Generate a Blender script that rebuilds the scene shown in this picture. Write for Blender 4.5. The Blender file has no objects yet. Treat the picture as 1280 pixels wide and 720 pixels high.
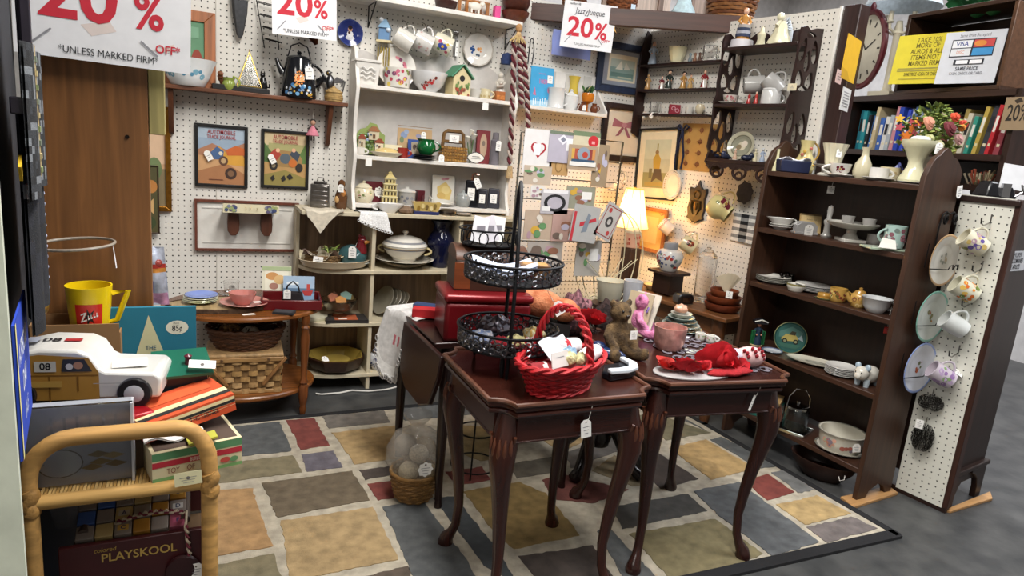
import bpy,bmesh,math,random
from mathutils import Vector,Matrix,Euler
SC=bpy.context.scene
COL=SC.collection
random.seed(11)
PI=math.pi
R=math.radians
# camera
CAM=Vector((0,0,1.25))
FPX=834.4
_y,_p,_r=R(26.04),R(12.0),R(5.19)
_fw=Vector((math.sin(_y)*math.cos(_p),math.cos(_y)*math.cos(_p),-math.sin(_p)))
_rt=Vector((math.cos(_y),-math.sin(_y),0))
_up=_rt.cross(_fw)
_rt,_up=(math.cos(_r)*_rt+math.sin(_r)*_up),(-math.sin(_r)*_rt+math.cos(_r)*_up)
cd=bpy.data.cameras.new('camera')
cam=bpy.data.objects.new('camera',cd)
COL.objects.link(cam)
cam.matrix_world=Matrix(((_rt.x,_up.x,-_fw.x,CAM.x),(_rt.y,_up.y,-_fw.y,CAM.y),(_rt.z,_up.z,-_fw.z,CAM.z),(0,0,0,1)))
cd.sensor_width=36
cd.lens=36*FPX/1280
cd.clip_start=.02
SC.camera=cam
# world, lamps, exposure
w=bpy.data.worlds.new('world')
SC.world=w
w.use_nodes=True
w.node_tree.nodes['Background'].inputs[0].default_value=(.90,.93,1,1)
w.node_tree.nodes['Background'].inputs[1].default_value=.30
def area(name,loc,size,power,col,rot=(0,0,0)):
 l=bpy.data.lights.new(name,'AREA')
 l.shape='RECTANGLE'
 l.size,l.size_y=size
 l.energy=power
 l.color=col
 o=bpy.data.objects.new(name,l)
 o.location=loc
 o.rotation_euler=rot
 COL.objects.link(o)
 return o
area('ceiling_tube_light',(.75,1.1,3.0),(.5,2.2),62,(1,.97,.92))
area('ceiling_tube_light',(2.9,.6,3.0),(.5,2.2),42,(.93,.96,1))
area('ceiling_tube_light',(-1.6,-.4,3.0),(.5,2.2),34,(1,.97,.92))
area('ceiling_tube_light',(3.7,3.6,3.0),(.5,2.2),60,(.93,.95,1))
SC.view_settings.view_transform='Standard'
SC.view_settings.look='None'
SC.view_settings.gamma=1
SC.view_settings.use_curve_mapping=False
SC.view_settings.exposure=.94
# helpers: colours and where things stand
def lin(c):
 if isinstance(c,str):
  c=c.lstrip('#')
  c=tuple(int(c[i:i+2],16)for i in(0,2,4))
 return tuple(((v/255)/12.92 if v/255<=.04045 else((v/255+.055)/1.055)**2.4)for v in c[:3])+(1.0,)
def ray(x,y):
 return _fw+(x-640)/FPX*_rt-(y-360)/FPX*_up
def hit(x,y,p,n):
 d=ray(x,y)
 p=Vector(p)
 n=Vector(n)
 return CAM+d*((p-CAM).dot(n)/d.dot(n))
def onz(x,y,z):return hit(x,y,(0,0,z),(0,0,1))
def ony(x,y,Y):return hit(x,y,(0,Y,0),(0,1,0))
def onx(x,y,X):return hit(x,y,(X,0,0),(1,0,0))
def mpp(p):return(Vector(p)-CAM).dot(_fw)/FPX
# materials
_mats={}
def nodemat(name):
 m=bpy.data.materials.new(name)
 m.use_nodes=True
 nt=m.node_tree
 return m,nt,nt.nodes['Principled BSDF']
def mat(kind):
 """materials that take the colour from the mesh's own colour attribute and add grain, relief and gloss"""
 if kind in _mats:
  return _mats[kind]
 m,nt,bs=nodemat(kind)
 N=nt.nodes.new
 L=nt.links.new
 at=N('ShaderNodeAttribute')
 at.attribute_name='Col'
 tc=N('ShaderNodeTexCoord')
 P=dict(china=(.12,0,14,.08,0,0),paint=(.5,0,18,.12,90,.04),matte=(.85,0,30,.12,120,.08),satin=(.38,0,20,.15,0,0),paper=(.75,0,25,.06,0,0),metal=(.28,1,30,.2,0,0),iron=(.5,.6,40,.3,150,.15),chrome=(.1,1,10,.05,0,0),fabric=(.95,0,60,.18,420,.35),lace=(.9,0,160,.25,160,.6),plush=(1,0,70,.45,160,.9),plastic=(.25,0,8,.04,0,0),wicker=(.6,0,60,.35,200,.3),carpet=(1,0,26,.30,420,.5),tin=(.3,.25,12,.1,0,0),card=(.8,0,14,.10,0,0),rope=(.9,0,150,.3,300,.4),stone=(.9,0,12,.3,60,.3),gold=(.3,.9,40,.3,60,.1),foil=(.3,.5,26,.5,40,.5),film=(.08,0,8,.1,14,.4))
 W=dict(wood=(.42,1),woodx=(.42,0),woody=(.42,1),woodz=(.42,2),gloss_x=(.27,0),gloss_z=(.27,2),raw_x=(.7,0),raw_z=(.7,2))
 mix=N('ShaderNodeMix')
 mix.data_type='RGBA'
 mix.blend_type='MULTIPLY'
 mix.inputs[0].default_value=1
 L(at.outputs['Color'],mix.inputs[6])
 rmp=N('ShaderNodeMapRange')
 L(rmp.outputs[0],mix.inputs[7])
 L(mix.outputs[2],bs.inputs['Base Color'])
 if kind in W:
  rough,ax=W[kind]
  mp=N('ShaderNodeMapping')
  sc=[38,38,38]
  sc[ax]=2.2
  mp.inputs['Scale'].default_value=sc
  L(tc.outputs['Object'],mp.inputs[0])
  n1=N('ShaderNodeTexNoise')
  n1.inputs['Scale'].default_value=1.6
  n1.inputs['Detail'].default_value=6
  n1.inputs['Distortion'].default_value=.6
  L(mp.outputs[0],n1.inputs['Vector'])
  L(n1.outputs[0],rmp.inputs[0])
  for i,v in zip((1,2,3,4),(.25,.8,.55,1.3)):
   rmp.inputs[i].default_value=v
  bs.inputs['Roughness'].default_value=rough
  b=N('ShaderNodeBump')
  b.inputs['Strength'].default_value=.08
  L(n1.outputs[0],b.inputs['Height'])
  L(b.outputs[0],bs.inputs['Normal'])
 else:
  rough,met,vs,va,bsc,bst=P[kind]
  n1=N('ShaderNodeTexNoise')
  n1.inputs['Scale'].default_value=vs
  n1.inputs['Detail'].default_value=5
  L(tc.outputs['Object'],n1.inputs['Vector'])
  L(n1.outputs[0],rmp.inputs[0])
  for i,v in zip((1,2,3,4),(.3,.7,1-va,1+va*.6)):
   rmp.inputs[i].default_value=v
  bs.inputs['Roughness'].default_value=rough
  bs.inputs['Metallic'].default_value=met
  if bst:
   n2=N('ShaderNodeTexNoise')
   n2.inputs['Scale'].default_value=bsc
   n2.inputs['Detail'].default_value=3
   L(tc.outputs['Object'],n2.inputs['Vector'])
   b=N('ShaderNodeBump')
   b.inputs['Strength'].default_value=bst
   b.inputs['Distance'].default_value=.004
   L(n2.outputs[0],b.inputs['Height'])
   L(b.outputs[0],bs.inputs['Normal'])
  if kind=='film':
   bs.inputs['Alpha'].default_value=.35
 _mats[kind]=m
 return m
def glass(name='glass',col=(1,1,1,1),rough=.03):
 if name in _mats:
  return _mats[name]
 m,nt,bs=nodemat(name)
 bs.inputs['Base Color'].default_value=col
 bs.inputs['Roughness'].default_value=rough
 bs.inputs['Transmission Weight'].default_value=1
 bs.inputs['IOR'].default_value=1.45
 n=nt.nodes.new('ShaderNodeTexNoise')
 n.inputs['Scale'].default_value=30
 b=nt.nodes.new('ShaderNodeBump')
 b.inputs['Strength'].default_value=.08
 b.inputs['Distance'].default_value=.003
 nt.links.new(n.outputs[0],b.inputs['Height'])
 nt.links.new(b.outputs[0],bs.inputs['Normal'])
 _mats[name]=m
 return m
def pegboard(name,ax,col='#e9e6de',pitch=.0254,hole=.0031):
 """painted hardboard with a grid of punched holes; ax = the two local axes of the board"""
 m,nt,bs=nodemat(name)
 N=nt.nodes.new
 L=nt.links.new
 tc=N('ShaderNodeTexCoord')
 sx=N('ShaderNodeSeparateXYZ')
 L(tc.outputs['Object'],sx.inputs[0])
 sq=[]
 for a in ax:
  d=N('ShaderNodeMath')
  d.operation='DIVIDE'
  d.inputs[1].default_value=pitch
  L(sx.outputs[a],d.inputs[0])
  f=N('ShaderNodeMath')
  f.operation='FRACT'
  L(d.outputs[0],f.inputs[0])
  s=N('ShaderNodeMath')
  s.operation='SUBTRACT'
  s.inputs[1].default_value=.5
  L(f.outputs[0],s.inputs[0])
  q=N('ShaderNodeMath')
  q.operation='MULTIPLY'
  L(s.outputs[0],q.inputs[0])
  L(s.outputs[0],q.inputs[1])
  sq.append(q)
 ad=N('ShaderNodeMath')
 L(sq[0].outputs[0],ad.inputs[0])
 L(sq[1].outputs[0],ad.inputs[1])
 rm=N('ShaderNodeMapRange')
 r2=(hole/pitch)**2
 for i,v in zip((1,2,3,4),(r2*.8,r2*1.25,0,1)):
  rm.inputs[i].default_value=v
 L(ad.outputs[0],rm.inputs[0])
 ns=N('ShaderNodeTexNoise')
 ns.inputs['Scale'].default_value=5
 ns.inputs['Detail'].default_value=6
 L(tc.outputs['Object'],ns.inputs['Vector'])
 c1=N('ShaderNodeMix')
 c1.data_type='RGBA'
 c1.inputs[6].default_value=lin(col)
 c1.inputs[7].default_value=[v*.86 for v in lin(col)[:3]]+[1]
 L(ns.outputs[0],c1.inputs[0])
 c2=N('ShaderNodeMix')
 c2.data_type='RGBA'
 c2.inputs[6].default_value=lin('#171412')
 L(rm.outputs[0],c2.inputs[0])
 L(c1.outputs[2],c2.inputs[7])
 L(c2.outputs[2],bs.inputs['Base Color'])
 bs.inputs['Roughness'].default_value=.55
 b=N('ShaderNodeBump')
 b.inputs['Strength'].default_value=.5
 b.inputs['Distance'].default_value=.002
 L(rm.outputs[0],b.inputs['Height'])
 L(b.outputs[0],bs.inputs['Normal'])
 return m
def plainmat(name,c1,c2,scale,rough,bump=0,bscale=60,det=6):
 m,nt,bs=nodemat(name)
 N=nt.nodes.new
 L=nt.links.new
 tc=N('ShaderNodeTexCoord')
 ns=N('ShaderNodeTexNoise')
 ns.inputs['Scale'].default_value=scale
 ns.inputs['Detail'].default_value=det
 L(tc.outputs['Object'],ns.inputs['Vector'])
 cr=N('ShaderNodeValToRGB')
 cr.color_ramp.elements[0].position=.35
 cr.color_ramp.elements[1].position=.68
 cr.color_ramp.elements[0].color=lin(c1)
 cr.color_ramp.elements[1].color=lin(c2)
 L(ns.outputs[0],cr.inputs[0])
 L(cr.outputs[0],bs.inputs['Base Color'])
 bs.inputs['Roughness'].default_value=rough
 if bump:
  n2=N('ShaderNodeTexNoise')
  n2.inputs['Scale'].default_value=bscale
  L(tc.outputs['Object'],n2.inputs['Vector'])
  b=N('ShaderNodeBump')
  b.inputs['Strength'].default_value=bump
  b.inputs['Distance'].default_value=.004
  L(n2.outputs[0],b.inputs['Height'])
  L(b.outputs[0],bs.inputs['Normal'])
 return m
# mesh builder
def rotm(rx=0,ry=0,rz=0):
 return Euler((R(rx),R(ry),R(rz))).to_matrix().to_4x4()
def xf(loc=(0,0,0),rx=0,ry=0,rz=0):
 return Matrix.Translation(Vector(loc))@rotm(rx,ry,rz)
def lerp(a,b,t):return a+(b-a)*t
class B:
 """collects boxes, lathes, tubes, blobs and prints into ONE mesh with a colour per face"""
 def __init__(s,col='#cccccc'):
  s.v,s.f,s.c=[],[],[]
  s.col=col
  s.M=Matrix.Identity(4)
 def add(s,vs,fs,col=None):
  o=len(s.v)
  M=s.M
  s.v+=[M@Vector(p)for p in vs]
  c=lin(col or s.col)if not isinstance(col,list)else None
  for i,f in enumerate(fs):
   s.f.append([o+k for k in f])
   s.c.append(c if c else lin(col[i]))
  return s
 def box(s,c,d,col=None,m=None,taper=1.0):
  x,y,z=[k/2 for k in d]
  t=taper
  vs=[(-x,-y,-z),(x,-y,-z),(x,y,-z),(-x,y,-z),(-x*t,-y*t,z),(x*t,-y*t,z),(x*t,y*t,z),(-x*t,y*t,z)]
  M=Matrix.Translation(Vector(c))@(m or Matrix.Identity(4))
  return s.add([M@Vector(p)for p in vs],[(0,3,2,1),(4,5,6,7),(0,1,5,4),(1,2,6,5),(2,3,7,6),(3,0,4,7)],col)
 def lathe(s,prof,seg=28,col=None,m=None,cf=None,sx=1,sy=1,wob=None,arc=1.0):
  """prof = [(radius, z)...]; cf(theta, i, r, z) -> colour or None"""
  M=m or Matrix.Identity(4)
  vs,fs,cs=[],[],[]
  for i,(r,z)in enumerate(prof):
   for k in range(seg):
    th=2*PI*k/seg
    rr=r*(wob(th,i)if wob else 1)
    vs.append(M@Vector((rr*math.cos(th)*sx,rr*math.sin(th)*sy,z)))
  for i in range(len(prof)-1):
   (r0,z0),(r1,z1)=prof[i],prof[i+1]
   for k in range(seg):
    if k>=seg*arc:
     continue
    j=(k+1)%seg
    fs.append((i*seg+k,i*seg+j,(i+1)*seg+j,(i+1)*seg+k))
    c=cf(2*PI*(k+.5)/seg,i,(r0+r1)/2,(z0+z1)/2)if cf else None
    cs.append(c or col or s.col)
  if prof[0][0]>1e-4 and arc==1:
   fs.append(tuple(range(seg-1,-1,-1)))
   cs.append(col or s.col)
  if prof[-1][0]>1e-4 and arc==1:
   fs.append(tuple((len(prof)-1)*seg+k for k in range(seg)))
   cs.append(col or s.col)
  return s.add(vs,fs,cs)
 def tube(s,pts,rad,seg=8,col=None,closed=False,sx=1):
  pts=[Vector(p)for p in pts]
  n=len(pts)
  rads=rad if isinstance(rad,(list,tuple))else[rad]*n
  vs,fs=[],[]
  up=None
  for i,p in enumerate(pts):
   if closed:
    t=pts[(i+1)%n]-pts[i-1]
   else:
    t=pts[min(i+1,n-1)]-pts[max(i-1,0)]
   t=t.normalized()if t.length>1e-9 else Vector((0,0,1))
   if up is None:
    up=Vector((0,0,1))if abs(t.z)<.9 else Vector((1,0,0))
   a=(up-t*up.dot(t))
   a=a.normalized()if a.length>1e-6 else t.orthogonal().normalized()
   b=t.cross(a)
   up=a
   for k in range(seg):
    th=2*PI*k/seg
    vs.append(p+(a*math.cos(th)*sx+b*math.sin(th))*rads[i])
  m=n if closed else n-1
  for i in range(m):
   i2=(i+1)%n
   for k in range(seg):
    j=(k+1)%seg
    fs.append((i*seg+k,i*seg+j,i2*seg+j,i2*seg+k))
  if not closed:
   fs.append(tuple(range(seg-1,-1,-1)))
   fs.append(tuple((n-1)*seg+k for k in range(seg)))
  return s.add(vs,fs,col)
 def ell(s,c,r,col=None,seg=14,rings=9,m=None,cf=None):
  if not isinstance(r,(list,tuple)):
   r=(r,r,r)
  M=Matrix.Translation(Vector(c))@(m or Matrix.Identity(4))@Matrix.Diagonal((r[0],r[1],r[2],1))
  prof=[(max(math.sin(PI*i/rings),0),-math.cos(PI*i/rings))for i in range(rings+1)]
  return s.lathe(prof,seg,col,M,cf)
 def prism(s,pts,th,col=None,m=None,side=None):
  """outline in local XY pulled up in Z by th"""
  M=m or Matrix.Identity(4)
  n=len(pts)
  vs=[M@Vector((x,y,0))for x,y in pts]+[M@Vector((x,y,th))for x,y in pts]
  fs=[tuple(range(n-1,-1,-1)),tuple(range(n,2*n))]+[(i,(i+1)%n,n+(i+1)%n,n+i)for i in range(n)]
  c=col or s.col
  return s.add(vs,fs,[c,c]+[side or c]*n)
 def sheet(s,fn,nu,nv,col=None,cf=None,th=0.0):
  """surface fn(u, v), u and v in 0..1; th gives it a back and a thickness"""
  vs=[Vector(fn(i/nu,j/nv))for j in range(nv+1)for i in range(nu+1)]
  fs,cs=[],[]
  for j in range(nv):
   for i in range(nu):
    a=j*(nu+1)+i
    fs.append((a,a+1,a+nu+2,a+nu+1))
    cs.append((cf((i+.5)/nu,(j+.5)/nv)if cf else None)or col or s.col)
  s.add(vs,fs,cs)
  if th:
   s.add([p-Vector((0,0,th))for p in vs],[tuple(reversed(f))for f in fs],cs)
  return s
 def flat(s,shapes,m,z=0.0,dz=.00025):
  """flat print: shapes in local XY, stacked a hair apart in Z"""
  for q in shapes:
   k=q[0]
   z+=dz
   if k=='r':
    _,x,y,w_,h_,col=q
    pts=[(x-w_/2,y-h_/2),(x+w_/2,y-h_/2),(x+w_/2,y+h_/2),(x-w_/2,y+h_/2)]
   elif k=='e':
    _,x,y,a,b,col=q
    pts=[(x+a*math.cos(2*PI*i/16),y+b*math.sin(2*PI*i/16))for i in range(16)]
   elif k=='l':
    _,p0,p1,wd,col=q
    a=Vector(p0)
    b=Vector(p1)
    n_=(b-a).normalized()
    n_=Vector((-n_.y,n_.x))*wd/2
    pts=[a-n_,b-n_,b+n_,a+n_]
    pts=[(p.x,p.y)for p in pts]
   elif k=='t':
    _,x,y,h_,txt,col=q[:6]
    s.text(txt,h_,m@Matrix.Translation((x,y,z)),col,q[6]if len(q)>6 else 0,q[7]if len(q)>7 else 1,q[8]if len(q)>8 else 0)
    continue
   else:
    _,pts,col=q
   s.add([m@Vector((x,y,z))for x,y in pts],[tuple(range(len(pts)))],col)
  return s
 def text(s,txt,h,m,col,bold=0,sx=1,shear=0):
  cu=bpy.data.curves.new('lettering','FONT')
  cu.body=txt
  cu.size=h*1.38
  cu.align_x='CENTER'
  cu.align_y='CENTER'
  cu.offset=bold*h
  cu.shear=shear
  cu.resolution_u=3
  o=bpy.data.objects.new('lettering',cu)
  me=bpy.data.meshes.new_from_object(o)
  M=m@Matrix.Diagonal((sx,1,1,1))
  s.add([M@v.co for v in me.vertices],[tuple(p.vertices)for p in me.polygons],col)
  bpy.data.objects.remove(o)
  bpy.data.curves.remove(cu)
  bpy.data.meshes.remove(me)
  return s
 def build(s,name,material,parent=None,ang=38,bevel=0,bseg=2,loc=None,rz=0):
  me=bpy.data.meshes.new(name)
  me.from_pydata([tuple(p)for p in s.v],[],s.f)
  ca=me.color_attributes.new('Col','FLOAT_COLOR','CORNER')
  buf=[]
  for f,c in zip(s.f,s.c):
   buf+=list(c)*len(f)
  ca.data.foreach_set('color',buf)
  me.polygons.foreach_set('use_smooth',[True]*len(s.f))
  me.set_sharp_from_angle(angle=R(ang))
  me.materials.append(mat(material)if isinstance(material,str)else material)
  o=bpy.data.objects.new(name,me)
  COL.objects.link(o)
  if parent:
   o.parent=parent
  if loc is not None:
   o.location=loc
   o.rotation_euler=(0,0,rz)
  if bevel:
   b=o.modifiers.new('bevel','BEVEL')
   b.width=bevel
   b.segments=bseg
   b.limit_method='ANGLE'
   b.angle_limit=R(40)
   b.harden_normals=False
  return o
# things and parts
def tag(o,label,cat,group=None,kind=None):
 o['label']=label
 o['category']=cat
 if group:
  o['group']=group
 if kind:
  o['kind']=kind
 return o
def thing(name,label,cat,loc=(0,0,0),rz=0,group=None,m=None):
 o=bpy.data.objects.new(name,None)
 o.empty_display_size=.05
 COL.objects.link(o)
 if m is not None:
  o.matrix_world=m
 else:
  o.location=loc
  o.rotation_euler=(0,0,rz)
 return tag(o,label,cat,group)
def solo(name,label,cat,b,material,loc=(0,0,0),rz=0,group=None,ang=38,bevel=0,m=None):
 o=b.build(name,material,None,ang,bevel,2,loc,rz)
 if m is not None:
  o.matrix_world=m
 return tag(o,label,cat,group)
def struct(name,b,material,loc=(0,0,0),rz=0,bevel=0):
 o=b.build(name,material,None,38,bevel,2,loc,rz)
 o['kind']='structure'
 return o
def dup(src,loc,label=None,rz=None,scale=None):
 c=src.copy()
 COL.objects.link(c)
 c.location=loc
 if rz is not None:
  c.rotation_euler=(0,0,rz)
 if scale:
  c.scale=(scale,)*3
 if label:
  c['label']=label
 for ch in list(src.children):
  d=ch.copy()
  COL.objects.link(d)
  d.parent=c
  for g in list(ch.children):
   e=g.copy()
   COL.objects.link(e)
   e.parent=d
 return c
def frameM(o,xdir,zdir):
 """matrix with local X along xdir and local Z along zdir, at o"""
 x=Vector(xdir).normalized()
 z=Vector(zdir).normalized()
 y=z.cross(x).normalized()
 x=y.cross(z).normalized()
 return Matrix(((x.x,y.x,z.x,o[0]),(x.y,y.y,z.y,o[1]),(x.z,y.z,z.z,o[2]),(0,0,0,1)))
def price_tag(parent,p,w_=.022,h_=.034,xd=(1,0,0),zd=(0,-1,0),string=None,tilt=0,shape=0,col='#f4f2ee'):
 """small hanging paper tag, a part of the thing it hangs from; p in the thing's own frame"""
 b=B(col)
 M=frameM(p,xd,zd)@rotm(0,0,tilt)
 c=.28*w_
 if shape==0:
  pts=[(-w_/2,-h_/2),(w_/2,-h_/2),(w_/2,h_/2-c),(w_/2-c,h_/2),(-w_/2+c,h_/2),(-w_/2,h_/2-c)]
 elif shape==1:
  pts=[(-w_/2,-h_/2),(w_/2,-h_/2),(w_/2,h_/2),(-w_/2,h_/2)]
 else:
  pts=[(w_/2*(1+.1*math.cos(8*t))*math.cos(t),w_/2*(1+.1*math.cos(8*t))*math.sin(t))for t in[2*PI*i/32 for i in range(32)]]
 b.prism(pts,.0008,col,M)
 lines=[('e',0,h_/2-c*.9 if shape!=2 else w_*.34,w_*.07,w_*.07,'#6a6258')]
 if h_>.02:
  for k,q in enumerate((.1,-.08,-.26)):
   lines.append(('r',0,q*h_,w_*(.62-.12*k),h_*.035,'#7d7c82'))
 b.flat(lines,M,.0009)
 if string:
  b.tube([M@Vector((0,h_/2-c*.9,.001)),Vector(p).lerp(Vector(string),.5)+Vector((0,0,-.004)),string],.0008,5,'#e8e4dc')
 return b.build('price_tag','paper',parent)
# the setting
YW=3.37
CO=Vector((2.386,YW,0))
AW=R(8.2)
DW=Vector((-math.sin(AW),math.cos(AW),0))
NW=Vector((math.cos(AW),math.sin(AW),0))
BO=Vector((2.341,1.559,0))
AB=R(3.3)
DB=Vector((-math.sin(AB),math.cos(AB),0))
NB=Vector((math.cos(AB),math.sin(AB),0))
def onw(x,y,off=0):return hit(x,y,CO-NW*off,NW)
def onb(x,y,dep=0):return hit(x,y,BO+NB*dep,NB)
b=B()
b.box((1.2,2,-.05),(9,10,.1))
floor=struct('floor',b,plainmat('concrete','#343536','#4f4f4e',8,.42,.12,40,8))
b=B()
b.box((.95,YW+.01,1.0),(3.0,.02,2.02))
wall_back=struct('wall_back',b,pegboard('pegboard_back',(0,2),'#e0dcd4'))
for sx_,z0,z1 in((.095,.02,1.99),(1.31,.02,1.99)):
 b=B('#b9b4aa')
 b.box((sx_,YW-.0008,(z0+z1)/2),(.003,.003,z1-z0))
 struct('trim_1',b,'matte')
RL=1.16
b=B()
b.box((RL/2,.012,.98),(RL,.024,1.96))
Mw=Matrix(((-DW.x,NW.x,0,CO.x),(-DW.y,NW.y,0,CO.y),(0,0,1,0),(0,0,0,1)))
wr=struct('wall_right',b,pegboard('pegboard_right',(0,2),'#e6e1d8'))
wr.matrix_world=Mw
b=B('#e6e2da')
b.box((RL+.003,-.004,.98),(.008,.012,1.97))
struct('trim_2',b,'paint').matrix_world=Mw
b=B('#35201c')
b.box((RL+.045,.046,.985),(.075,.075,1.97))
struct('trim_3',b,'woodz',bevel=.003).matrix_world=Mw
b=B('#cfcbc8')
b.box((1.5,5.6,1.6),(9,.1,3.4))
struct('wall_far',b,'paint')
b=B('#cdcac8')
b.box((5.65,2,1.6),(.1,9,3.4))
struct('wall_far_right',b,'paint')
b=B('#bdb9b2')
b.box((-3.2,1,1.6),(.1,9,3.4))
struct('wall_left',b,'matte')
b=B('#b8b4ae')
b.box((1.2,-2.95,1.6),(9,.1,3.4))
struct('wall_front',b,'matte')
b=B('#d9d6d0')
b.box((1.2,1.4,3.35),(9.2,9,.1))
struct('ceiling',b,'matte')
PA=ony(25,600,1.06)
PA.z=0
PB=ony(42,300,1.64)
PB.z=0
pd=(PB-PA).normalized()
Mp=frameM(PA,pd,(0,0,1))
b=B('#cdd2c0')
b.box((.0,.055,.9),(.02,.11,1.8))
struct('trim_4',b,'paint').matrix_world=Mp
b=B('#20222a')
b.box((.31,.06,.9),(.60,.09,1.8))
struct('trim_5',b,'matte').matrix_world=Mp
rug=thing('area_rug','large area rug woven with stone shapes in tan, slate blue, brown and red on cream','rug')
ZR=.009
b=B('#b0a796')
c4=[onz(1119,670,0),onz(880,532,0),Vector((2.2,2.86,0)),Vector((.02,2.83,0)),Vector((-.06,1.395,0))]
b.prism([(p.x,p.y)for p in c4],ZR-.001)
b.build('rug_base','carpet',rug)
b=B('#17171a')
n=len(c4)
for i in range(n):
 p,q=c4[i],c4[(i+1)%n]
 t=(q-p).normalized()
 o_=Vector((t.y,-t.x,0))*(.016 if i!=n-1 else.022)
 if(p+q-2*Vector((1.1,2.1,0))).dot(o_)<0:
  o_=-o_
 ls=[p-o_*.8-t*.01,q-o_*.8+t*.01,q+o_*1.1+t*.01,p+o_*1.1-t*.01]
 if i==n-1:
  ls=[p-o_*1.1-t*.01,q-o_*1.1+t*.01,q+o_*.9+t*.01,p+o_*.9-t*.01]
 b.prism([(v.x,v.y)for v in ls],ZR+.002)
b.build('binding','fabric',rug)
SL,BR_,RD,TN,OL,GY,DK='#57595b','#574a40','#7c3a33','#ab8d5f','#7d7358','#6c655f','#4a3f3a'
PATCH=[(SL,(240,538),(350,527),(366,564),(240,577)),(RD,(357,525),(393,522),(413,557),(375,563)),(GY,(402,520),(481,513),(489,528),(410,536)),(SL,(497,511),(596,501),(618,516),(505,526)),(TN,(414,541),(497,531),(545,567),(443,581)),('#66606a',(375,568),(417,563),(430,584),(383,590)),(OL,(255,581),(367,569),(379,590),(255,607)),('#6a5d49',(327,604),(440,588),(464,625),(345,648)),(DK,(448,588),(505,580),(520,589),(455,600)),(RD,(459,605),(515,596),(543,615),(470,626)),(RD,(556,590),(603,583),(614,600),(571,608)),('#a98355',(240,614),(316,610),(342,684),(240,700)),('#a88d62',(349,651),(467,633),(500,700),(362,728)),(OL,(255,709),(343,691),(360,740),(255,757)),(SL,(478,633),(527,624),(588,703),(606,748),(530,758)),('#42464a',(540,622),(567,620),(624,688),(646,730),(606,708)),(BR_,(440,724),(510,706),(530,756),(450,770)),('#8f7442',(578,614),(649,602),(683,616),(727,670),(642,687),(615,664)),(DK,(647,695),(742,681),(775,734),(690,752)),(SL,(747,664),(757,655),(822,722),(800,745),(772,712)),('#4b4845',(761,634),(860,617),(885,639),(778,662)),('#7e7250',(785,667),(894,648),(956,693),(905,712),(845,733)),('#5d6062',(866,613),(924,602),(1026,678),(967,697),(898,645)),('#6b6260',(1007,659),(1064,645),(1098,661),(1033,679)),('#b0925f',(969,631),(1021,619),(1066,642),(1006,657)),('#7c372f',(928,600),(959,592),(995,616),(958,626)),('#6d6c6b',(963,590),(980,587),(1020,613),(999,617)),('#ac8c59',(835,560),(882,549),(946,586),(889,600)),(SL,(886,549),(902,546),(974,583),(949,586)),(DK,(781,569),(814,560),(874,599),(826,612)),('#6d7071',(768,541),(787,543),(804,556),(774,562)),('#6f684f',(792,520),(816,515),(889,541),(833,551)),('#5f5348',(774,524),(786,526),(817,544),(809,554),(787,541)),('#625c50',(632,580),(698,570),(708,589),(645,598)),('#6d3a33',(677,600),(702,592),(786,612),(742,630),(690,624)),('#a08a5e',(556,530),(608,533),(627,572),(602,577),(563,562)),(OL,(700,492),(756,488),(800,511),(745,519)),(SL,(822,511),(846,517),(884,539),(876,535)),(BR_,(640,500),(692,493),(736,521),(668,540)),('#8a7a5c',(738,588),(768,568),(812,606),(792,609)),(SL,(612,515),(634,501),(662,541),(634,560)),(TN,(670,545),(742,525),(762,540),(700,565)),('#5c6066',(760,487),(812,484),(836,505),(805,508)),(GY,(705,566),(766,546),(776,563),(714,586)),]
rr=random.Random(3)
for col,*pts in PATCH:
 v_=[int(col[i:i+2],16)for i in(1,3,5)]
 g0_=sum(v_)/3
 col='#'+''.join('%02x'%int((g0_+(c_-g0_)*.88)*1.0)for c_ in v_)
 P3=[onz(x,y,ZR)for x,y in pts]
 cen=sum(P3,Vector())/len(P3)
 out=[]
 for i in range(len(P3)):
  p,q=P3[i],P3[(i+1)%len(P3)]
  k=max(2,int((q-p).length/.018))
  for j in range(k):
   v=p.lerp(q,j/k)
   v=cen+(v-cen)*(1-.004/max((v-cen).length,.02))+Vector((rr.uniform(-1,1),rr.uniform(-1,1),0))*.0035
   out.append((v.x,v.y))
 a_=sum(out[i][0]*out[(i+1)%len(out)][1]-out[(i+1)%len(out)][0]*out[i][1]for i in range(len(out)))
 if a_<0:
  out.reverse()
 b=B(col)
 b.prism(out,.0025,col,Matrix.Translation((0,0,ZR-.001)))
 b.build('woven_stone','carpet',rug)
b=B('#d8d5cf')
pp=[(395,492),(402,493),(425,491),(440,488),(460,489),(482,487),(495,484),(520,483),(560,484)]
b.tube([onz(x,y,.006)for x,y in pp],.0045,8)
solo('extension_cord','white extension cord lying on the floor in front of the cubby shelf','cord',b,'plastic')
b=B('#b78a58')
q=[onz(x,y,0)for x,y in((1050,624),(1066,637),(1122,619),(1110,610))]
b.prism([(p.x,p.y)for p in reversed(q)],.012)
solo('wood_board','raw pine board on the floor under the dark bookcase foot','board',b,'woodx',bevel=.002)
b=B('#b78a58')
q=[onz(x,y,0)for x,y in((1180,640),(1188,642),(1240,626),(1237,617))]
b.prism([(p.x,p.y)for p in reversed(q)],.012)
solo('wood_board','raw pine board under the bracket feet of the dark cabinet at right','board',b,'woodx',bevel=.002)
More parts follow.
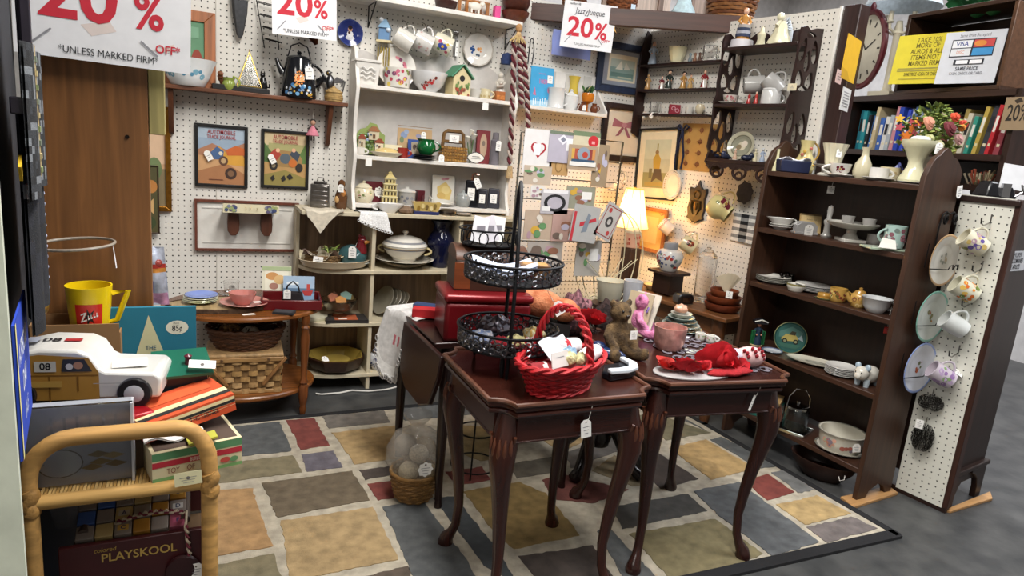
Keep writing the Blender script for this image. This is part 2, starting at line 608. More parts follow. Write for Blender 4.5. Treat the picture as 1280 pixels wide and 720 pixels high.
# large furniture
MAH='#3c1d16'
def carved_edge(t,pts,col,z,r=.004):
 b=B(col)
 b.tube([(x,y,z)for x,y in pts],r,8,col,closed=True)
 return b.build('moulded_rim','woodx',t)
def cabriole(ht,ang,col,kn=1.0):
 """leg in its own frame: foot below the origin, knee bulging along ang"""
 b=B(col)
 c,s=math.cos(ang),math.sin(ang)
 pr=[(-.004,ht,.030),(.004,ht-.05,.034),(.016,ht-.09,.036),(.020,ht-.13,.033),(.012,ht-.19,.026),(-.004,ht-.28,.0205),(-.016,ht-.37,.017),(-.022,ht-.44,.0145),(-.016,.085,.0135),(-.004,.055,.015),(.010,.034,.021),(.014,.018,.0245),(.012,.004,.021),(.011,0,.016)]
 pr=[p for p in pr if p[1]>=0]
 b.tube([(o*c*kn,o*s*kn,z)for o,z,r in pr],[r for o,z,r in pr],14)
 for k in(-2,-1,0,1,2):
  a=ang+k*.42
  pts=[]
  for i in range(7):
   t=i/6
   z=ht-.055-t*.115*(1-.12*abs(k))
   o=.016*(1-abs(t-.35))*kn
   rad=.036-.010*t
   pts.append((o*c+rad*math.cos(a*(1)+k*.1*t),o*s+rad*math.sin(a+k*.1*t),z))
  b.tube(pts,[.002,.005,.0065,.006,.005,.0035,.0012],6,'#5c3525')  # knee carving lighter than the leg: highlights on the relief put into its colour
 for k in(-1,1):
  a=ang+k*1.15
  b.tube([(.012*c+(.036-.004*j)*math.cos(a+.5*j*k*.2),.012*s+(.036-.004*j)*math.sin(a+.5*j*k*.2),ht-.05-.006*j-.012*math.sin(j))for j in range(6)],.005,6,'#5c3525')
 for k in range(4):
  a=ang-.75+.5*k
  b.ell((.012*c+.018*math.cos(a),.012*s+.018*math.sin(a),.013),(.008,.008,.011),seg=8,rings=5)
 return b
def side_table(label,loc,rz,sx,sy,h,col,tagp=True,legs=(1,1,1,1)):
 t=thing('side_table',label,'table',loc,rz,None)
 n=.05
 hx,hy=sx/2,sy/2
 out=[]
 for cx,cy,a0 in((hx,-hy,180),(hx,hy,270),(-hx,hy,0),(-hx,-hy,90)):
  for i in range(7):
   a=R(a0-15-i*10)if False else R(a0+(-90*(i/6)))
   out.append((cx+n*math.cos(a)*.95,cy+n*math.sin(a)*.95))
 pts=[]
 for cx,cy,a0,a1 in((hx,-hy,180,90),(hx,hy,270,180),(-hx,hy,360,270),(-hx,-hy,90,0)):
  for i in range(7):
   a=R(lerp(a0,a1,i/6))
   pts.append((cx+n*math.cos(a),cy+n*math.sin(a)))
 b=B(col)
 b.prism(pts,.016,m=Matrix.Translation((0,0,h-.022)))
 b.build('tabletop','gloss_x',t,bevel=.003)
 carved_edge(t,pts,'#5f3a2a',h-.004,.0065)
 p2=[(x*.965,y*.965)for x,y in pts]
 b=B(col)
 b.prism(p2,.016,m=Matrix.Translation((0,0,h-.038)))
 b.tube([(x*1.003,y*1.003,h-.033)for x,y in p2],.007,8,closed=True)
 b.build('under_moulding','gloss_x',t)
 p3=[(x*.90,y*.90)for x,y in pts]
 b=B(col)
 b.prism(p3,.075,m=Matrix.Translation((0,0,h-.112)))
 b.tube([(x,y,h-.112)for x,y in p3],.0035,6,closed=True)
 b.build('apron','gloss_x',t,bevel=.002)
 k=0
 for ax,ay in((-1,-1),(1,-1),(1,1),(-1,1)):
  if legs[k]:
   a=math.atan2(ay,ax)
   lg=cabriole(h-.045,a,col)
   lg.v=[v+Vector((ax*(hx*.90-.034),ay*(hy*.90-.034),0))for v in lg.v]
   lg.build('leg','gloss_z',t,ang=60)
  k+=1
 return t
T1=side_table('mahogany side table with notched corners and cabriole legs under the red basket',(.893,1.575,0),R(-1),.475,.455,.64,'#3a1b14')
price_tag(T1,(.02,-.222,.555),.030,.050,tilt=8,string=(.03,-.225,.622))
T2=side_table('dark mahogany cabriole-legged side table under the teddy bear and red lace flowers',(1.432,1.645,0),R(-7),.50,.55,.64,'#321712')
price_tag(T2,(.10,-.262,.565),.008,.05,tilt=-15,string=(.115,-.272,.625),shape=1)
t=thing('drop_leaf_table','dark drop-leaf table with a rounded hanging leaf, under the red tin box','table',(0,0,0))
ZT=.61
b=B('#2b1714')
b.box((.98,2.195,ZT-.011),(.57,.50,.022))
b.build('tabletop','gloss_x',t,bevel=.004)
b=B('#2b1714')
pts=[(-.20,0),(.20,0),(.20,-.07),(.16,-.17),(.08,-.205),(-.08,-.205),(-.16,-.17),(-.20,-.07)]
b.prism(pts,.018,m=frameM((.688,2.02,ZT-.004),(0,-1,0),(-1,0,.10)))
b.build('drop_leaf','gloss_x',t,bevel=.004)
b=B('#2b1714')
b.box((.985,2.18,ZT-.065),(.48,.42,.085))
b.build('apron','gloss_x',t)
for x,y in((.72,2.37),(1.24,2.37),(1.24,1.97),(.75,1.97)):
 b=B('#241310')
 b.tube([(x,y,ZT-.02),(x,y,.4),(x,y,.12),(x+.004,y,.03),(x+.004,y,0)],[.024,.021,.015,.013,.016],10)
 b.build('leg','gloss_z',t)
t=thing('pedestal_table','black pedestal base with sprawling claw feet, behind the two side tables','table',(1.475,2.10,0))
b=B('#171010')
b.lathe([(.045,.10),(.055,.14),(.035,.19),(.03,.26),(.048,.33),(.05,.38),(.03,.44),(.03,.56)],18)
b.build('column','gloss_z',t)
for a in(-25,100,215,300):
 a=R(a)
 b=B('#171010')
 b.tube([(.03*math.cos(a),.03*math.sin(a),.20),(.08*math.cos(a),.08*math.sin(a),.17),(.13*math.cos(a),.13*math.sin(a),.09),(.17*math.cos(a),.17*math.sin(a),.045),(.205*math.cos(a),.205*math.sin(a),.03),(.215*math.cos(a),.215*math.sin(a),.024)],[.02,.026,.024,.022,.026,.012],10)
 b.build('foot','gloss_x',t)
b=B('#1a1111')
b.lathe([(.02,.56),(.165,.565),(.17,.572),(.162,.582),(0,.584)],28)
b.build('tabletop','gloss_x',t)
# dark bookcase at right
MB=Matrix(((DB.x,NB.x,0,BO.x),(DB.y,NB.y,0,BO.y),(0,0,1,0),(0,0,0,1)))
BW,BD=.70,.222
bc=thing('bookcase','tall dark brown wooden bookcase with five shelves of china and scalloped side tops','bookcase',m=MB)
for x0,nm in((-.0,'side_panel'),(BW-.001,'side_panel')):
 b=B('#40281b')
 prof=[(0,0),(.05,0),(.07,.035),(.10,.05),(.125,.062),(.15,.05),(.17,.035),(.185,0),(BD,0),(BD,1.30),(BD-.025,1.325),(BD-.05,1.345),(BD-.08,1.352),(BD-.10,1.372),(BD-.125,1.38),(BD-.14,1.372),(BD-.16,1.352),(.045,1.345),(.025,1.325),(.012,1.295),(0,1.27)]
 b.prism(prof,.02,m=frameM((x0-.01,0,0),(0,1,0),(1,0,0)))
 b.build(nm,'woodz',bc,bevel=.002)
SHZ=[.135,.445,.742,.99,1.243]
for z in SHZ:
 b=B('#42291d')
 b.box((BW/2,BD/2,z-.011),(BW-.02,BD-.01,.022))
 b.build('shelf','woodx',bc,bevel=.0025)
b=B('#2a1911')
b.box((BW/2,BD-.006,.70),(BW-.02,.01,1.08))
b.build('back_panel','woodz',bc)
def shelfpt(k,x,y=None,dep=.10):
 """point on bookcase shelf k: from the pixel of its base if y is given, else at depth dep under pixel column x"""
 z=SHZ[k]
 if y is not None:
  p=onz(x,y,z)
  d=(p-BO).dot(NB)
  if.02<d<BD-.03:
   return p
  dep=min(max(d,.05),BD-.07)
 lo,hi=-.1,BW+.3
 o=BO+NB*dep+Vector((0,0,z))
 for _ in range(40):
  m_=(lo+hi)/2
  d=o+DB*m_-CAM
  px=640+FPX*d.dot(_rt)/d.dot(_fw)
  if px>x:
   lo=m_
  else:
   hi=m_
 return o+DB*lo
st=Vector((2.605,1.57,0))
en=Vector((2.63,1.405,0))
sd=(en-st).normalized()
MS=Matrix(((sd.x,-sd.y,0,st.x),(sd.y,sd.x,0,st.y),(0,0,1,0),(0,0,0,1)))
cb=thing('cabinet','dark brown cabinet on bracket feet at the right edge, pegboard on its side','cabinet',m=MS)
LS=(en-st).length
b=B()
b.box((LS/2+.004,.004,.62),(LS+.01,.008,1.205))
b.build('pegboard_panel',pegboard('pegboard_strip',(0,2),'#e2e1d6',hole=.0028),cb)
b=B('#27150f')
b.box((LS/2-.02,.17,.645),(LS+.05,.31,1.11))
b.build('body','woodz',cb,bevel=.003)
b=B('#3a2018')
b.box((LS+.018,.02,.62),(.022,.04,1.2))
b.build('corner_post','woodz',cb,bevel=.002)
b=B('#2a1711')
b.box((LS/2-.02,.17,1.208),(LS+.09,.36,.022))
b.build('top_board','woodx',cb,bevel=.003)
b=B('#27150f')
b.box((LS+.012,.17,.152),(.024,.33,.02))
b.build('base_moulding','woodx',cb,bevel=.004)
for y0,s_ in((.02,1),(.325,-1)):
 b=B('#27150f')
 b.prism([(0,0),(.05*s_,0),(.052*s_,.05),(.07*s_,.09),(.10*s_,.115),(.13*s_,.125),(.13*s_,.145),(0,.145)]if s_>0 else list(reversed([(0,0),(.05*s_,0),(.052*s_,.05),(.07*s_,.09),(.10*s_,.115),(.13*s_,.125),(.13*s_,.145),(0,.145)])),.022,m=frameM((LS-.004,y0,0),(0,1,0),(1,0,0)))
 b.build('bracket_foot','woodz',cb,bevel=.002)
b=B('#2c1913')
b.box((LS/2,.012,.012),(LS+.05,.02,.024))
b.build('foot_rail','woodx',cb)
# cubby unit and the white hutch on top
YC=3.115
CU='#c9bda2'
cu=thing('cubby_shelf','cream painted cubby unit with curved shelf ends along the back wall','shelf',(0,0,0))
XL,XD,XR=.45,.775,1.53
CZ=[.085,.345,.605,.882]
for i,z in enumerate(CZ):
 b=B(CU)
 pts=[(XR,YC),(XR,YW-.012),(XL,YW-.012),(XL,YC+.16),(XL+.02,YC+.09),(XL+.07,YC+.03),(XL+.15,YC+.005),(XD,YC)]
 if i==3:
  pts=[(XR+.01,YC-.006),(XR+.01,YW-.012),(XL-.012,YW-.012),(XL-.012,YC-.006)]
 b.prism(list(reversed(pts))if False else pts,.018,m=Matrix.Translation((0,0,z-.018)))
 b.build('shelf','paint',cu,bevel=.002)
for x in(XD,XR,1.215):
 b=B(CU)
 b.box((x,(YC+YW)/2,.431),(.018,YW-YC-.02,.862))
 b.build('divider','paint',cu,bevel=.0015)
b=B(CU)
b.box((XL-.004,YC+.205,.431),(.016,.08,.862))
b.build('side_panel','paint',cu)
b=B('#8a6f55')
b.box(((XL+XR)/2,YW-.008,.44),(XR-XL,.006,.86))
b.build('back_panel','woodz',cu)
YH=3.20
HU='#dbd6cf'
hu=thing('hutch','white painted open hutch with curved sides and a scalloped crest, on the cubby unit','hutch',(0,0,0))
HL,HR=.69,1.50
HZ=[.915,1.142,1.468]
HD=YW-.006-YH
for x in(HL,HR):
 b=B(HU)
 prof=[(0,.884),(HD,.884),(HD,1.60),(HD-.02,1.635),(HD-.05,1.645),(HD-.08,1.625),(HD-.10,1.58),(HD-.125,1.52),(HD-.145,1.485),(HD-.155,1.45),(HD-.135,1.38),(HD-.115,1.30),(HD-.12,1.22),(HD-.145,1.165),(HD-.15,1.13),(HD-.13,1.07),(HD-.12,1.0),(HD-.14,.94),(0,.905)]
 b.prism([(y,z)for y,z in prof],.017,m=frameM((x-.0085,YH,0),(0,1,0),(1,0,0)))
 b.build('side_panel','paint',hu,bevel=.002)
for z,d in zip(HZ,(.16,.145,.15)):
 b=B(HU)
 b.box(((HL+HR)/2,YW-.006-d/2,z-.0095),(HR-HL-.017,d,.019))
 b.build('shelf','paint',hu,bevel=.002)
b=B('#c2bdb8')
pts=[(HL,.89),(HR,.89),(HR,1.56),(HR-.02,1.60)]
nx=40
for i in range(nx+1):
 t_=i/nx
 x=lerp(HR-.03,HL+.03,t_)
 pts.append((x,1.585+.045*abs(math.sin(PI*t_*3.5))+.03*math.sin(PI*t_)))
pts+=[(HL+.02,1.60),(HL,1.56)]
b.prism([(x,z)for x,z in pts],.008,m=frameM((0,YW-.003,0),(1,0,0),(0,-1,0)))
b.build('back_board','paint',hu)
def hutpt(k,x,dep=.075):
 """point on hutch shelf k under pixel column x, dep metres behind the hutch front"""
 p=ony(x,150,YH+dep)
 for _ in range(6):
  p.z=HZ[k]
  d=p-CAM
  px=640+FPX*d.dot(_rt)/d.dot(_fw)
  p.x+=(x-px)*mpp(p)*.95
 p.z=HZ[k]
 return p
def under(x,Y,z):
 """point at depth Y and height z whose image lies in pixel column x"""
 p=Vector((ony(x,300,Y).x,Y,z))
 for _ in range(8):
  d=p-CAM
  px=640+FPX*d.dot(_rt)/d.dot(_fw)
  p.x+=(x-px)*mpp(p)*.95
 return p
# oval side table at left
t=thing('occasional_table','two-tier oval maple occasional table with turned legs at the pegboard wall','table',(.20,3.05,0))
ZO=.475
MP_='#7d4a22'
b=B(MP_)
b.lathe([(0,ZO-.022),(.95,ZO-.022),(1,ZO-.016),(1,ZO-.006),(.975,ZO),(0,ZO)],56,sx=.33,sy=.265)
b.build('tabletop','gloss_x',t)
b=B(MP_)
b.lathe([(0,.10),(.97,.10),(1,.108),(1,.118),(.98,.124),(0,.124)],48,sx=.30,sy=.24)
b.build('lower_shelf','gloss_x',t)
for x,y in((.215,-.155),(-.215,-.155),(.215,.17),(-.215,.17)):
 b=B('#6d3d1c')
 b.lathe([(.010,0),(.013,.012),(.016,.03),(.012,.045),(.017,.06),(.021,.09),(.021,.13),(.015,.145),(.02,.155),(.013,.17),(.014,.22),(.019,.32),(.0195,.36),(.014,.395),(.019,.405),(.014,.415),(.018,.43),(.018,.456)],14,m=Matrix(((1,0,x*.12/.45,x*1.02),(0,1,y*.12/.45,y*1.02),(0,0,1,0),(0,0,0,1)))@xf((0,0,0)))
 b.v=[Vector((v.x+x*.10*(.45-v.z)/.45-x*.06,v.y+y*.10*(.45-v.z)/.45,v.z))for v in b.v]
 b.build('leg','gloss_z',t)
# small brown table at the right wall
sb=Vector((2.295,2.72,0))
t=thing('console_table','small brown wooden console table under the wooden bowls, by the right wall','table',sb,R(12))
b=B('#6b4325')
b.box((-.01,0,.541),(.29,.84,.022))
b.build('tabletop','woody',t,bevel=.005)
b=B('#5c381f')
b.box((0,0,.49),(.24,.74,.08))
b.build('apron','woody',t)
for x,y in((-.10,-.35),(.10,-.35),(.10,.35),(-.10,.35)):
 b=B('#5c381f')
 b.lathe([(.022,0),(.028,.05),(.024,.08),(.034,.12),(.03,.3),(.035,.46),(.035,.53)],12,m=xf((x,y,0)))
 b.build('leg','woodz',t)
# kit for the small wares
RZ=R(-26)
WHITE,CREAM='#eeece6','#e9e0c8'
def dens(prof,n=5):
 out=[]
 for i in range(len(prof)-1):
  for k in range(n):
   t=k/n
   out.append((lerp(prof[i][0],prof[i+1][0],t),lerp(prof[i][1],prof[i+1][1],t)))
 return out+[prof[-1]]
def spots(sp,r=0):
 return list(sp)
def dots(b,prof,sp,seg=9):
 """painted dabs that follow the outside of a turned body"""
 up=[prof[0]]
 for q in prof[1:]:
  if q[1]<=up[-1][1]:
   break
  up.append(q)
 def rad(z):
  for(r0,a),(r1,c)in zip(up,up[1:]):
   if a<=z<=c:
    return lerp(r0,r1,(z-a)/max(c-a,1e-6))
  return up[-1][0]if z>up[-1][1]else up[0][0]
 for i,(t0,z0,rd,c)in enumerate(sp):
  r0=rad(z0)
  pts=[]
  for k in range(seg):
   a=2*PI*k/seg
   th=t0+rd*math.cos(a)/max(r0,.01)
   z=z0+rd*math.sin(a)
   r=rad(min(max(z,up[0][1]),up[-1][1]))+.0005+.00006*(i%12)
   pts.append((r*math.cos(th),r*math.sin(th),z))
  b.add(pts,[tuple(range(seg))],c)
def floral(r,zlo,zhi,cols,rad,n=26,seed=1,spread=1.3):
 g=random.Random(seed)
 sp=[]
 for k in range(n):
  c=cols[k%len(cols)]
  sp.append((-PI/2+g.uniform(-spread,spread),g.uniform(zlo,zhi),rad*g.uniform(.5,1),c))
 return spots(sp,r)
def mugprof(r,h,t=.004,foot=.9,mouth=1.0,belly=1.0):
 return[(r*foot*.9,0),(r*foot,.002),(r*belly,h*.35),(r*lerp(belly,mouth,.6),h*.7),(r*mouth,h),(r*mouth-t,h),(r*belly-t,h*.4),(r*foot-t,.008),(0,.007)]
def bowlprof(r,h,t=.004,foot=.45):
 return[(r*foot*.95,0),(r*foot,.004),(r*(foot+.25),h*.18),(r*.88,h*.55),(r,h),(r-t,h),(r*.86-t,h*.55),(r*(foot+.2)-t,h*.2+.003),(0,h*.12+.003)]
def plateprof(r,h=.018):
 return[(r*.55,0),(r*.58,.002),(r*.62,h*.25),(r*.98,h),(r,h*1.05),(r*.985,h*1.15),(r*.62,h*.45),(r*.55,h*.28),(0,h*.25)]
def handle(b,r,h,z0,z1,out,th=.0045,a=0,col=None):
 """loop handle on the local +X side turned by a"""
 c,s=math.cos(a),math.sin(a)
 pts=[]
 for i in range(11):
  t=i/10
  x=r-.003+out*math.sin(PI*t)**.7
  pts.append((x*c,x*s,lerp(z1,z0,t)))
 b.tube(pts,th,8,col)
def mug(label,p,r,h,col=WHITE,cf=None,hcol=None,ha=0,name='mug',cat='mug',group=None,prof=None,material='china',rz=RZ,m=None,out=None,seg=40,th=.0045,hook=False):
 t=thing(name,label,cat,p,rz,group,m)
 b=B(col)
 pr=prof or mugprof(r,h)
 b.lathe(pr,seg)
 if cf:
  dots(b,pr,cf)
 b.build('body',material,t,ang=50)
 b=B(hcol or col)
 handle(b,r,h,h*.2,h*.82,out or r*.75,th,ha)
 b.build('handle',material,t)
 return t
def vessel(name,label,cat,p,prof,col=WHITE,cf=None,material='china',rz=RZ,group=None,m=None,seg=40,n=4,face=None,fz=0,**kw):
 b=B(col)
 ring=cf if callable(cf)else None
 b.lathe(dens(prof,n)if ring else prof,seg,cf=ring,**kw)
 if cf and not ring:
  dots(b,prof,cf)
 for x,y,rd,c in face or():
  b.add([(x+rd*math.cos(a),y+rd*math.sin(a),fz)for a in[2*PI*i/10 for i in range(10)]],[tuple(range(10))],c)
  fz+=.0001
 return solo(name,label,cat,b,material,p,rz,group,50,m=m)
def ringcf(bands):
 """bands = [(r_lo, r_hi, colour)]: painted rings on a plate face"""
 def cf(th,i,r,z):
  for lo,hi,c in bands:
   if lo<=r<=hi:
    return c
 return cf
def plate(label,p,r,col=WHITE,bands=None,h=.018,group=None,m=None,cf=None,name='plate',cat='plate',rz=RZ,material='china',**kw):
 return vessel(name,label,cat,p,plateprof(r,h),col,cf or(ringcf(bands)if bands else None),material,rz,group,m,n=5,fz=h*.29,**kw)
def U(shapes,w_,h_):
 """unit-square print to a w x h sheet"""
 out=[]
 for q in shapes:
  k=q[0]
  if k=='r':
   out.append(('r',q[1]*w_,q[2]*h_,q[3]*w_,q[4]*h_,q[5]))
  elif k=='e':
   out.append(('e',q[1]*w_,q[2]*h_,q[3]*w_,q[4]*h_,q[5]))
  elif k=='l':
   out.append(('l',(q[1][0]*w_,q[1][1]*h_),(q[2][0]*w_,q[2][1]*h_),q[3]*h_,q[4]))
  elif k=='t':
   out.append(('t',q[1]*w_,q[2]*h_,q[3]*h_,q[4],q[5])+tuple(q[6:]))
  else:
   out.append(('p',[(x*w_,y*h_)for x,y in q[1]],q[2]))
 return out
def backM(x,y,off=.0):return frameM(ony(x,y,YW-off),(1,0,0),(0,-1,0))
def rightM(x,y,off=.0):return frameM(onw(x,y,off),-DW,-NW)
def span(x0,y0,x1,y1,right=False,off=.0):
 """centre matrix, width and height of a rectangle on a wall from its photograph corners"""
 f=(lambda x,y:onw(x,y,off))if right else(lambda x,y:ony(x,y,YW-off))
 p,q=f(x0,y0),f(x1,y1)
 c=(p+q)/2
 w_=abs((q-p).dot(DW))if right else abs(q.x-p.x)
 return frameM(c,-DW if right else(1,0,0),-NW if right else(0,-1,0)),w_,abs(p.z-q.z)
def picture(label,m,w_,h_,fw=.02,fd=.018,fcol='#1a1816',bg='#d9cfb4',shapes=(),mount=None,name='framed_picture',cat='picture',material='wood',group=None,inner=None):
 t=thing(name,label,cat,m=m,group=group)
 b=B(fcol)
 for k in range(4):
  L_=w_ if k%2==0 else h_
  D_=h_ if k%2==0 else w_
  pts=[(-L_/2,-D_/2),(L_/2,-D_/2),(L_/2-fw,-D_/2+fw),(-L_/2+fw,-D_/2+fw)]
  b.prism(pts,fd,m=rotm(0,0,90*k))
 b.build('frame',material,t,bevel=.0022)
 if inner:
  b=B(inner)
  for k in range(4):
   L_=(w_ if k%2==0 else h_)-2*fw
   D_=(h_ if k%2==0 else w_)-2*fw
   pts=[(-L_/2,-D_/2),(L_/2,-D_/2),(L_/2-.006,-D_/2+.006),(-L_/2+.006,-D_/2+.006)]
   b.prism(pts,fd*.75,m=rotm(0,0,90*k))
  b.build('inner_moulding','gold',t)
 iw,ih=w_-2*fw,h_-2*fw
 b=B(bg)
 b.box((0,0,.004),(iw+.004,ih+.004,.004),mount or bg)
 if mount:
  mw,mh=iw*.70,ih*.72
  b.flat([('r',0,0,mw,mh,bg)]+U(shapes,mw,mh),Matrix.Identity(4),.0062)
 else:
  b.flat(U(shapes,iw,ih),Matrix.Identity(4),.0062)
 b.build('print','paper',t)
 return t
def board(name,label,cat,m,w_,h_,th,bg,shapes=(),material='paper',group=None,back=None,z=0):
 """stiff printed card, sign, book or box front: front face in local XY"""
 b=B(bg)
 b.box((0,0,-th/2),(w_,h_,th),back or bg)
 b.flat([('r',0,0,w_,h_,bg)]+U(shapes,w_,h_),Matrix.Identity(4),.0001)
 return solo(name,label,cat,b,material,m=m,group=group)
def standM(p,w_,h_,lean=8,yaw=0):
 """a card standing at p (bottom centre), facing the viewer, leaning back"""
 return xf(p,0,0,-26+yaw)@rotm(90-lean,0,0)@Matrix.Translation((0,h_/2,0))
def book(label,p,w_,h_,d,col,rz=RZ,title=None,tcol='#ffffff',group=None,m=None,name='book',pages='#e6dfcd',shapes=()):
 """lying book: w x d footprint, h thick; spine towards the viewer (-Y)"""
 t=thing(name,label,'book',p,rz,group,m)
 b=B(col)
 b.box((0,0,.0012),(w_,d,.0024))
 b.box((0,0,h_-.0012),(w_,d,.0024))
 b.box((0,-d/2+.0012,h_/2),(w_,.0024,h_))
 if title:
  b.flat([('t',0,h_/2,h_*.45,title,tcol)],frameM((0,-d/2-.0002,0),(1,0,0),(0,-1,0)))
 if shapes:
  b.flat(U(shapes,w_,d),Matrix.Translation((0,0,h_)),.0001)
 b.build('cover','card',t)
 b=B(pages)
 b.box((0,.001,h_/2),(w_*.97,d*.96,h_-.005))
 b.build('pages','paper',t)
 return t
def figurine(label,p,h,dress='#7b3b3b',skin='#e2b79c',hair='#4a2f22',rz=RZ,group=None,base=None,arms=True,hat=None,name='figurine',apron=None,m=None,extra=None):
 t=thing(name,label,'figurine',p,rz,group,m)
 w_=h*.20
 b=B(dress)
 b.lathe([(w_*.95,0 if not base else.02*h),(w_*1.0,.05*h),(w_*.8,.25*h),(w_*.5,.46*h),(w_*.42,.52*h),(w_*.58,.62*h),(w_*.6,.70*h),(w_*.3,.76*h),(w_*.17,.79*h)],18)
 if apron:
  b.sheet(lambda u,v:((u-.5)*w_*1.1,-w_*lerp(1.03,.55,v)*math.cos((u-.5)*1.1)-.001,lerp(.06*h,.5*h,v)),6,6,apron)
 b.build('dress','china',t)
 b=B(skin)
 b.ell((0,-.005*h,.87*h),(.085*h,.09*h,.105*h),seg=14,rings=10)
 b.tube([(0,0,.76*h),(0,0,.82*h)],.035*h,8)
 b.ell((0,-.095*h,.86*h),(.016*h,.02*h,.02*h),seg=8,rings=5)
 b.ell((-.032*h,-.082*h,.885*h),.011*h,'#1d1712',6,5)
 b.ell((.032*h,-.082*h,.885*h),.011*h,'#1d1712',6,5)
 b.ell((0,-.085*h,.822*h),(.02*h,.01*h,.008*h),'#a2423c',6,5)
 b.build('head','china',t)
 b=B(hair)
 b.lathe([(.093*h*math.sin(a),.112*h*-math.cos(a))for a in[R(x)for x in(70,90,110,130,150,165,180)]],14,m=xf((0,.02*h,.885*h),-18))
 b.ell((0,.07*h,.86*h),(.07*h,.05*h,.1*h),seg=10,rings=6)
 if hat:
  b.lathe([(.15*h,0),(.15*h,.012*h),(.085*h,.02*h),(.075*h,.08*h),(0,.09*h)],14,hat,xf((0,.01*h,.935*h),-8))
 b.build('hair','matte',t)
 if arms:
  for s in(-1,1):
   b=B(dress)
   b.tube([(s*w_*.55,0,.69*h),(s*w_*.95,-.02*h,.56*h),(s*w_*.6,-.11*h,.47*h)],[.045*h,.042*h,.034*h],8)
   b.ell((s*w_*.45,-.13*h,.465*h),.035*h,skin,8,6)
   b.build('arm','china',t)
 if base:
  b=B(base)
  b.lathe([(w_*1.2,0),(w_*1.25,.02*h),(w_*1.1,.045*h),(0,.045*h)],18)
  b.build('base','china',t)
 return t
def hook(t,p,n=(0,-1,0),L_=.05,col='#8a8884'):
 """pegboard hook as a part: p on the wall in t's frame"""
 n=Vector(n)
 p=Vector(p)
 b=B(col)
 b.tube([p,p+n*L_*.5,p+n*L_*.8+Vector((0,0,-.004)),p+n*L_+Vector((0,0,.004)),p+n*L_*1.02+Vector((0,0,.016))],.0018,6)
 return b.build('hook','chrome',t)
def weave(b,prof,seg,rows,col,col2=None,tr=.004,jit=.0,sx=1,sy=1,m=None):
 """woven basket wall: upright stakes and horizontal weavers running in and out of them"""
 M=m or Matrix.Identity(4)
 z0,z1=prof[0][1],prof[-1][1]
 def rad(z):
  for(r0,a),(r1,c)in zip(prof,prof[1:]):
   if a<=z<=c:
    return lerp(r0,r1,(z-a)/(c-a)if c>a else 0)
  return prof[-1][0]
 st_=seg
 for j in range(rows):
  z=lerp(z0,z1,(j+.5)/rows)
  pts=[]
  for k in range(st_*2):
   th=PI*k/st_
   r=rad(z)+(tr*(1 if(k//2+j)%2==0 else-1)if k%2==0 else 0)
   pts.append(M@Vector((r*math.cos(th)*sx,r*math.sin(th)*sy,z)))
  b.tube(pts,(z1-z0)/rows*.56,5,col2 if(col2 and j%3==1)else col,closed=True)
 for k in range(st_):
  th=2*PI*k/st_
  b.tube([M@Vector((rad(lerp(z0,z1,i/4))*math.cos(th)*sx,rad(lerp(z0,z1,i/4))*math.sin(th)*sy,lerp(z0,z1,i/4)))for i in range(5)],tr*.7,5,col)
 return b
# back wall, left of the hutch
pL,pR=ony(196,108,YW-.10),ony(434,127,YW-.10)
zs=(pL.z+pR.z)/2+.004
t=thing('wall_shelf','long brown wooden wall shelf on a carved bracket above the two magazine covers','shelf',(0,0,0))
b=B('#6e4128')
b.box(((pL.x+pR.x)/2,YW-.064,zs-.009),(pR.x-pL.x,.125,.018))
b.build('board','woodx',t,bevel=.003)
for xx in(pR.x-.062,pL.x+.06):
 b=B('#5f3722')
 b.prism([(0,0),(.10,0),(.098,-.03),(.075,-.075),(.055,-.13),(.03,-.178),(.012,-.19),(0,-.185)],.02,m=frameM((xx,YW-.003,zs-.018),(0,-1,0),(-1,0,0)))
 b.build('bracket','woodz',t,bevel=.002)
ZSH=zs
def on_shelf(x,d=.07):return under(x,YW-d,ZSH)
M_,w_,h_=span(183,-8,262,108)
p=on_shelf(232,.022)
picture('green and red painting in a wide wooden frame behind the printed bowl',xf(p)@rotm(90-4,0,0)@Matrix.Translation((-.03,.16,0)),.30,.32,.045,.014,'#a5643a','#5f8a6a',[('r',0,-.32,1,.36,'#7a4a34'),('e',-.2,-.22,.16,.2,'#a2402f'),('e',.12,-.26,.14,.16,'#b5683f'),('e',.36,-.2,.1,.2,'#8b3b2e'),('r',.1,.3,.6,.2,'#78a184')])
p=on_shelf(235,.075)
s=mpp(p)
bl=floral(34*s,.012,.03*1.3,['#6fa0b8','#8db6c6','#5b8fae'],.009,46,4,1.5)
vessel('mixing_bowl','white glass mixing bowl with turquoise leaf and gooseberry print on the wall shelf','bowl',p,[(.06,0),(.066,.004),(.085,.04),(.103,.088),(.115,.112),(.112,.112),(.10,.085),(.08,.04),(.055,.01),(0,.009)],'#eceff0',spots([(-PI/2+a,.058+.018*math.sin(a*4),.012,'#7fb0c4')for a in(-1.1,-.7,-.3,.1,.45,.8,1.15)]+[(-PI/2+a,.05+.012*math.cos(a*7),.008,'#5f97b4')for a in(-.9,-.5,-.1,.28,.63,1.0)],.1))
t=thing('creamer','small green and brown vine handled creamer right of the blue printed bowl','creamer',on_shelf(286,.07),RZ)
b=B('#8c9a4a')
b.lathe([(.018,0),(.026,.012),(.028,.028),(.022,.042),(.026,.055),(.023,.055),(.018,.04),(0,.03)],20)
b.build('body','china',t)
b=B('#9aa653')
handle(b,.022,.05,.01,.062,.03,.004)
b.build('handle','china',t)
b=B('#7a4a2e')
for k in range(5):
 a=2.4+k*.35
 b.ell((.03*math.cos(a),.03*math.sin(a)-.01,.02+.012*k),(.014,.008,.011),seg=8,rings=5)
b.build('leaf_trim','china',t)
b=B('#1d1b1c')
pt=on_shelf(301,.055)
b.box((0,0,.012),(.235,.07,.024))
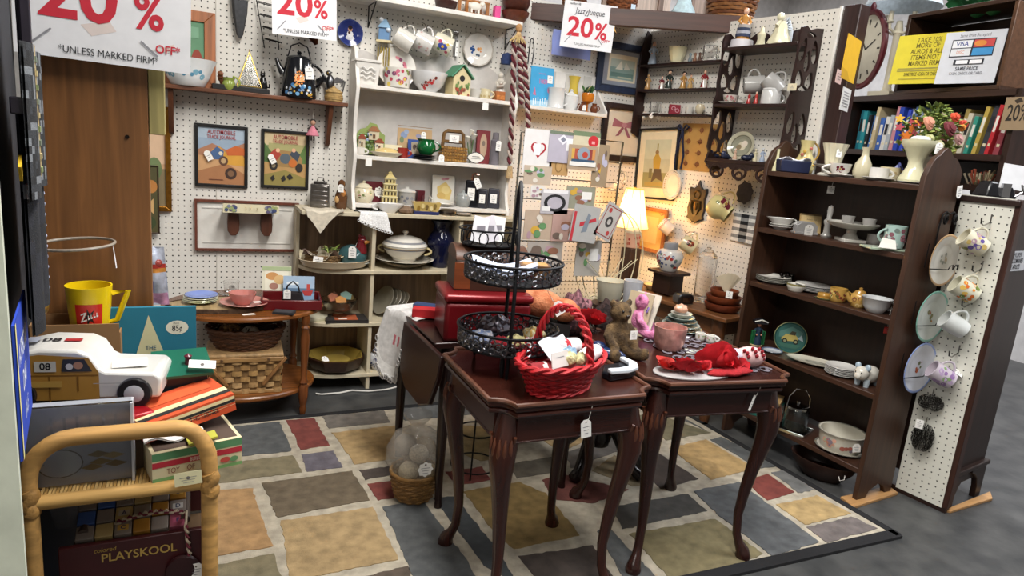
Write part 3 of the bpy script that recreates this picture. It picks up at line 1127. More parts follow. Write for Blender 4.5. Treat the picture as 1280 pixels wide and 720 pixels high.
solo('stand_block','long low black wooden plinth on the wall shelf under the brass pyramid','plinth',b,'wood',pt,0,bevel=.003)
t=thing('wire_pyramid','brass edged glass pyramid ornament on the black plinth','ornament',pt+Vector((.035,0,.0245)))
ap=Vector((.0,0,.150))
cs=[Vector((x,y,.002))for x,y in((-.052,-.03),(.05,-.03),(.05,.03),(-.052,.03))]
b=B('#b89a55')
for i in range(4):
 b.tube([cs[i],cs[(i+1)%4]],.0024,6)
 b.tube([cs[i],ap],.0024,6)
b.tube([ap,ap+Vector((0,0,.012))],.003,6)
b.build('brass_edges','gold',t)
b=B()
for i in range(4):
 b.add([cs[i],cs[(i+1)%4],ap],[(0,1,2)])
b.build('pane',glass('pane_glass'),t)
t=thing('cat_figurine','small black cat figurine sitting on the right end of the black plinth','figurine',pt+Vector((.092,-.01,.0245)),RZ)
b=B('#161617')
b.lathe([(.018,0),(.02,.01),(.016,.035),(.010,.05)],14)
b.ell((0,-.006,.058),(.011,.012,.011))
for s_ in(-1,1):
 b.lathe([(.0045,0),(0,.012)],8,m=xf((s_*.007,-.004,.066)))
b.build('body','china',t)
b=B('#161617')
b.tube([(.014,.01,.006),(.026,.008,.01),(.028,0,.022)],.003,6)
b.build('tail','china',t)
p=on_shelf(373,.08)
t=thing('coffee_pot','black enamel coffee pot with sun and flower print on the wall shelf','pot',p,R(-8))
sun=[(-PI/2+.05,.085,.020,'#e8b27a'),(-PI/2+.20,.085,.013,'#e9e4da'),(-PI/2-.08,.085,.013,'#e07a3a')]
sun+=[(-PI/2+.05+.32*math.cos(a)*.9,.085+.027*math.sin(a),.004,'#dd8a4a')for a in[2*PI*i/12 for i in range(12)]]
g_=random.Random(4)
sun+=[(-PI/2+g_.uniform(-.8,.8),g_.uniform(.012,.055),g_.uniform(.004,.009),c)for c in['#6f9fc4','#d8dce0','#3f6f9f','#b8923f','#7f8fa8']*7]
b=B('#15171c')
cpp=[(.074,0),(.078,.006),(.075,.05),(.066,.12),(.056,.165),(.053,.172),(.050,.172),(.053,.16),(0,.15)]
b.lathe(cpp,48)
dots(b,cpp,sun[3:]+sun[:3])
b.build('body','china',t,ang=50)
b=B('#15171c')
b.lathe([(.056,.170),(.05,.178),(.03,.184),(.01,.186),(.008,.19),(.011,.198),(.006,.204),(0,.205)],24)
b.build('lid','china',t)
b=B('#15171c')
b.tube([(-.066,0,.10),(-.085,0,.13),(-.098,0,.165)],[.018,.012,.008],10)
b.build('spout','china',t)
b=B('#0f1013')
handle(b,.06,.17,.05,.155,.05,.006)
b.build('handle','china',t)
b=B('#1b1c20')
b.tube([(-.05,0,.172),(-.035,-.0,.225),(0,0,.24),(.035,0,.225),(.05,0,.172)],.003,6)
b.build('bail','iron',t)
price_tag(t,(.045,-.075,.11),.036,.055,string=(.05,-.05,.15),tilt=6)
t=thing('eagle_figurine','silver grey eagle figurine with raised wings right of the coffee pot','figurine',on_shelf(412,.05),RZ)
b=B('#77777a')
b.tube([(0,0,.0),(0,0,.05)],.012,10)
b.ell((0,0,.085),(.02,.02,.038))
b.ell((-.004,-.014,.127),(.012,.015,.013))
b.tube([(-.004,-.026,.128),(-.004,-.036,.122)],[.005,.001],6,'#b79a4a')
b.build('body','metal',t)
for s_ in(-1,1):
 b=B('#8a8a8e')
 for k in range(6):
  a=R(70-k*17)
  b.tube([(s_*.014,.006,.09),(s_*(.03+.012*k*.6),.012,.10+.012*math.sin(a)),(s_*(.035+.004*k),.014,.055+.06*math.sin(a)*.8)],[.006,.006,.002],6)
 b.build('wing','metal',t)
p=on_shelf(417,.085)
t=thing('trinket_basket','small round coiled straw box with lid at the right end of the wall shelf','box',p)
b=B('#a98a55')
for k in range(5):
 b.tube([((.036+.004*k-.0012*k*k)*math.cos(a),(.036+.004*k-.0012*k*k)*math.sin(a),.005+.008*k)for a in[2*PI*i/24 for i in range(24)]],.005,6,closed=True)
b.lathe([(.034,0),(.036,.036),(0,.037)],20)
b.build('body','wicker',t)
b=B('#b3945f')
for k in range(4):
 b.tube([((.036-.010*k)*math.cos(a),(.036-.010*k)*math.sin(a),.044+.006*k)for a in[2*PI*i/20 for i in range(20)]],.0055,6,closed=True)
b.ell((0,0,.066),.006)
b.build('lid','wicker',t)
t=thing('umbrella','folded dark grey umbrella hanging upside down at the top of the left pegboard','umbrella',ony(300,10,YW-.03))
b=B('#4a4b4e')
b.lathe([(.004,-.125),(.014,-.11),(.03,-.02),(.034,.05),(.02,.09)],14,wob=lambda th,i:1+.15*math.sin(5*th))
b.build('canopy','fabric',t)
b=B('#d8d5d0')
b.tube([(-.03,-.02,.05),(0,-.03,.035),(.035,-.02,.04)],.009,6)
b.build('strap','fabric',t)
b=B('#2a2a2c')
b.tube([(0,0,.09),(0,0,.14)],.004,6)
b.build('shaft','metal',t)
t=thing('wire_rack','black wire letter rack hanging from the pegboard behind the coffee pot','rack',ony(331,22,YW-.02))
b=B('#242322')
for k in range(4):
 z=.06-.05*k
 b.tube([(-.035+.012*k,0,z),(.04+.008*k,0,z-.008),(.042+.008*k,-.03,z-.008),(-.033+.012*k,-.03,z)],.0022,6,closed=True)
b.tube([(-.04,-.002,.09),(.0,-.002,-.13)],.0022,6)
b.tube([(.036,-.002,.09),(.062,-.002,-.13)],.0022,6)
b.build('wire_frame','iron',t)
t=thing('copper_horn','small dark copper funnel hanging right of the black wire rack','funnel',ony(390,42,YW-.05))
b=B('#5b3527')
b.lathe([(.008,-.05),(.045,.03),(.047,.036),(.043,.036),(.006,-.045)],20,m=rotm(0,-25,0))
b.build('cone','metal',t)
b=B('#3a2a22')
b.tube([(.0,0,.035),(.01,.03,.06)],.002,6)
b.build('wire_loop','iron',t)
M_,w_,h_=span(241,148,311,240)
TT='#a03a3c'
picture('framed vintage car magazine cover with a car on desert road, left of the pair',M_@rotm(0,0,0),.222,.280,.014,.016,'#171514','#b58a68',[('r',0,.38,1,.24,'#a7b6c4'),('r',0,.18,1,.26,'#93a5b8'),('p',[(-.5,.1),(-.2,.22),(.1,.12),(.5,.26),(.5,-.1),(-.5,-.1)],'#a9775a'),('r',0,-.25,1,.5,'#c79a6d'),('p',[(-.5,-.28),(.1,-.12),(.5,-.30),(.5,-.5),(-.5,-.5)],'#a8744d'),('p',[(-.22,.10),(-.05,.18),(.1,.06),(.42,.1),(.5,-.02),(.5,-.16),(.1,-.14),(-.2,-.02)],'#d19a3c'),('p',[(-.24,.06),(-.1,.17),(.05,.09),(.02,-.06),(-.16,-.06)],'#45618c'),('p',[(.1,.12),(.3,.2),(.5,.16),(.5,.04),(.12,.02)],'#c4632f'),('e',.04,-.08,.10,.085,'#5e4030'),('e',.04,-.08,.055,.047,'#b99a70'),('e',.20,-.30,.13,.105,'#3e2a22'),('e',.2,-.3,.07,.056,'#7c5a40'),('e',-.02,.05,.045,.035,'#d8d2c0'),('t',0,.42,.075,'AUTOMOBILE',TT,.01,.72),('t',0,.335,.066,'TRADE JOURNAL',TT,.01,.68),('r',-.12,-.42,.3,.012,'#6d3b2c')])
M2,w2,h2=span(324,156,387,241)
picture('framed vintage car magazine cover with people in a touring car, right of the pair',M2,.215,.272,.014,.016,'#171514','#7f8a5c',[('r',0,.38,1,.24,'#c9b58e'),('r',.1,.2,1,.2,'#a5a06c'),('p',[(-.5,.3),(-.3,.1),(-.34,-.1),(-.5,-.1)],'#4f6b3a'),('p',[(.5,.34),(.34,.1),(.38,-.1),(.5,-.1)],'#5d7a3f'),('r',0,-.28,1,.44,'#b58f5a'),('p',[(-.5,-.3),(0,-.2),(.5,-.34),(.5,-.5),(-.5,-.5)],'#8f8146'),('p',[(-.34,.1),(-.2,.18),(.3,.16),(.42,.02),(.4,-.14),(-.3,-.14)],'#9a7a4a'),('e',0,.02,.13,.1,'#55616a'),('p',[(-.4,.08),(-.24,.2),(-.1,.1),(-.2,-.02)],'#a83e30'),('p',[(.1,.1),(.2,.22),(.36,.12),(.3,-.02)],'#3d4552'),('e',-.18,.17,.05,.04,'#e0b08e'),('e',.2,.19,.05,.04,'#d9a785'),('e',.18,-.06,.1,.08,'#c06a2c'),('e',-.28,-.12,.1,.09,'#2b2622'),('e',-.28,-.12,.05,.045,'#8a7a60'),('e',.34,-.14,.09,.085,'#2b2622'),('p',[(-.36,-.36),(-.28,-.3),(-.24,-.38),(-.3,-.42)],'#24201e'),('p',[(-.1,-.36),(-.02,-.29),(.02,-.38),(-.06,-.42)],'#24201e'),('p',[(.04,-.32),(.12,-.26),(.2,-.34),(.1,-.38)],'#24201e'),('t',0,.42,.075,'AUTOMOBILE',TT,.01,.70),('t',0,.335,.066,'TRADE JOURNAL',TT,.01,.66)])
for o_,tx,ty in((bpy.data.objects['framed_picture.001'],-.055,.0),(bpy.data.objects['framed_picture.002'],-.06,-.0)):
 b=B('#efece6')
 b.M=rotm(0,0,28)
 b.prism([(-.013,-.022),(.013,-.022),(.013,.016),(.006,.023),(-.006,.023),(-.013,.016)],.001)
 b.flat([('r',0,0,.016,.002,'#77777a'),('r',0,-.008,.012,.002,'#77777a')],Matrix.Identity(4),.001)
 q=b.build('price_tag','paper',o_)
 q.location=(tx,ty,.0185)
t=thing('fairy_doll','small doll in a pink skirt hanging on a cord from the wall shelf','doll',ony(391,165,YW-.05),R(-10))
b=B('#cf7f8f')
b.lathe([(.006,.03),(.012,.02),(.03,-.015),(.028,-.018)],18,wob=lambda th,i:1+.08*math.sin(9*th))
b.build('skirt','fabric',t)
b=B('#39322f')
b.ell((0,0,.043),(.012,.011,.013),'#c89a80')
b.ell((0,.004,.049),(.013,.012,.012))
b.tube([(-.006,0,-.015),(-.006,0,-.04)],.0035,6)
b.tube([(.006,0,-.015),(.006,0,-.04)],.0035,6)
b.tube([(-.006,0,.026),(-.022,-.008,.012)],.004,6)
b.tube([(.006,0,.026),(.022,-.008,.012)],.004,6)
b.build('body','matte',t)
b=B('#d9d4ca')
b.tube([(0,0,.05),(-.002,.0,.10),(.004,.01,.138)],.0015,6)
b.build('cord','fabric',t)
M_,w_,h_=span(243,248,372,314)
t=thing('wall_panel','white beaded panel in a thin red-brown frame leaning on the left pegboard','panel',m=M_)
b=B('#6d3b2c')
fw=.011
for k in range(4):
 L_,D_=(w_,h_)if k%2==0 else(h_,w_)
 b.prism([(-L_/2,-D_/2),(L_/2,-D_/2),(L_/2-fw,-D_/2+fw),(-L_/2+fw,-D_/2+fw)],.022,m=rotm(0,0,90*k))
b.build('frame','wood',t)
b=B('#dcd9d2')
b.box((0,0,.006),(w_-.01,h_-.01,.008))
b.build('panel_face','paint',t)
b=B('#cfccc5')
b.box((0,-h_/2+.038,.011),(w_*.86,.004,.004))
b.box((0,h_/2-.038,.011),(w_*.86,.004,.004))
b.build('bead','paint',t)
pc=ony(313,262,YW-.07)
t=thing('decoupage_shelf','small wooden shelf with printed flower front and two rounded brackets on the white panel','shelf',pc)
b=B('#5d3423')
b.box((0,.0,.0),(.225,.105,.014))
b.build('board','woodx',t,bevel=.002)
b=B('#d8cfae')
fm=frameM((.0,-.056,.010),(1,0,0),(0,-1,.15))
b.box((0,-.056,.010),(.238,.008,.040))
g_=random.Random(5)
b.flat([('e',sx*.1+g_.uniform(-.02,.02),g_.uniform(-.012,.012),.008,.007,c)for sx in(-.85,.85)for c in['#3f4a70','#7a8296','#5b5470','#97a26c']*3]+[('t',0,0,.012,'3  3  1 3','#8c7c50',0)],frameM((0,-.0605,.010),(1,0,0),(0,-1,0)))
b.build('printed_front','paper',t)
for s_ in(-1,1):
 b=B('#5a3424')
 b.prism([(-.022,0),(.022,0),(.026,-.06),(.024,-.095),(.011,-.115),(-.011,-.115),(-.024,-.095),(-.026,-.06)],.045,m=frameM((s_*.072,.048,-.008),(1,0,0),(0,-1,0)))
 b.build('bracket','woodz',t,bevel=.003)
M_,w_,h_=span(150,128,215,264)
picture('gold framed picture behind the pine post at left of the pegboard',M_,w_,h_,.022,.02,'#a8742c','#c9a079',[('r',0,-.3,1,.4,'#8a7a5a'),('r',0,.2,1,.5,'#d6b494'),('e',.2,-.1,.2,.12,'#6f7f54')],material='gold')
M_,w_,h_=span(168,205,200,292,off=.024)
picture('narrow dark green picture with orange leaves hanging behind the tall brown panel',M_,w_,h_,.006,.01,'#3b2a1c','#4f4a2a',[('e',.2,.2,.3,.1,'#b5793c'),('p',[(-.1,-.1),(.3,.02),(.3,-.22)],'#c9a06a'),('e',.1,-.35,.3,.1,'#3a4424')])
t=thing('plastic_bag','clear plastic gift bag with bright toys hanging beside the tall brown panel','bag',ony(193,345,YW-.5))
b=B('#c9cfe0')
b.sheet(lambda u,v:((u-.5)*(.07+.03*(1-v)),-.02*math.sin(PI*u)*math.sin(PI*v)-.004*math.sin(9*u+5*v),(v-.5)*.23),10,14,cf=lambda u,v:'#d8a0c4' if v<.25 and u>.3 else('#c9443a' if.62<v<.7 else('#e09a4a' if.55<v<.62 else('#8a9ad0' if v<.45 and u<.5 else None))))
b.sheet(lambda u,v:((u-.5)*(.07+.03*(1-v)),.02*math.sin(PI*u)*math.sin(PI*v),(v-.5)*.23),8,8)
b.build('film','foil',t)
b=B('#8c3a34')
b.ell((.01,-.0,.05),(.02,.018,.02))
b.ell((-.01,.0,-.01),(.022,.015,.022),'#47518c')
b.build('toys','plastic',t)
# on and in the oval table
ZO_=.4755
p=onz(262,382,ZO_)
b=B('#b49a70')
g_=random.Random(8)
rad=[1+.05*g_.uniform(-1,1)for _ in range(40)]
pts=[(.205*rad[i]*math.cos(2*PI*i/40),.115*rad[i]*math.sin(2*PI*i/40))for i in range(40)]
t=thing('wood_slab','live-edge oval wood slab with bark on the left of the oval table','slab',Vector((.105,2.985,ZO_)))
b.prism(pts,.016)
b.build('heartwood','wood',t)
b=B('#4a3524')
for q in range(3):
 b.tube([(x*1.01,y*1.01,.004+.005*q)for x,y in pts],.005,6,closed=True)
b.build('bark','plush',t)
ZSL=ZO_+.0165
p0=Vector((.02,3.00,ZSL))
for k in range(4):
 plate(['cream green plate at the bottom of the stack on the wood slab','pale yellow plate second in the stack on the wood slab','cream plate third in the stack on the wood slab','light blue plate on top of the stack at left of the oval table'][k],p0+Vector((.002*k,0,.0075*k)),.068-.003*(k==3),['#c8cc9c','#d2d0a6','#d8d3b8','#7f92cc'][k],h=.013,group='plates stacked on the wood slab')
t=plate('pink scalloped leaf plate under the pink bowl on the oval table',Vector((.19,2.945,ZSL)),.098,'#c98a80',h=.016,wob=lambda th,i:1+(.05*math.sin(8*th)if i>5 else 0))
t=vessel('bowl','pink embossed pottery bowl on the pink scalloped plate','bowl',Vector((.182,2.945,ZSL+.0055)),[(.03,0),(.033,.004),(.044,.018),(.054,.045),(.055,.05),(.051,.05),(.042,.02),(0,.008)],'#c08078',rz=0,wob=lambda th,i:1+.02*math.sin(14*th))
b=B('#f1efe9')
b.box((0,0,.0006),(.045,.022,.0012))
solo('paper_tag','loose white paper tag lying on the pink scalloped plate','tag',b,'paper',Vector((.245,2.915,ZSL+.0195)),.2)
p=Vector((.15,3.17,ZO_))
t=thing('glass_cup','small clear etched glass cup on a glass saucer by the pegboard behind the pink bowl','cup',p)
b=B()
b.lathe([(.02,.02),(.03,.024),(.033,.06),(.034,.07),(.0315,.07),(.029,.03),(0,.026)],24)
b.build('body',glass(),t)
b=B()
b.lathe([(.02,0),(.03,.006),(.055,.016),(.054,.019),(.03,.01),(0,.008)],24)
b.build('saucer',glass(),t)
b=B('#8a8580')
b.flat([('e',0,0,.014,.012,'#9b9691'),('e',.004,.004,.006,.006,'#6f6a66')],frameM((0,-.034,.048),(1,0,0),(0,-1,0)))
b.build('etching','paper',t)
tr=thing('tray','dark red lacquer tray with raised sides on the oval table','tray',Vector((.385,2.985,ZO_)),R(-6))
b=B('#5c1317')
b.box((0,0,.003),(.235,.175,.006))
for x0,y0,dx,dy in((0,-.088,.25,.008),(0,.088,.25,.008),(-.121,0,.008,.17),(.121,0,.008,.17)):
 b.box((x0,y0,.023),(dx,dy,.044))
b.build('body','plastic',tr,bevel=.003)
TZ=ZO_+.006
board('paperback','pale cookbook with fruit on its cover standing behind the red tray','book',xf((.335,3.10,ZO_),0,0,-6)@rotm(80,0,0)@Matrix.Translation((0,.075,0)),.125,.15,.012,'#d8d4bf',[('r',0,.05,.8,.7,'#e6e1cd'),('e',-.15,.2,.22,.12,'#c8925a'),('e',.1,.1,.2,.14,'#d9b37c'),('e',-.1,-.1,.16,.1,'#a87a6a'),('r',.1,-.36,.5,.16,'#3c3a38'),('r',.1,-.36,.42,.1,'#e8e5dc'),('r',0,.43,1,.12,'#a5b389')])
board('postcard_book','glossy booklet with a harbour and red boat photo standing in the red tray','book',xf((.425,3.05,TZ),0,0,-8)@rotm(78,0,0)@Matrix.Translation((0,.055,0)),.135,.11,.006,'#7f9dbb',[('r',0,.25,1,.5,'#9fb5cc'),('e',-.2,.2,.2,.08,'#d8dfe6'),('r',0,-.1,1,.2,'#56718c'),('p',[(.1,-.1),(.45,-.08),(.4,-.3),(.18,-.3)],'#a83230'),('r',.3,.05,.1,.25,'#b8443c'),('r',-.2,-.35,.6,.25,'#3d4650')])
t=thing('handbag','small black leather purse with looped strap sitting in the red tray','bag',Vector((.392,2.99,TZ)),R(-12))
b=B('#1c1517')
b.box((0,0,.028),(.10,.04,.056),taper=.75)
b.build('body','fabric',t,bevel=.008)
b=B('#1c1517')
b.tube([(-.03,-.01,.05),(-.022,-.016,.085),(0,-.018,.105),(.022,-.016,.085),(.03,-.01,.05)],.0035,8)
b.build('strap','fabric',t)
price_tag(t,(-.022,-.03,.05),.03,.042)
for k in range(3):
 b=B(['#3a3c40','#5a5e66','#2b2b30'][k])
 b.box((0,0,.002),(.09,.06,.004))
 b.flat([('r',0,0,.07,.045,['#7c8794','#9aa2a8','#6b625c'][k])],Matrix.Translation((0,0,.004)))
 solo('postcard',['dark postcard lying flat at the front of the red tray','grey postcard on top of the pile in the red tray','brown postcard at the right end of the red tray'][k],'postcard',b,'paper',Vector((.44+.01*k,2.945+.012*k,TZ+.0045*k)),R(10*k-8),'postcards in the red tray')
b=B('#232124')
b.box((0,0,.005),(.085,.055,.01))
b.box((0,0,.0102),(.07,.04,.001),'#39363a')
solo('wallet','flat black leather wallet on the front edge of the oval table','wallet',b,'fabric',Vector((.34,2.855,ZO_)),R(-20),bevel=.003)
b=B('#efece4')
b.box((0,0,.0005),(.05,.02,.001))
solo('paper_tag','loose white tag on the front edge of the oval table by the slab','tag',b,'paper',Vector((.20,2.852,ZO_)),R(12))
ZB=.124
p=onz(305,497,ZB)
t=thing('picnic_basket','tan woven wood splint picnic basket with lid and swing handles under the oval table','basket',Vector((.195,2.965,ZB)),R(-3))
W_,D_,H_=.285,.20,.155
g_=random.Random(6)
b=B('#8b6a42')
b.box((0,0,H_/2),(W_-.012,D_-.012,H_),taper=1.04)
b.build('lining','wicker',t)
NR,NS=6,9
for face in range(4):
 wd=W_ if face%2==0 else D_
 ofs=(D_ if face%2==0 else W_)/2
 ns=NS if face%2==0 else 6
 Mf=rotm(0,0,90*face)@frameM((0,-ofs,0),(1,0,0),(0,-1,0))
 for r_ in range(NR):
  z=(r_+.5)*H_/NR
  sc=1+.04*z/H_
  for k in range(ns):
   x=((k+.5)/ns-.5)*wd*sc
   up=(k+r_)%2==0
   b=None
   if up:
    w2=wd*sc/ns*1.18
    h2=H_/NR*.86
    sh=[]
    for i in range(7):
     u=-1+2*i/6
     sh.append((x+u*w2/2,.006*(1-u*u)+.001+.02*(sc-1)*ofs*10*.3))
    b=B(random.Random(r_*31+k*7+face).choice(['#b08c5c','#a5814f','#ba9768','#9d7848']))
    vs,fs=[],[]
    for xx,zz in sh:
     vs+=[(xx,z-h2/2,zz),(xx,z+h2/2,zz)]
    for i in range(6):
     fs.append((2*i,2*i+2,2*i+3,2*i+1))
    vs+=[(sh[0][0],z-h2/2,-.003),(sh[-1][0],z-h2/2,-.003),(sh[0][0],z+h2/2,-.003),(sh[-1][0],z+h2/2,-.003)]
    b.M=Mf
    b.add(vs,fs+[(0,14,15,12,10,8,6,4,2)]if False else fs)
    b.build('splint','wicker',t,ang=70)
for nm,z,h2,gr in(('rim',H_-.004,.02,1.055),('base_band',.008,.016,1.0)):
 b=B('#a27c4d')
 b.box((0,0,z),(W_*gr+.008,D_*gr+.008,h2))
 b.build(nm,'woodx',t,bevel=.003)
b=B('#b08d60')
b.box((0,0,H_+.013),(W_*1.07,D_*1.08,.018))
b.build('lid','wicker',t,bevel=.007)
for s_ in(-1,1):
 b=B('#8a6138')
 b.box((0,0,0),(.012,.020,.15),m=rotm(0,s_*38,0))
 o_=b.build('swing_handle','woodz',t,bevel=.002)
 o_.location=(s_*.115,-D_/2-.010,H_-.055)
 b=B('#5a4028')
 b.lathe([(.006,0),(.006,.008),(0,.009)],10,m=rotm(90,0,0))
 o2=b.build('peg','wood',o_)
 o2.location=(-s_*.04*.6,-.006,.055)
t=thing('wicker_bowl','dark brown oval wicker bowl on top of the picnic basket lid','basket',Vector((.20,2.975,ZB+H_+.0225)))
b=B('#4f2f1c')
weave(b,[(.115,0),(.14,.04),(.155,.085)],30,10,'#5a3620','#472a19',.004,sx=1,sy=.72)
b.lathe([(.11,.002),(0,.003)],24,sx=1,sy=.72)
b.build('woven_body','wicker',t)
b=B('#5d3922')
b.tube([(.157*math.cos(a),.157*.72*math.sin(a),.088+.003*math.sin(24*a))for a in[2*PI*i/72 for i in range(72)]],.008,8,closed=True)
b.build('rim','wicker',t)
zw=ZB+H_+.03
t=thing('decor_ball','brown pine cone textured ball at left in the wicker bowl','ball',Vector((.135,2.975,zw+.052)))
b=B('#7a5a34')
for i in range(9):
 for k in range(12):
  a=2*PI*(k+.5*(i%2))/12
  ph=R(-70+17*i)
  b.ell((.04*math.cos(ph)*math.cos(a),.04*math.cos(ph)*math.sin(a),.04*math.sin(ph)),.0095,['#8c6a3c','#6b4b2a','#a07e4c'][(i+k)%3],6,4)
b.build('scales','wicker',t)
b=B('#d5d2c4')
g_=random.Random(2)
b.ell((0,0,0),.042,seg=28,rings=18,cf=lambda th,i,r,z:'#3b3833' if g_.random()<.18 else None)
solo('decor_ball','white ball with black speckles at right in the wicker bowl','ball',b,'matte',Vector((.215,2.955,zw+.045)))
b=B('#2e221b')
b.ell((0,0,0),(.045,.04,.03))
solo('decor_ball','dark brown round gourd at the right end of the wicker bowl','ball',b,'matte',Vector((.29,2.985,zw+.05)))
# wares in the cubby unit
def cub(k,x,d=.12):return under(x,YC+d,CZ[k])
b=B('#cfc5b2')
vs=[(-.02,.12,.002),(.10,.12,.002)]
def drape(u,v):
 y=lerp(.10,-.012,min(v/.6,1))
 z=.003 if v<.6 else.003-(v-.6)/.4*(.10*(1-abs(u-.38)*1.9))
 return(lerp(-.07,.10,u)*(1-.25*max(v-.6,0)),y-(.004 if v>.6 else 0)-.006*math.sin(9*u)*max(v-.5,0),max(z,-.2)+.003*math.sin(12*u))
b.sheet(drape,16,14,th=.0015)
solo('cloth_napkin','cream linen napkin draped over the left front corner of the cubby top','napkin',b,'fabric',under(402,YC-.004,CZ[3]+.001),0)
b=B('#ecebea')
def drape2(u,v):
 d=max(v-.45,0)/.55
 sc=.006*abs(math.sin(10*PI*u))if v>.97 else 0
 return(lerp(-.06,.065,u)+.03*d*(u-.2),lerp(.045,-.012,min(v/.45,1))-.003*d-.004*math.sin(8*u)*d,.004-d*(.035+.055*u)-sc)
b.sheet(drape2,30,14,th=.0012)
for k in range(12):
 u=k/11
 q=drape2(u,1)
 b.tube([(q[0]+.006*math.cos(a),q[1],q[2]-.004+.006*math.sin(a))for a in[2*PI*i/8 for i in range(8)]],.0015,4,closed=True)
solo('lace_doily','white doily with scalloped lace edge hanging over the cubby top edge','doily',b,'lace',under(466,YC-.004,CZ[3]+.001),0)
t=thing('silver_caddy','dull silver square canister standing on the cubby top left of the hutch','canister',under(400,YC+.16,CZ[3]),RZ+.2)
b=B('#8e8a86')
b.box((0,0,.055),(.085,.07,.11))
for k in range(5):
 b.box((0,-.036,.012+.021*k),(.07,.003,.012))
b.build('body','metal',t,bevel=.003)
b=B('#6f6b69')
b.box((0,0,.116),(.06,.05,.012))
b.tube([(-.016,0,.12),(-.012,0,.14),(.012,0,.14),(.016,0,.12)],.003,6)
b.build('lid','metal',t,bevel=.002)
t=thing('bottle_figurine','brown glazed figure bottle on the cubby top beside the hutch','bottle',under(426,YC+.13,CZ[3]),RZ)
b=B('#5a3a22')
b.lathe([(.022,0),(.028,.01),(.03,.06),(.022,.085),(.014,.10),(.018,.115),(.016,.13),(.006,.138),(0,.14)],18)
b.build('body','china',t)
b=B('#a9713a')
b.ell((.014,-.02,.075),(.012,.01,.016))
b.ell((-.012,-.022,.045),(.014,.01,.018),'#c9a06a')
b.build('relief','china',t)
price_tag(t,(.006,-.033,.10),.026,.036)
p=cub(2,418,.085)
b=B('#c9b89c')
pl=[(.17,.009),(.185,.012),(.205,.038),(.21,.042),(.203,.043),(.18,.018),(0,.014)]
b.lathe([(.15,0)]+pl,48,sy=.56,sx=.80)
solo('platter','cream oblong ironstone platter in the upper left cubby','platter',b,'china',p,0)
p2=p+Vector((-.055,-.0,.0165))
t=thing('bread_basket','oval brown basket lined with a printed cloth on the cream platter','basket',p2)
b=B('#7b5f3c')
weave(b,[(.07,0),(.085,.028),(.092,.048)],24,6,'#7b5f3c','#6a4f30',.003,sy=.7)
b.lathe([(.07,.002),(0,.003)],20,sy=.7)
b.build('woven_body','wicker',t)
b=B('#d6cab0')
def liner(u,v):
 a=2*PI*u
 r=lerp(.03,.108,v)
 return(r*math.cos(a),r*.72*math.sin(a),lerp(.03,.052,v)+(.018*math.sin(5*a+1)+.012*math.sin(9*a))*v)
b.sheet(liner,48,6,cf=lambda u,v:random.Random(int(u*16)*7+int(v*3)).choice(['#d6cab0','#c9bb9c','#7b6255','#8a7468','#d9d0ba','#d9d0ba']),th=.001)
b.build('cloth_liner','fabric',t)
b=B('#55702f')
g_=random.Random(3)
for k in range(16):
 a=g_.uniform(-.6,1.6)
 c=Vector((.02+.05*math.cos(a)*g_.random(),.04*math.sin(a)*g_.random(),.055))
 d=Vector((g_.uniform(-.035,.035),g_.uniform(-.03,.03),g_.uniform(.008,.035)))
 b.tube([c,c+d*.5+Vector((0,0,.008)),c+d],[.002,.007,.001],5,g_.choice(['#55702f','#7d9440','#3f5a2a','#98a75a']),sx=.4)
b.build('artificial_leaves','matte',t)
price_tag(t,(-.035,-.075,.03),.045,.036,tilt=-8,shape=1)
p2=p+Vector((.085,.01,.0165))
t=thing('rooster_dish','teal covered dish with a red rooster head in the upper left cubby','dish',p2,RZ)
b=B('#39595c')
b.lathe([(.04,0),(.062,.008),(.072,.03),(.070,.05),(.055,.075),(.03,.09),(0,.095)],30)
b.build('body','china',t)
b=B('#b9beb6')
b.lathe([(.075,.004),(.088,.012),(.086,.016),(.07,.012)],30)
b.build('dish_rim','china',t)
b=B('#6f1c22')
b.lathe([(.028,.06),(.026,.09),(.018,.115),(0,.125)],16,m=xf((.045,-.01,0)))
b.ell((.048,-.012,.118),(.022,.018,.02))
for k in range(3):
 b.ell((.036+.010*k,-.012,.140-.003*k),(.008,.005,.010))
b.build('head','china',t)
b=B('#cf8a3c')
b.lathe([(.012,0),(.008,.012),(0,.026)],10,m=xf((.064,-.016,.112),0,80))
b.build('beak','china',t)
price_tag(t,(.02,-.08,.07),.036,.056,string=(.03,-.04,.11))
p=cub(2,504,.13)
b=B('#c9bfae')
b.lathe([(.07,0),(.08,.005),(.115,.022),(.12,.024),(.112,.026),(0,.014)],44)
solo('serving_bowl','shallow cream serving bowl beneath the tureen platter in the cubby','bowl',b,'china',p)
plate('large cream dinner platter with grey rim under the lidded tureen',p+Vector((0,-.01,.026)),.15,'#d9d2c2',[(.128,.142,'#9a948a'),(.10,.104,'#b8b0a0')],h=.016)
t=thing('tureen','white china tureen with grey gold band, two handles and domed lid','tureen',p+Vector((0,-.01,.0315)),RZ)
b=B('#e3dfd6')
pr=[(.055,0),(.06,.004),(.058,.01),(.085,.03),(.108,.06),(.112,.075),(.108,.078),(.08,.03),(0,.012)]
b.lathe(dens(pr,4),48,cf=lambda th,i,r,z:'#75767c' if.058<z<.068 and r>.09 else('#b59a58' if.0685<z<.073 and r>.1 else None))
b.build('bowl','china',t,ang=50)
b=B('#e3dfd6')
b.lathe(dens([(.113,.078),(.114,.081),(.10,.098),(.07,.115),(.03,.126),(.012,.128)],4),48,cf=lambda th,i,r,z:'#8b8c90' if.094<r<.104 else None)
b.lathe([(.009,.126),(.008,.134),(.016,.142),(.013,.15),(0,.153)],16)
b.build('lid','china',t)
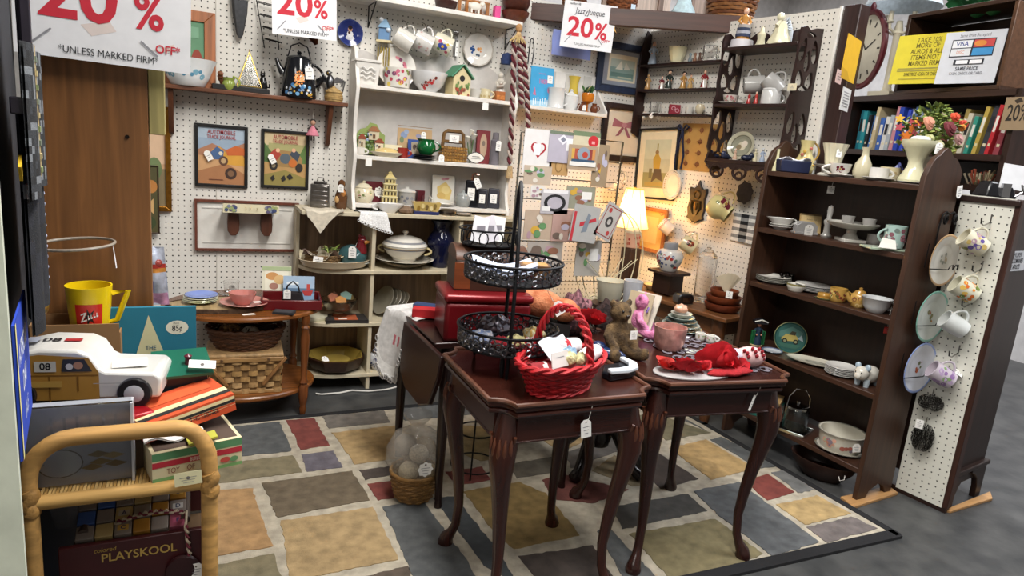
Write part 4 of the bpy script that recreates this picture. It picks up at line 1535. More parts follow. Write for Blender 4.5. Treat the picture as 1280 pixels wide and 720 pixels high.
for s_ in(0,PI):
 b=B('#c9b98a')
 handle(b,.105,.08,.035,.072,.032,.0055,s_)
 b.build('handle','china',t)
vessel('vase','tall dark cobalt blue vase at the right of the tureen','vase',cub(2,549,.11),[(.04,0),(.045,.006),(.042,.03),(.05,.06),(.068,.115),(.07,.14),(.055,.17),(.04,.19),(.042,.215),(.058,.24),(.055,.243),(.036,.21),(0,.2)],'#0e1230',seg=32)
p=cub(1,432,.03)
for nm,lab,wd,dd,hh,col,c2,dy in(('book','black and orange hardcover book lying in the middle left cubby',.20,.13,.014,'#2b2624','#a4512c',.06),):
 book(lab,p+Vector((0.01,dy-.02,0)),wd,hh,dd,col,R(-4),shapes=[('r',-.02,-.05,.55,.7,c2),('r',-.1,-.25,.2,.12,'#e8e4da')])
t=thing('compote_bowl','pressed clear glass compote with small felt shapes in the middle left cubby','bowl',p+Vector((-.02,.075,.0143)),0)
b=B()
b.lathe([(.04,0),(.042,.004),(.02,.012),(.022,.02),(.06,.034),(.085,.07),(.088,.085),(.083,.085),(.055,.04),(0,.03)],32,wob=lambda th,i:1+(.03*math.sin(16*th)if 4<i<9 else 0))
b.build('body',glass('amber_tint',(1,.93,.82,1)),t)
for k,(x,y,z,c,a)in enumerate(((-.035,-.02,.095,'#a8674c',30),(.03,-.01,.10,'#7f9c92',-15),(.0,-.035,.083,'#c48a4c',10),(.05,.02,.088,'#9c8a55',40),(-.01,.03,.09,'#8c5f4a',70))):
 b=B(c)
 b.prism([(-.024,-.018),(.024,-.02),(.028,.008),(0,.024),(-.026,.012)],.006,m=xf((x,y,z),55,0,a))
 b.build('felt_shape','fabric',t)
for k in range(3):
 b=B(['#b7b193','#c7c2a6','#d2cdb4'][k])
 b.prism([(.075*math.cos(a)*(1+.12*math.sin(3*a)),.05*math.sin(a))for a in[2*PI*i/24 for i in range(24)]],.006)
 solo('leaf_dish',['bottom','middle','top'][k]+' cream leaf shaped dish in the small stack at the left cubby edge','dish',b,'china',cub(1,394,.10)+Vector((0,0,.0065*k)),.5+.1*k,'leaf dishes in the left cubby')
p=cub(0,419,.10)
b=B('#3f2618')
b.lathe([(.085,0),(.12,.02),(.142,.062),(.146,.076),(.139,.076),(.11,.02),(0,.01)],8)
solo('octagon_bowl','dark octagonal wooden bowl in the bottom left cubby','bowl',b,'wood',p,R(12),ang=20)
t=thing('amber_dish','amber glass faceted dish sitting inside the octagonal wooden bowl','dish',p+Vector((0,0,.0105)),R(12))
b=B('#a28a42')
b.lathe([(.06,.002),(.105,.018),(.135,.066),(.137,.07),(.132,.069),(.10,.024),(.055,.01),(0,.01)],8)
b.build('body','china',t,ang=20)
b=B('#b39a4e')
b.lathe([(.055,.012),(.07,.042),(.066,.042),(.03,.03),(0,.034)],24,wob=lambda th,i:1+.05*math.sin(12*th))
b.build('inner_cup','china',t)
price_tag(t,(-.075,-.05,.065),.03,.035,xd=(1,0,0),zd=(0,-.5,1))
for k in range(5):
 plate(['first','second','third','fourth','fifth'][k]+' grey-green plate counted from the left, leaning in the middle cubby',(0,0,0),.078-.004*k,['#9c9686','#8a8475','#b5ad9b','#958f80','#a29a88'][k],h=.012,group='plates leaning in the middle cubby',m=xf(cub(1,480+5*k,.14)+Vector((0,0,.076-.003*k)),0,-62+4*k,18))
for k,(c,lab)in enumerate((('#c9cdd6','pale blue folded cloth on the cubby shelf behind the lace cloth'),('#d9d8d6','white folded napkin on top of the pale blue cloth'))):
 b=B(c)
 b.sheet(lambda u,v:((u-.5)*.16,(v-.5)*.12,.012+.006*math.sin(6*u+3*v+k)+.004*math.sin(13*v)),14,10,th=.010)
 solo('folded_cloth',lab,'cloth',b,'fabric',cub(1,520,.08)+Vector((0,0,.03*k)),R(10-25*k))
t=thing('ginger_jar','blue and white willow pattern ginger jar in the bottom right cubby','jar',cub(0,476,.07),RZ)
g_=random.Random(12)
b=B('#dcdde0')
pr=[(.045,0),(.05,.004),(.062,.03),(.064,.055),(.055,.075),(.04,.082),(.038,.088),(0,.088)]
b.lathe(pr,40)
dots(b,pr,[(-PI/2+g_.uniform(-1.5,1.5),g_.uniform(.008,.07),g_.uniform(.004,.010),g_.choice(['#27356f','#3c4b86','#27356f','#d8dae0']))for _ in range(70)])
b.build('body','china',t)
b=B('#2b3a74')
b.lathe([(.044,.088),(.045,.094),(.035,.106),(.014,.112),(.010,.118),(0,.12)],30,cf=lambda th,i,r,z:'#d5d7dd' if i==1 and int(th*5)%2 else None)
b.ell((0,0,.122),(.016,.012,.009),'#9a7d4a')
b.build('lid','china',t)
def ctop(x,d=.04):return under(x,YC+d,CZ[3])
for k in range(3):
 t=thing('butter_knife',['nearest','middle','farthest'][k]+' of the small black-handled knives lying at the left on the cubby top','knife',ctop(458+3*k,.05+.012*k),R(4+3*k),'knives on the cubby top')
 b=B('#17171a')
 b.box((-.035,0,.004),(.05,.010,.007))
 b.build('handle','plastic',t,bevel=.002)
 b=B('#a6a6a8')
 b.box((.03,0,.003),(.08,.011,.0016))
 b.build('blade','chrome',t)
t=thing('gravy_boat','white china gravy boat standing in front of the hutch on the cubby top','sauce boat',ctop(486,.045),R(-10))
b=B('#d9d6d2')
b.lathe([(.025,0),(.028,.004),(.04,.018),(.05,.038),(.052,.046),(.048,.046),(.036,.02),(0,.012)],30,sx=1.15,sy=.72,wob=lambda th,i:1+(.22*max(math.cos(th),0)**4 if i>2 else 0))
b.build('body','china',t)
b=B('#d9d6d2')
handle(b,.055,.045,.012,.04,.028,.005,PI)
b.build('handle','china',t)
b=B('#7d6550')
b.lathe([(.02,0),(.034,.008),(.036,.02),(.02,.034),(0,.04)],18,wob=lambda th,i:1+.18*math.sin(7*th+i))
solo('sea_shell','brown spiky sea shell between the gravy boat and the blue ship box','shell',b,'stone',ctop(507,.04))
t=thing('ship_box','navy blue boat shaped box with a gold painted ship in front of the hutch','box',ctop(532,.045),R(-8))
b=B('#1d2558')
b.box((0,0,.008),(.125,.055,.016))
b.build('base','paint',t,bevel=.002)
b=B('#c2a765')
b.box((0,0,.038),(.115,.045,.044),taper=1.22)
b.flat([('e',x,.037+.006*math.sin(x*200),.008,.012,c)for x,c in((-.04,'#8c6f35'),(-.02,'#d8c48a'),(0,'#6f5a34'),(.022,'#d9c896'),(.04,'#7f6838'))],frameM((0,-.0275,0),(1,0,0),(0,-1,0)))
b.build('gilded_body','china',t)
t=thing('trinket_tin','low round grey tin with lid at right in front of the hutch','tin',ctop(560,.045))
b=B('#7b7268')
b.lathe([(.04,0),(.042,.003),(.042,.016)],24)
b.build('body','metal',t)
b=B('#9a8f80')
b.lathe([(.044,.016),(.044,.024),(.036,.03),(0,.031)],24)
b.build('lid','metal',t)
b=B('#8e8478')
b.lathe([(.036,0),(.05,.010),(.047,.012),(0,.005)],24)
solo('ash_tray','small grey dish at the right end of the cubby top','dish',b,'china',ctop(578,.05))
# wares on the hutch
def H(k,x,d=.07):return hutpt(k,x,YW-.006-YH-.145+d)
FL=['#b84a5c','#c86f86','#7d8f4e','#d9c25a','#7a4f6a']
t=thing('planter','white embossed rectangular planter at the left end of the hutch top shelf','planter',H(2,457,.07),0)
b=B('#d6d2cc')
b.box((0,0,.055),(.098,.075,.11),taper=1.18)
b.build('body','china',t,bevel=.004)
b=B('#d6d2cc')
b.box((0,0,.107),(.125,.098,.013))
b.build('rim','china',t,bevel=.003)
b=B('#e0ddd8')
for k in range(3):
 b.tube([(-.035+.007*i,-.048-.0012*k,.032+.02*k+.006*math.sin(i*1.2))for i in range(11)],.003,6)
b.build('relief','china',t)
g_=random.Random(9)
plate('large white plate with pink and purple flowers standing behind the floral bowl on the hutch',(0,0,0),.098,'#dbd7d0',[(.093,.10,'#a58f62')],m=xf(H(2,493,.095)+Vector((0,0,.094)),80,0,0),face=[(.058*math.cos(a)+g_.uniform(-.016,.016),.058*math.sin(a)+g_.uniform(-.016,.016),g_.uniform(.005,.013),g_.choice(['#c26f80','#7c4560','#9a5d72','#6f7f4a','#d58a94']))for a in[R(x)for x in range(-70,80,7)]]+[(-.03,.0,.004,'#b59a48')]*1)
p=H(2,496,.045)
vessel('cache_pot','white pot with pink and yellow flowers in front of the floral plate','pot',p,[(.052,0),(.058,.004),(.062,.05),(.066,.092),(.062,.092),(.056,.01),(0,.008)],'#d8d4cb',floral(.06,.012,.082,FL,.011,26,3,1.3))
vessel('glass_bowl','white milk glass bowl with red flowers in the middle of the hutch top shelf','bowl',H(2,535,.055),[(.035,0),(.04,.004),(.07,.035),(.09,.085),(.092,.094),(.089,.094),(.066,.036),(0,.01)],'#dcdcdd',[(-PI/2+.05+.1*i+.02*(i%2),.028+.008*(i%3)+.004*i,.006+.002*(i%2),['#c0393c','#d0605a','#7a3a36'][i%3])for i in range(-4,6)])
t=thing('birdhouse','cream birdhouse painted with leaves, green gabled roof, on the hutch','birdhouse',H(2,571,.05),R(8))
b=B('#d5c598')
b.prism([(-.048,0),(.048,0),(.048,.085),(0,.135),(-.048,.085)],.085,m=frameM((0,.04,0),(1,0,0),(0,-1,0)))
sh=[('e',0,.082,.0145,.0145,'#1b1613')]
for i in range(22):
 g_=random.Random(i)
 sh.append(('e',g_.uniform(-.04,.04),g_.uniform(.008,.06)*(.6 if i%2 else 1),.006,.009,['#5c7a45','#a94a35','#6f8a4c','#8c4a3a'][i%4]))
b.flat(sh,frameM((0,-.0452,0),(1,0,0),(0,-1,0)))
b.build('walls','paint',t)
for s_ in(-1,1):
 b=B('#4f8a6a')
 b.box((s_*.033,-.003,.115),(.085,.108,.006),m=rotm(0,s_*46,0))
 b.build('roof','paint',t)
t=mug('small ivory cup with raised leaves at right of the birdhouse on the hutch',H(2,606,.05),.028,.05,'#cfc3a0',floral(.028,.01,.04,['#b5a273','#ded6ba'],.007,12,4),name='cup',cat='cup')
vessel('oval_dish','small grey white footed dish between the birdhouse and the ivory cup','dish',H(2,594,.09),[(.03,0),(.032,.01),(.045,.022),(.052,.045),(.049,.045),(.03,.02),(0,.016)],'#cfcdc8')
t=thing('angel_figurine','white bisque mother and child figurine at the right end of the hutch','figurine',H(2,624,.085),RZ)
b=B('#cfc8bd')
b.lathe([(.03,0),(.034,.008),(.026,.05),(.02,.08),(.024,.10),(.012,.115)],20,wob=lambda th,i:1+.05*math.sin(7*th))
b.build('robe','china',t)
b=B('#cfc8bd')
b.ell((0,-.004,.128),(.015,.016,.018))
b.tube([(-.02,-.006,.095),(-.012,-.03,.07),(.01,-.03,.075),(.022,-.006,.095)],.008,8)
b.ell((.004,-.032,.088),.010)
b.build('figures','china',t)
b=B('#a9632f')
b.box((0,0,.022),(.05,.05,.044))
b.box((0,-.026,.015),(.046,.002,.02),'#c77a3a')
solo('wood_box','little orange wooden box at the right front of the hutch top shelf','box',b,'wood',H(2,623,.03),0,bevel=.002)
price_t=thing('shelf_tag','white price ticket hanging off the front of the hutch top shelf','tag',under(607,YW-.16,HZ[2]-.028))
b=B('#e9e7e2')
b.box((0,0,-.01),(.032,.001,.036))
b.build('ticket','paper',price_t)
def hang(x,y,off):return ony(x,y,YW-off)
M_=backM(437.5,41,.014)
plate('dark blue plate with a lady in white, hanging on the pegboard above the hutch',(0,0,0),.060,'#25306b',[(.055,.062,'#3c4880')],h=.010,m=M_,face=[(0,-.03,.022,'#c9c9cc'),(-.012,-.04,.018,'#bcbdc4'),(.015,-.042,.018,'#d3d3d6'),(.0,-.006,.015,'#d9d8d8'),(0,.016,.011,'#b58a72'),(0,.024,.010,'#2b2020'),(-.004,0,.006,'#54392e')])
o_=bpy.data.objects[-1]if False else None
t=thing('wind_chime','blue and white village house wind chime with brass tubes above the hutch','wind chime',hang(481,46,.05),RZ)
b=B('#6d8fb5')
b.box((0,0,.01),(.05,.045,.06))
b.box((0,0,-.022),(.07,.055,.01),'#d8c9a0')
b.lathe([(.042,.038),(.012,.075),(0,.08)],4,'#8fb0cc',rotm(0,0,45))
b.ell((-.018,-.01,.075),.011,'#e3e6ea')
b.ell((.02,-.02,.03),.012,'#c9d6e4')
b.build('house','china',t,ang=20)
for k in range(5):
 b=B('#c8b26a')
 b.tube([(-.026+.013*k,-.012,-.05),(-.026+.013*k,-.012,-.165+.012*abs(k-2))],.0042,8)
 b.tube([(-.026+.013*k,-.012,-.025),(-.026+.013*k,-.012,-.05)],.0008,4)
 b.build('chime_tube','gold',t)
b=B('#d5d2cc')
b.tube([(0,0,.078),(0,.01,.12),(0,.045,.135)],.0012,5)
b.build('cord','fabric',t)
for k,(x,y,c,cf,lab)in enumerate(((505,47,'#d4d0c8',None,'plain white mug hanging at left of three above the hutch'),(529,50,'#cfccc8','a','white mug with pale pink flowers hanging in the middle above the hutch'),(553,52,'#d2cdb8','b','cream mug with blue and yellow flowers hanging at right above the hutch'))):
 sp=None
 if cf=='a':
  sp=floral(.045,.02,.085,['#b98f93','#c9a9a2','#a8a59a'],.007,10,6,1.6)
 if cf=='b':
  sp=[(-PI/2+.5+.2*math.cos(a),.05+.016*math.sin(a),.008,'#3f4f9c')for a in[2*PI*i/7 for i in range(7)]]+[(-PI/2+.5,.05,.007,'#c9a53c'),(-PI/2+.1,.03,.009,'#b5556a'),(-PI/2+.9,.035,.008,'#6f8f4f'),(-PI/2+.1,.07,.007,'#c9b04a'),(-PI/2+.9,.075,.008,'#b5556a')]
 m_=xf(hang(x,y+3,.085),0,0,6)@rotm(20,[118,112,112][k],0)@Matrix.Translation((0,0,-.045))
 mug(lab,None,.046,.092,c,sp,ha=PI,m=m_,group='mugs hanging above the hutch')
 q=hang(x-2,y-22,.0)
 b=B('#77736e')
 b.tube([q,q+Vector((0,-.05,-.012)),q+Vector((0,-.085,-.03)),q+Vector((.004,-.09,-.05))],.002,6)
 hk=b.build('peg_hook','chrome')
 tag(hk,['first','second','third'][k]+' peg hook from the left holding a mug above the hutch','hook','peg hooks above the hutch')
t=thing('spoon_holder','silver spoons hanging in a bunch between the floral mug and the white plate','spoons',hang(569,56,.02))
for k in range(3):
 b=B('#9a9794')
 b.tube([(-.008+.008*k,0,-.06),(-.008+.008*k,-.004,.02),(-.008+.008*k,0,.045)],[.002,.003,.002],6)
 b.ell((-.008+.008*k,-.002,.058),(.008,.004,.014))
 b.build('spoon','chrome',t)
price_tag(t,(.006,-.012,-.02),.016,.07,shape=1)
M_=backM(597,62,.014)
plate('white scalloped plate with a small bird hanging at right above the hutch',(0,0,0),.083,'#d3cfc9',[(.078,.085,'#b3aba1')],h=.012,m=M_,wob=lambda th,i:1+(.02*math.sin(12*th)if i>15 else 0),face=[(-.035,0,.008,'#2f4f84'),(-.024,-.004,.010,'#2f4f84'),(-.03,-.018,.006,'#35568c'),(-.028,.012,.006,'#35568c'),(.004,.002,.009,'#c98a55'),(.014,.006,.007,'#d9a770'),(.016,-.008,.005,'#c98a55'),(-.004,-.026,.006,'#4a5564'),(.008,-.028,.006,'#4a5564')])
t=thing('straw_bonnet','small dark blue cloth bonnet hanging from the wall shelf bracket','hat',hang(634,73,.05),RZ)
b=B('#2f3f6a')
b.lathe([(.03,-.03),(.033,-.01),(.026,.02),(.0,.03)],16)
b.build('crown','fabric',t)
b=B('#6f6a62')
b.tube([(-.02,0,.02),(0,.02,.08),(.012,.03,.10)],.002,5)
b.build('ribbon','fabric',t)
t=thing('cottage_plate','painted relief plaque of a cottage garden with red roofs at left on the hutch','plaque',H(1,462,.09),R(0))
b=B('#8a9a5c')
b.prism([(-.07,.005),(.07,.005),(.072,.10),(.05,.115),(.03,.15),(0,.155),(-.02,.13),(-.05,.12),(-.07,.09)],.016,m=frameM((0,.008,0),(1,0,0),(0,-1,.1)))
g_=random.Random(21)
for i in range(34):
 b.ell((g_.uniform(-.066,.066),-.012,g_.uniform(.012,.10)),(.010,.006,.009),g_.choice(['#5f7a3c','#7d9a55','#c9a0a0','#4f6a3a','#a9b87a','#8fa0b8']),7,5)
b.build('garden','china',t)
for x,z,w_,h_,c,rc in((-.045,.055,.032,.04,'#c4b79c','#8c4a36'),(.012,.095,.05,.04,'#cbbda0','#9a6a4a'),(.04,.045,.04,.035,'#d1c6ae','#8c4a36')):
 b=B(c)
 b.box((x,-.016,z),(w_,.016,h_))
 b.box((x,-.0245,z-.004),(w_*.25,.002,h_*.5),'#6a4a35')
 b.box((x-w_*.3,-.0245,z+.004),(w_*.18,.002,h_*.25),'#50606a')
 b.prism([(-w_*.62,0),(w_*.62,0),(w_*.2,h_*.6),(-w_*.2,h_*.6)],.02,rc,frameM((x,-.006,z+h_/2),(1,0,0),(0,-1,0)))
 b.build('cottage','china',t)
mug('tiny white teacup at the left front of the hutch middle shelf',H(1,449,.04),.026,.036,'#d4d0c8',name='teacup',cat='cup')
vessel('oval_dish','cream oval dish holding a pale bread roll shaped lid on the hutch middle shelf','dish',H(1,483,.04),[(.05,0),(.055,.004),(.078,.018),(.082,.022),(.06,.024),(.05,.034),(.03,.042),(0,.045)],'#d6cdb5',cf=lambda th,i,r,z:'#cdb47a' if z>.025 else None,rz=0,sy=.6)
board('cream_card','cream card with two tiny birds leaning at the back of the hutch','card',standM(H(1,488,.09),.115,.06,10,26),.115,.06,.003,'#d9cfae',[('e',.2,.1,.03,.07,'#6a6a70'),('e',.3,.05,.03,.07,'#5a5a60'),('r',-.1,-.2,.5,.03,'#c2b68e')])
board('wood_plaque','tan wooden plaque with a blue flower sprig at the back of the hutch','plaque',standM(H(1,518,.125),.18,.16,6,26),.18,.165,.012,'#b99a72',[('e',-.32,.2,.1,.1,'#7f8fae'),('e',-.25,.3,.07,.07,'#97a5bf'),('e',-.38,.05,.06,.1,'#6f7f5c'),('e',.1,.2,.08,.06,'#8d8ba2'),('r',.0,.48,1,.04,'#8c6c46')])
for o_ in[bpy.data.objects['wood_plaque']]:
 price_tag(o_,(.045,.03,.002),.026,.052,xd=(1,0,0),zd=(0,0,1))
board('photo_card','blue edged photo card leaning on the tan wooden plaque','card',standM(H(1,519,.10),.08,.095,8,30),.078,.095,.003,'#2f4a8c',[('r',0,.05,.55,.62,'#a79a86'),('e',-.05,.1,.14,.14,'#5a4a44'),('e',.1,-.05,.12,.16,'#c9bfa8')])
mug('red glazed mug on the hutch middle shelf left of the green creamer',H(1,503,.055),.026,.05,'#8c2a22')
for k in range(3):
 plate(['bottom','middle','top'][k]+' black saucer in the stack under the green glass creamer',H(1,530,.04)+Vector((0,0,.007*k)),.062,'#26262a',h=.009,group='black saucers on the hutch')
p=H(1,532,.04)+Vector((0,0,.024))
t=thing('creamer','emerald green glass creamer on the black saucers on the hutch','creamer',p,RZ)
b=B('#0e5a2c')
b.lathe([(.026,0),(.03,.003),(.047,.026),(.047,.045),(.036,.066),(.040,.078),(.037,.078),(.03,.06),(0,.02)],30,wob=lambda th,i:1+(.3*max(math.cos(th-PI),0)**8 if i>4 else 0))
b.build('body','china',t)
b=B('#0e4a26')
handle(b,.042,.07,.02,.068,.03,.0045)
b.build('handle','china',t)
t=thing('woven_basket','amber woven basket with a wide square handle on the hutch middle shelf','basket',H(1,565,.055),R(-4))
b=B('#9c6f2a')
for j in range(5):
 z=.008+.015*j
 b.tube([(sx*.062,sy*.035,z)for sx,sy in((-1,-1),(-.5,-1.06),(0,-1),(.5,-1.06),(1,-1),(1,1),(-1,1))],.0065,6,['#a67a34','#8c6022'][j%2],closed=True)
b.box((0,0,.004),(.12,.066,.006))
for k in range(9):
 b.box((-.056+.014*k,-.041,.04),(.007,.003,.072),'#7d561e')
b.build('woven_body','wicker',t)
b=B('#6a4a1c')
b.tube([(-.058,0,.06),(-.05,0,.14),(-.035,0,.152),(.035,0,.152),(.05,0,.14),(.058,0,.06)],.009,6)
b.tube([(-.054,-.0,.10),(.054,0,.10)],.008,6)
b.build('handle','wicker',t)
price_tag(t,(-.07,-.05,.01),.028,.045)
price_tag(t,(.0,-.012,.115),.05,.036,shape=1)
t=thing('calla_lily','artificial white calla lilies in a bunch standing on the hutch','flowers',H(1,587,.09))
for k,(dx,h_)in enumerate(((-.008,.15),(.012,.13),(-.022,.115))):
 b=B('#4f6a3a')
 b.tube([(0,0,0),(dx*.5,0,h_*.5),(dx,0,h_)],.003,6)
 b.lathe([(.003,0),(.008,.012),(.015,.03),(.004,.034)],12,'#dcd8cc',xf((dx,0,h_-.012),10,14-8*k))
 b.build('lily','matte',t)
board('red_book','red clothbound book with a tan oval on the cover, upright on the hutch','book',standM(H(1,603,.09),.075,.17,4,22),.072,.175,.018,'#7d2f33',[('e',0,.05,.27,.36,'#b59a80'),('e',0,.12,.12,.08,'#7a6a5c')])
t=thing('candle','slim grey flocked candle holder at the right end of the hutch middle shelf','candle holder',H(1,617,.065))
b=B('#6f6a70')
b.lathe([(.026,0),(.027,.006),(.024,.06),(.024,.125),(.018,.13),(.016,.165),(0,.168)],18,wob=lambda th,i:1+.03*math.sin(8*th))
b.build('body','stone',t)
price_tag(t,(.004,-.034,.10),.028,.052)
t=thing('name_sign','small white scalloped sign with black edge on the hutch','sign',H(1,594,.03),R(-5))
b=B('#22201f')
b.prism([(.045*math.cos(a)*(1+.06*math.cos(4*a)),.03+.028*math.sin(a)*(1+.06*math.cos(4*a)))for a in[2*PI*i/28 for i in range(28)]],.006,m=frameM((0,0,0),(1,0,0),(0,-1,.15)))
b.prism([(.041*math.cos(a)*(1+.06*math.cos(4*a)),.03+.0245*math.sin(a)*(1+.06*math.cos(4*a)))for a in[2*PI*i/28 for i in range(28)]],.003,'#dcd8d0',m=frameM((0,-.005,0),(1,0,0),(0,-1,.15)))
b.flat([('r',0,.036,.04,.004,'#6b6a68'),('r',0,.026,.05,.003,'#8a8986')],frameM((0,-.0085,0),(1,0,0),(0,-1,.15)))
b.build('face','paint',t)
st_=thing('shelf_tag','white price ticket hanging off the left front of the hutch middle shelf','tag',under(461,YW-.155,HZ[1]-.02))
b=B('#e9e7e2')
b.box((0,0,-.008),(.03,.001,.04))
b.build('ticket','paper',st_)
t=thing('sugar_bowl','cream lidded sugar bowl with green leaves at the left on the hutch bottom','sugar bowl',H(0,454,.06),RZ)
b=B('#d5cbb0')
pr=[(.035,0),(.04,.004),(.052,.03),(.05,.055),(.038,.07),(0,.07)]
b.lathe(pr,32)
dots(b,pr,floral(.05,.015,.055,['#6f7a4c','#8c4a44','#a9a878'],.010,9,2,1.0))
b.build('body','china',t)
b=B('#d5cbb0')
b.lathe([(.04,.07),(.04,.075),(.02,.09),(.006,.094),(.009,.102),(0,.106)],24)
b.build('lid','china',t)
board('maroon_box','maroon gift box with a white scalloped tag behind the sugar bowl','box',standM(H(0,468,.10),.09,.1,2,26),.09,.10,.03,'#5f1420')
price_tag(bpy.data.objects['maroon_box'],(.022,.0,.002),.05,.05,shape=2,zd=(0,0,1))
t=thing('tower_house','yellow ceramic tower house with three rows of windows on the hutch bottom','model house',H(0,486,.055),R(-6))
TW=[(.072,.0,.035),(.066,.036,.03),(.06,.067,.03),(.05,.098,.026)]
b=B('#cdbd86')
for w_,z,h_ in TW:
 b.box((0,0,z+h_/2),(w_,w_*.8,h_))
 b.box((0,0,z+h_),(w_+.008,w_*.8+.008,.004),'#e0d5a8')
b.build('walls','china',t)
for w_,z,h_ in TW:
 for k in range(4 if w_>.055 else 3):
  b=B('#4a4030')
  n_=4 if w_>.055 else 3
  b.box(((k-(n_-1)/2)*w_/n_,-w_*.4-.0005,z+h_*.5),(w_/n_*.45,.002,h_*.55))
  b.build('window','china',t)
b=B('#c2b078')
b.lathe([(.036,.126),(.02,.14),(.014,.144),(.014,.152),(0,.16)],4,m=rotm(0,0,45))
b.build('roof','china',t,ang=20)
t=thing('crock','grey stoneware crock with lid on the hutch bottom right of the tower house','crock',H(0,508,.06),RZ)
b=B('#a5a39f')
pr=[(.04,0),(.043,.004),(.043,.062),(0,.062)]
b.lathe(pr,30)
dots(b,pr,floral(.043,.012,.04,['#6f7078','#8c8c92'],.009,8,5,.9))
b.build('body','china',t)
b=B('#d1cfca')
b.lathe([(.046,.062),(.046,.068),(.02,.076),(.008,.078),(.008,.086),(0,.087)],24)
b.build('lid','china',t)
b=B('#5b2028')
b.box((0,0,.036),(.04,.04,.072))
solo('maroon_canister','narrow dark maroon box beside the grey crock on the hutch bottom','box',b,'tin',H(0,524,.08),.1,bevel=.002)
t=thing('glass_mug','small clear glass mug in front of the maroon box on the hutch bottom','mug',H(0,532,.045),RZ)
b=B()
b.lathe([(.02,0),(.024,.003),(.024,.05),(.0215,.05),(.02,.008),(0,.006)],20)
b.build('body',glass(),t)
b=B()
handle(b,.023,.05,.01,.042,.018,.003)
b.build('handle',glass(),t)
picture('narrow glass frame with dried yellow flowers and a pink bow on the hutch bottom',standM(H(0,553,.095),.13,.155,5,26),.125,.155,.004,.006,'#8f8b86','#c6c2b8',[('p',[(-.25,-.3),(.3,-.34),(.4,0),(.1,.3),(-.3,.1)],'#c2a865'),('e',.1,.0,.2,.15,'#cdb87c'),('e',-.1,-.2,.2,.12,'#b89a58'),('e',.0,.38,.12,.04,'#b5808a'),('e',.15,.4,.1,.04,'#a86c78')],material='metal')
plate('white saucer standing before the dried flower frame',H(0,553,.04)+Vector((0,0,.0)),.062,'#d0cdc6',[(.05,.058,'#a9a79f')],h=.016)
t=thing('sugar_bowl','grey glazed lidded sugar bowl at right of the dried flower frame','sugar bowl',H(0,578,.06),RZ)
b=B('#8f9290')
b.lathe([(.03,0),(.034,.004),(.042,.03),(.036,.055),(.03,.06),(0,.06)],28)
b.build('body','china',t)
b=B('#9da09e')
b.lathe([(.032,.06),(.03,.066),(.01,.074),(.008,.085),(0,.088)],20)
b.build('lid','china',t)
for k,(x,w_,h_,c,d,lab)in enumerate(((588,.075,.14,'#3a3b42',.05,'tall dark pewter pump dispenser on the hutch bottom at right'),(602,.06,.10,'#2c2c34',.03,'dark plastic packet with white label left of the rightmost packet'),(616,.07,.105,'#34343c',.045,'rightmost dark plastic packet with white label on the hutch bottom'))):
 t=thing(['pump_bottle','label_packet','label_packet'][k],lab,['bottle','packet','packet'][k],H(0,x,d)+Vector((0,0,0)),RZ)
 b=B(c)
 b.box((0,0,h_/2),(w_,.035,h_),taper=.85)
 b.build('body','metal' if k==0 else 'satin',t,bevel=.006)
 if k==0:
  b=B('#b58a7c')
  b.tube([(0,0,h_),(0,0,h_+.03),(.012,-.0,h_+.036),(.035,0,h_+.03)],[.008,.006,.006,.004],8)
  b.build('pump','chrome',t)
 price_tag(t,(0,-.0195,h_*.5),w_*.5,h_*.45,shape=1)
price_tag(bpy.data.objects['pump_bottle'],(.03,-.03,.13),.03,.055,tilt=25)
# back wall right of the hutch, the corner and the right wall
pa,pb=ony(482,2,YW-.16),ony(654,27,YW-.16)
zt=(pa.z+pb.z)/2
t=thing('wall_shelf','white painted wall shelf on black wire brackets above the hutch','shelf')
b=B('#dedad4')
b.box(((pa.x+pb.x)/2-.10,YW-.08,zt-.002),(pb.x-pa.x+.2,.16,.02))
b.build('board','paint',t,bevel=.002)
for x in(pa.x-.04,pb.x-.02):
 b=B('#2a2826')
 b.tube([(x,YW-.15,zt-.014),(x,YW-.005,zt-.014),(x,YW-.005,zt-.11)],.003,6,closed=True)
 b.build('bracket','iron',t)
ZW=zt+.0085
vessel('wood_bowl','dark turned bowl at left on the white wall shelf','bowl',under(557,YW-.08,ZW),[(.03,0),(.05,.02),(.056,.045),(.05,.045),(0,.02)],'#3a1c16',material='wood',rz=0)
t=thing('wood_crate','honey brown wooden rack with a white cow cut-out on the white wall shelf','rack',under(593,YW-.07,ZW),R(0))
b=B('#a0662c')
b.box((0,0,.006),(.17,.07,.012))
for k in range(5):
 b.box((-.075+.0375*k,.02,.04),(.016,.012,.07))
b.box((0,.02,.075),(.17,.014,.012))
b.build('body','woodz',t,bevel=.002)
b=B('#e2ddd2')
b.ell((-.005,-.02,.045),(.032,.010,.02))
b.ell((.03,-.022,.06),(.014,.009,.012))
for x in(-.025,.012):
 b.box((x,-.02,.022),(.009,.009,.022))
b.build('cow','paint',t)
for k in range(5):
 vessel('wood_bowl',['lowest','second','third','fourth','uppermost'][k]+' brown wooden salad bowl of the stack at right on the white wall shelf','bowl',under(643,YW-.075,ZW)+Vector((0,0,(.0,.046,.056,.066,.076)[k])),[(.03,0),(.05,.01),(.068,.04),(.072,.056),(.068,.056),(.045,.014),(0,.008)],['#5f2e1c','#4a2216','#5a2b1b','#47211a','#552818'][k],material='wood',group='salad bowls on the wall shelf')
b=B('#d94f8f')
b.box((0,0,.035),(.03,.03,.07))
solo('pink_box','small bright pink carton between the wooden rack and the salad bowls','box',b,'card',under(620,YW-.06,ZW))
t=thing('braided_cord','maroon and white braided cords with a straw doll head hanging beside the hutch','cord',Vector((0,0,0)))
tp=ony(649,34,YW-.16)
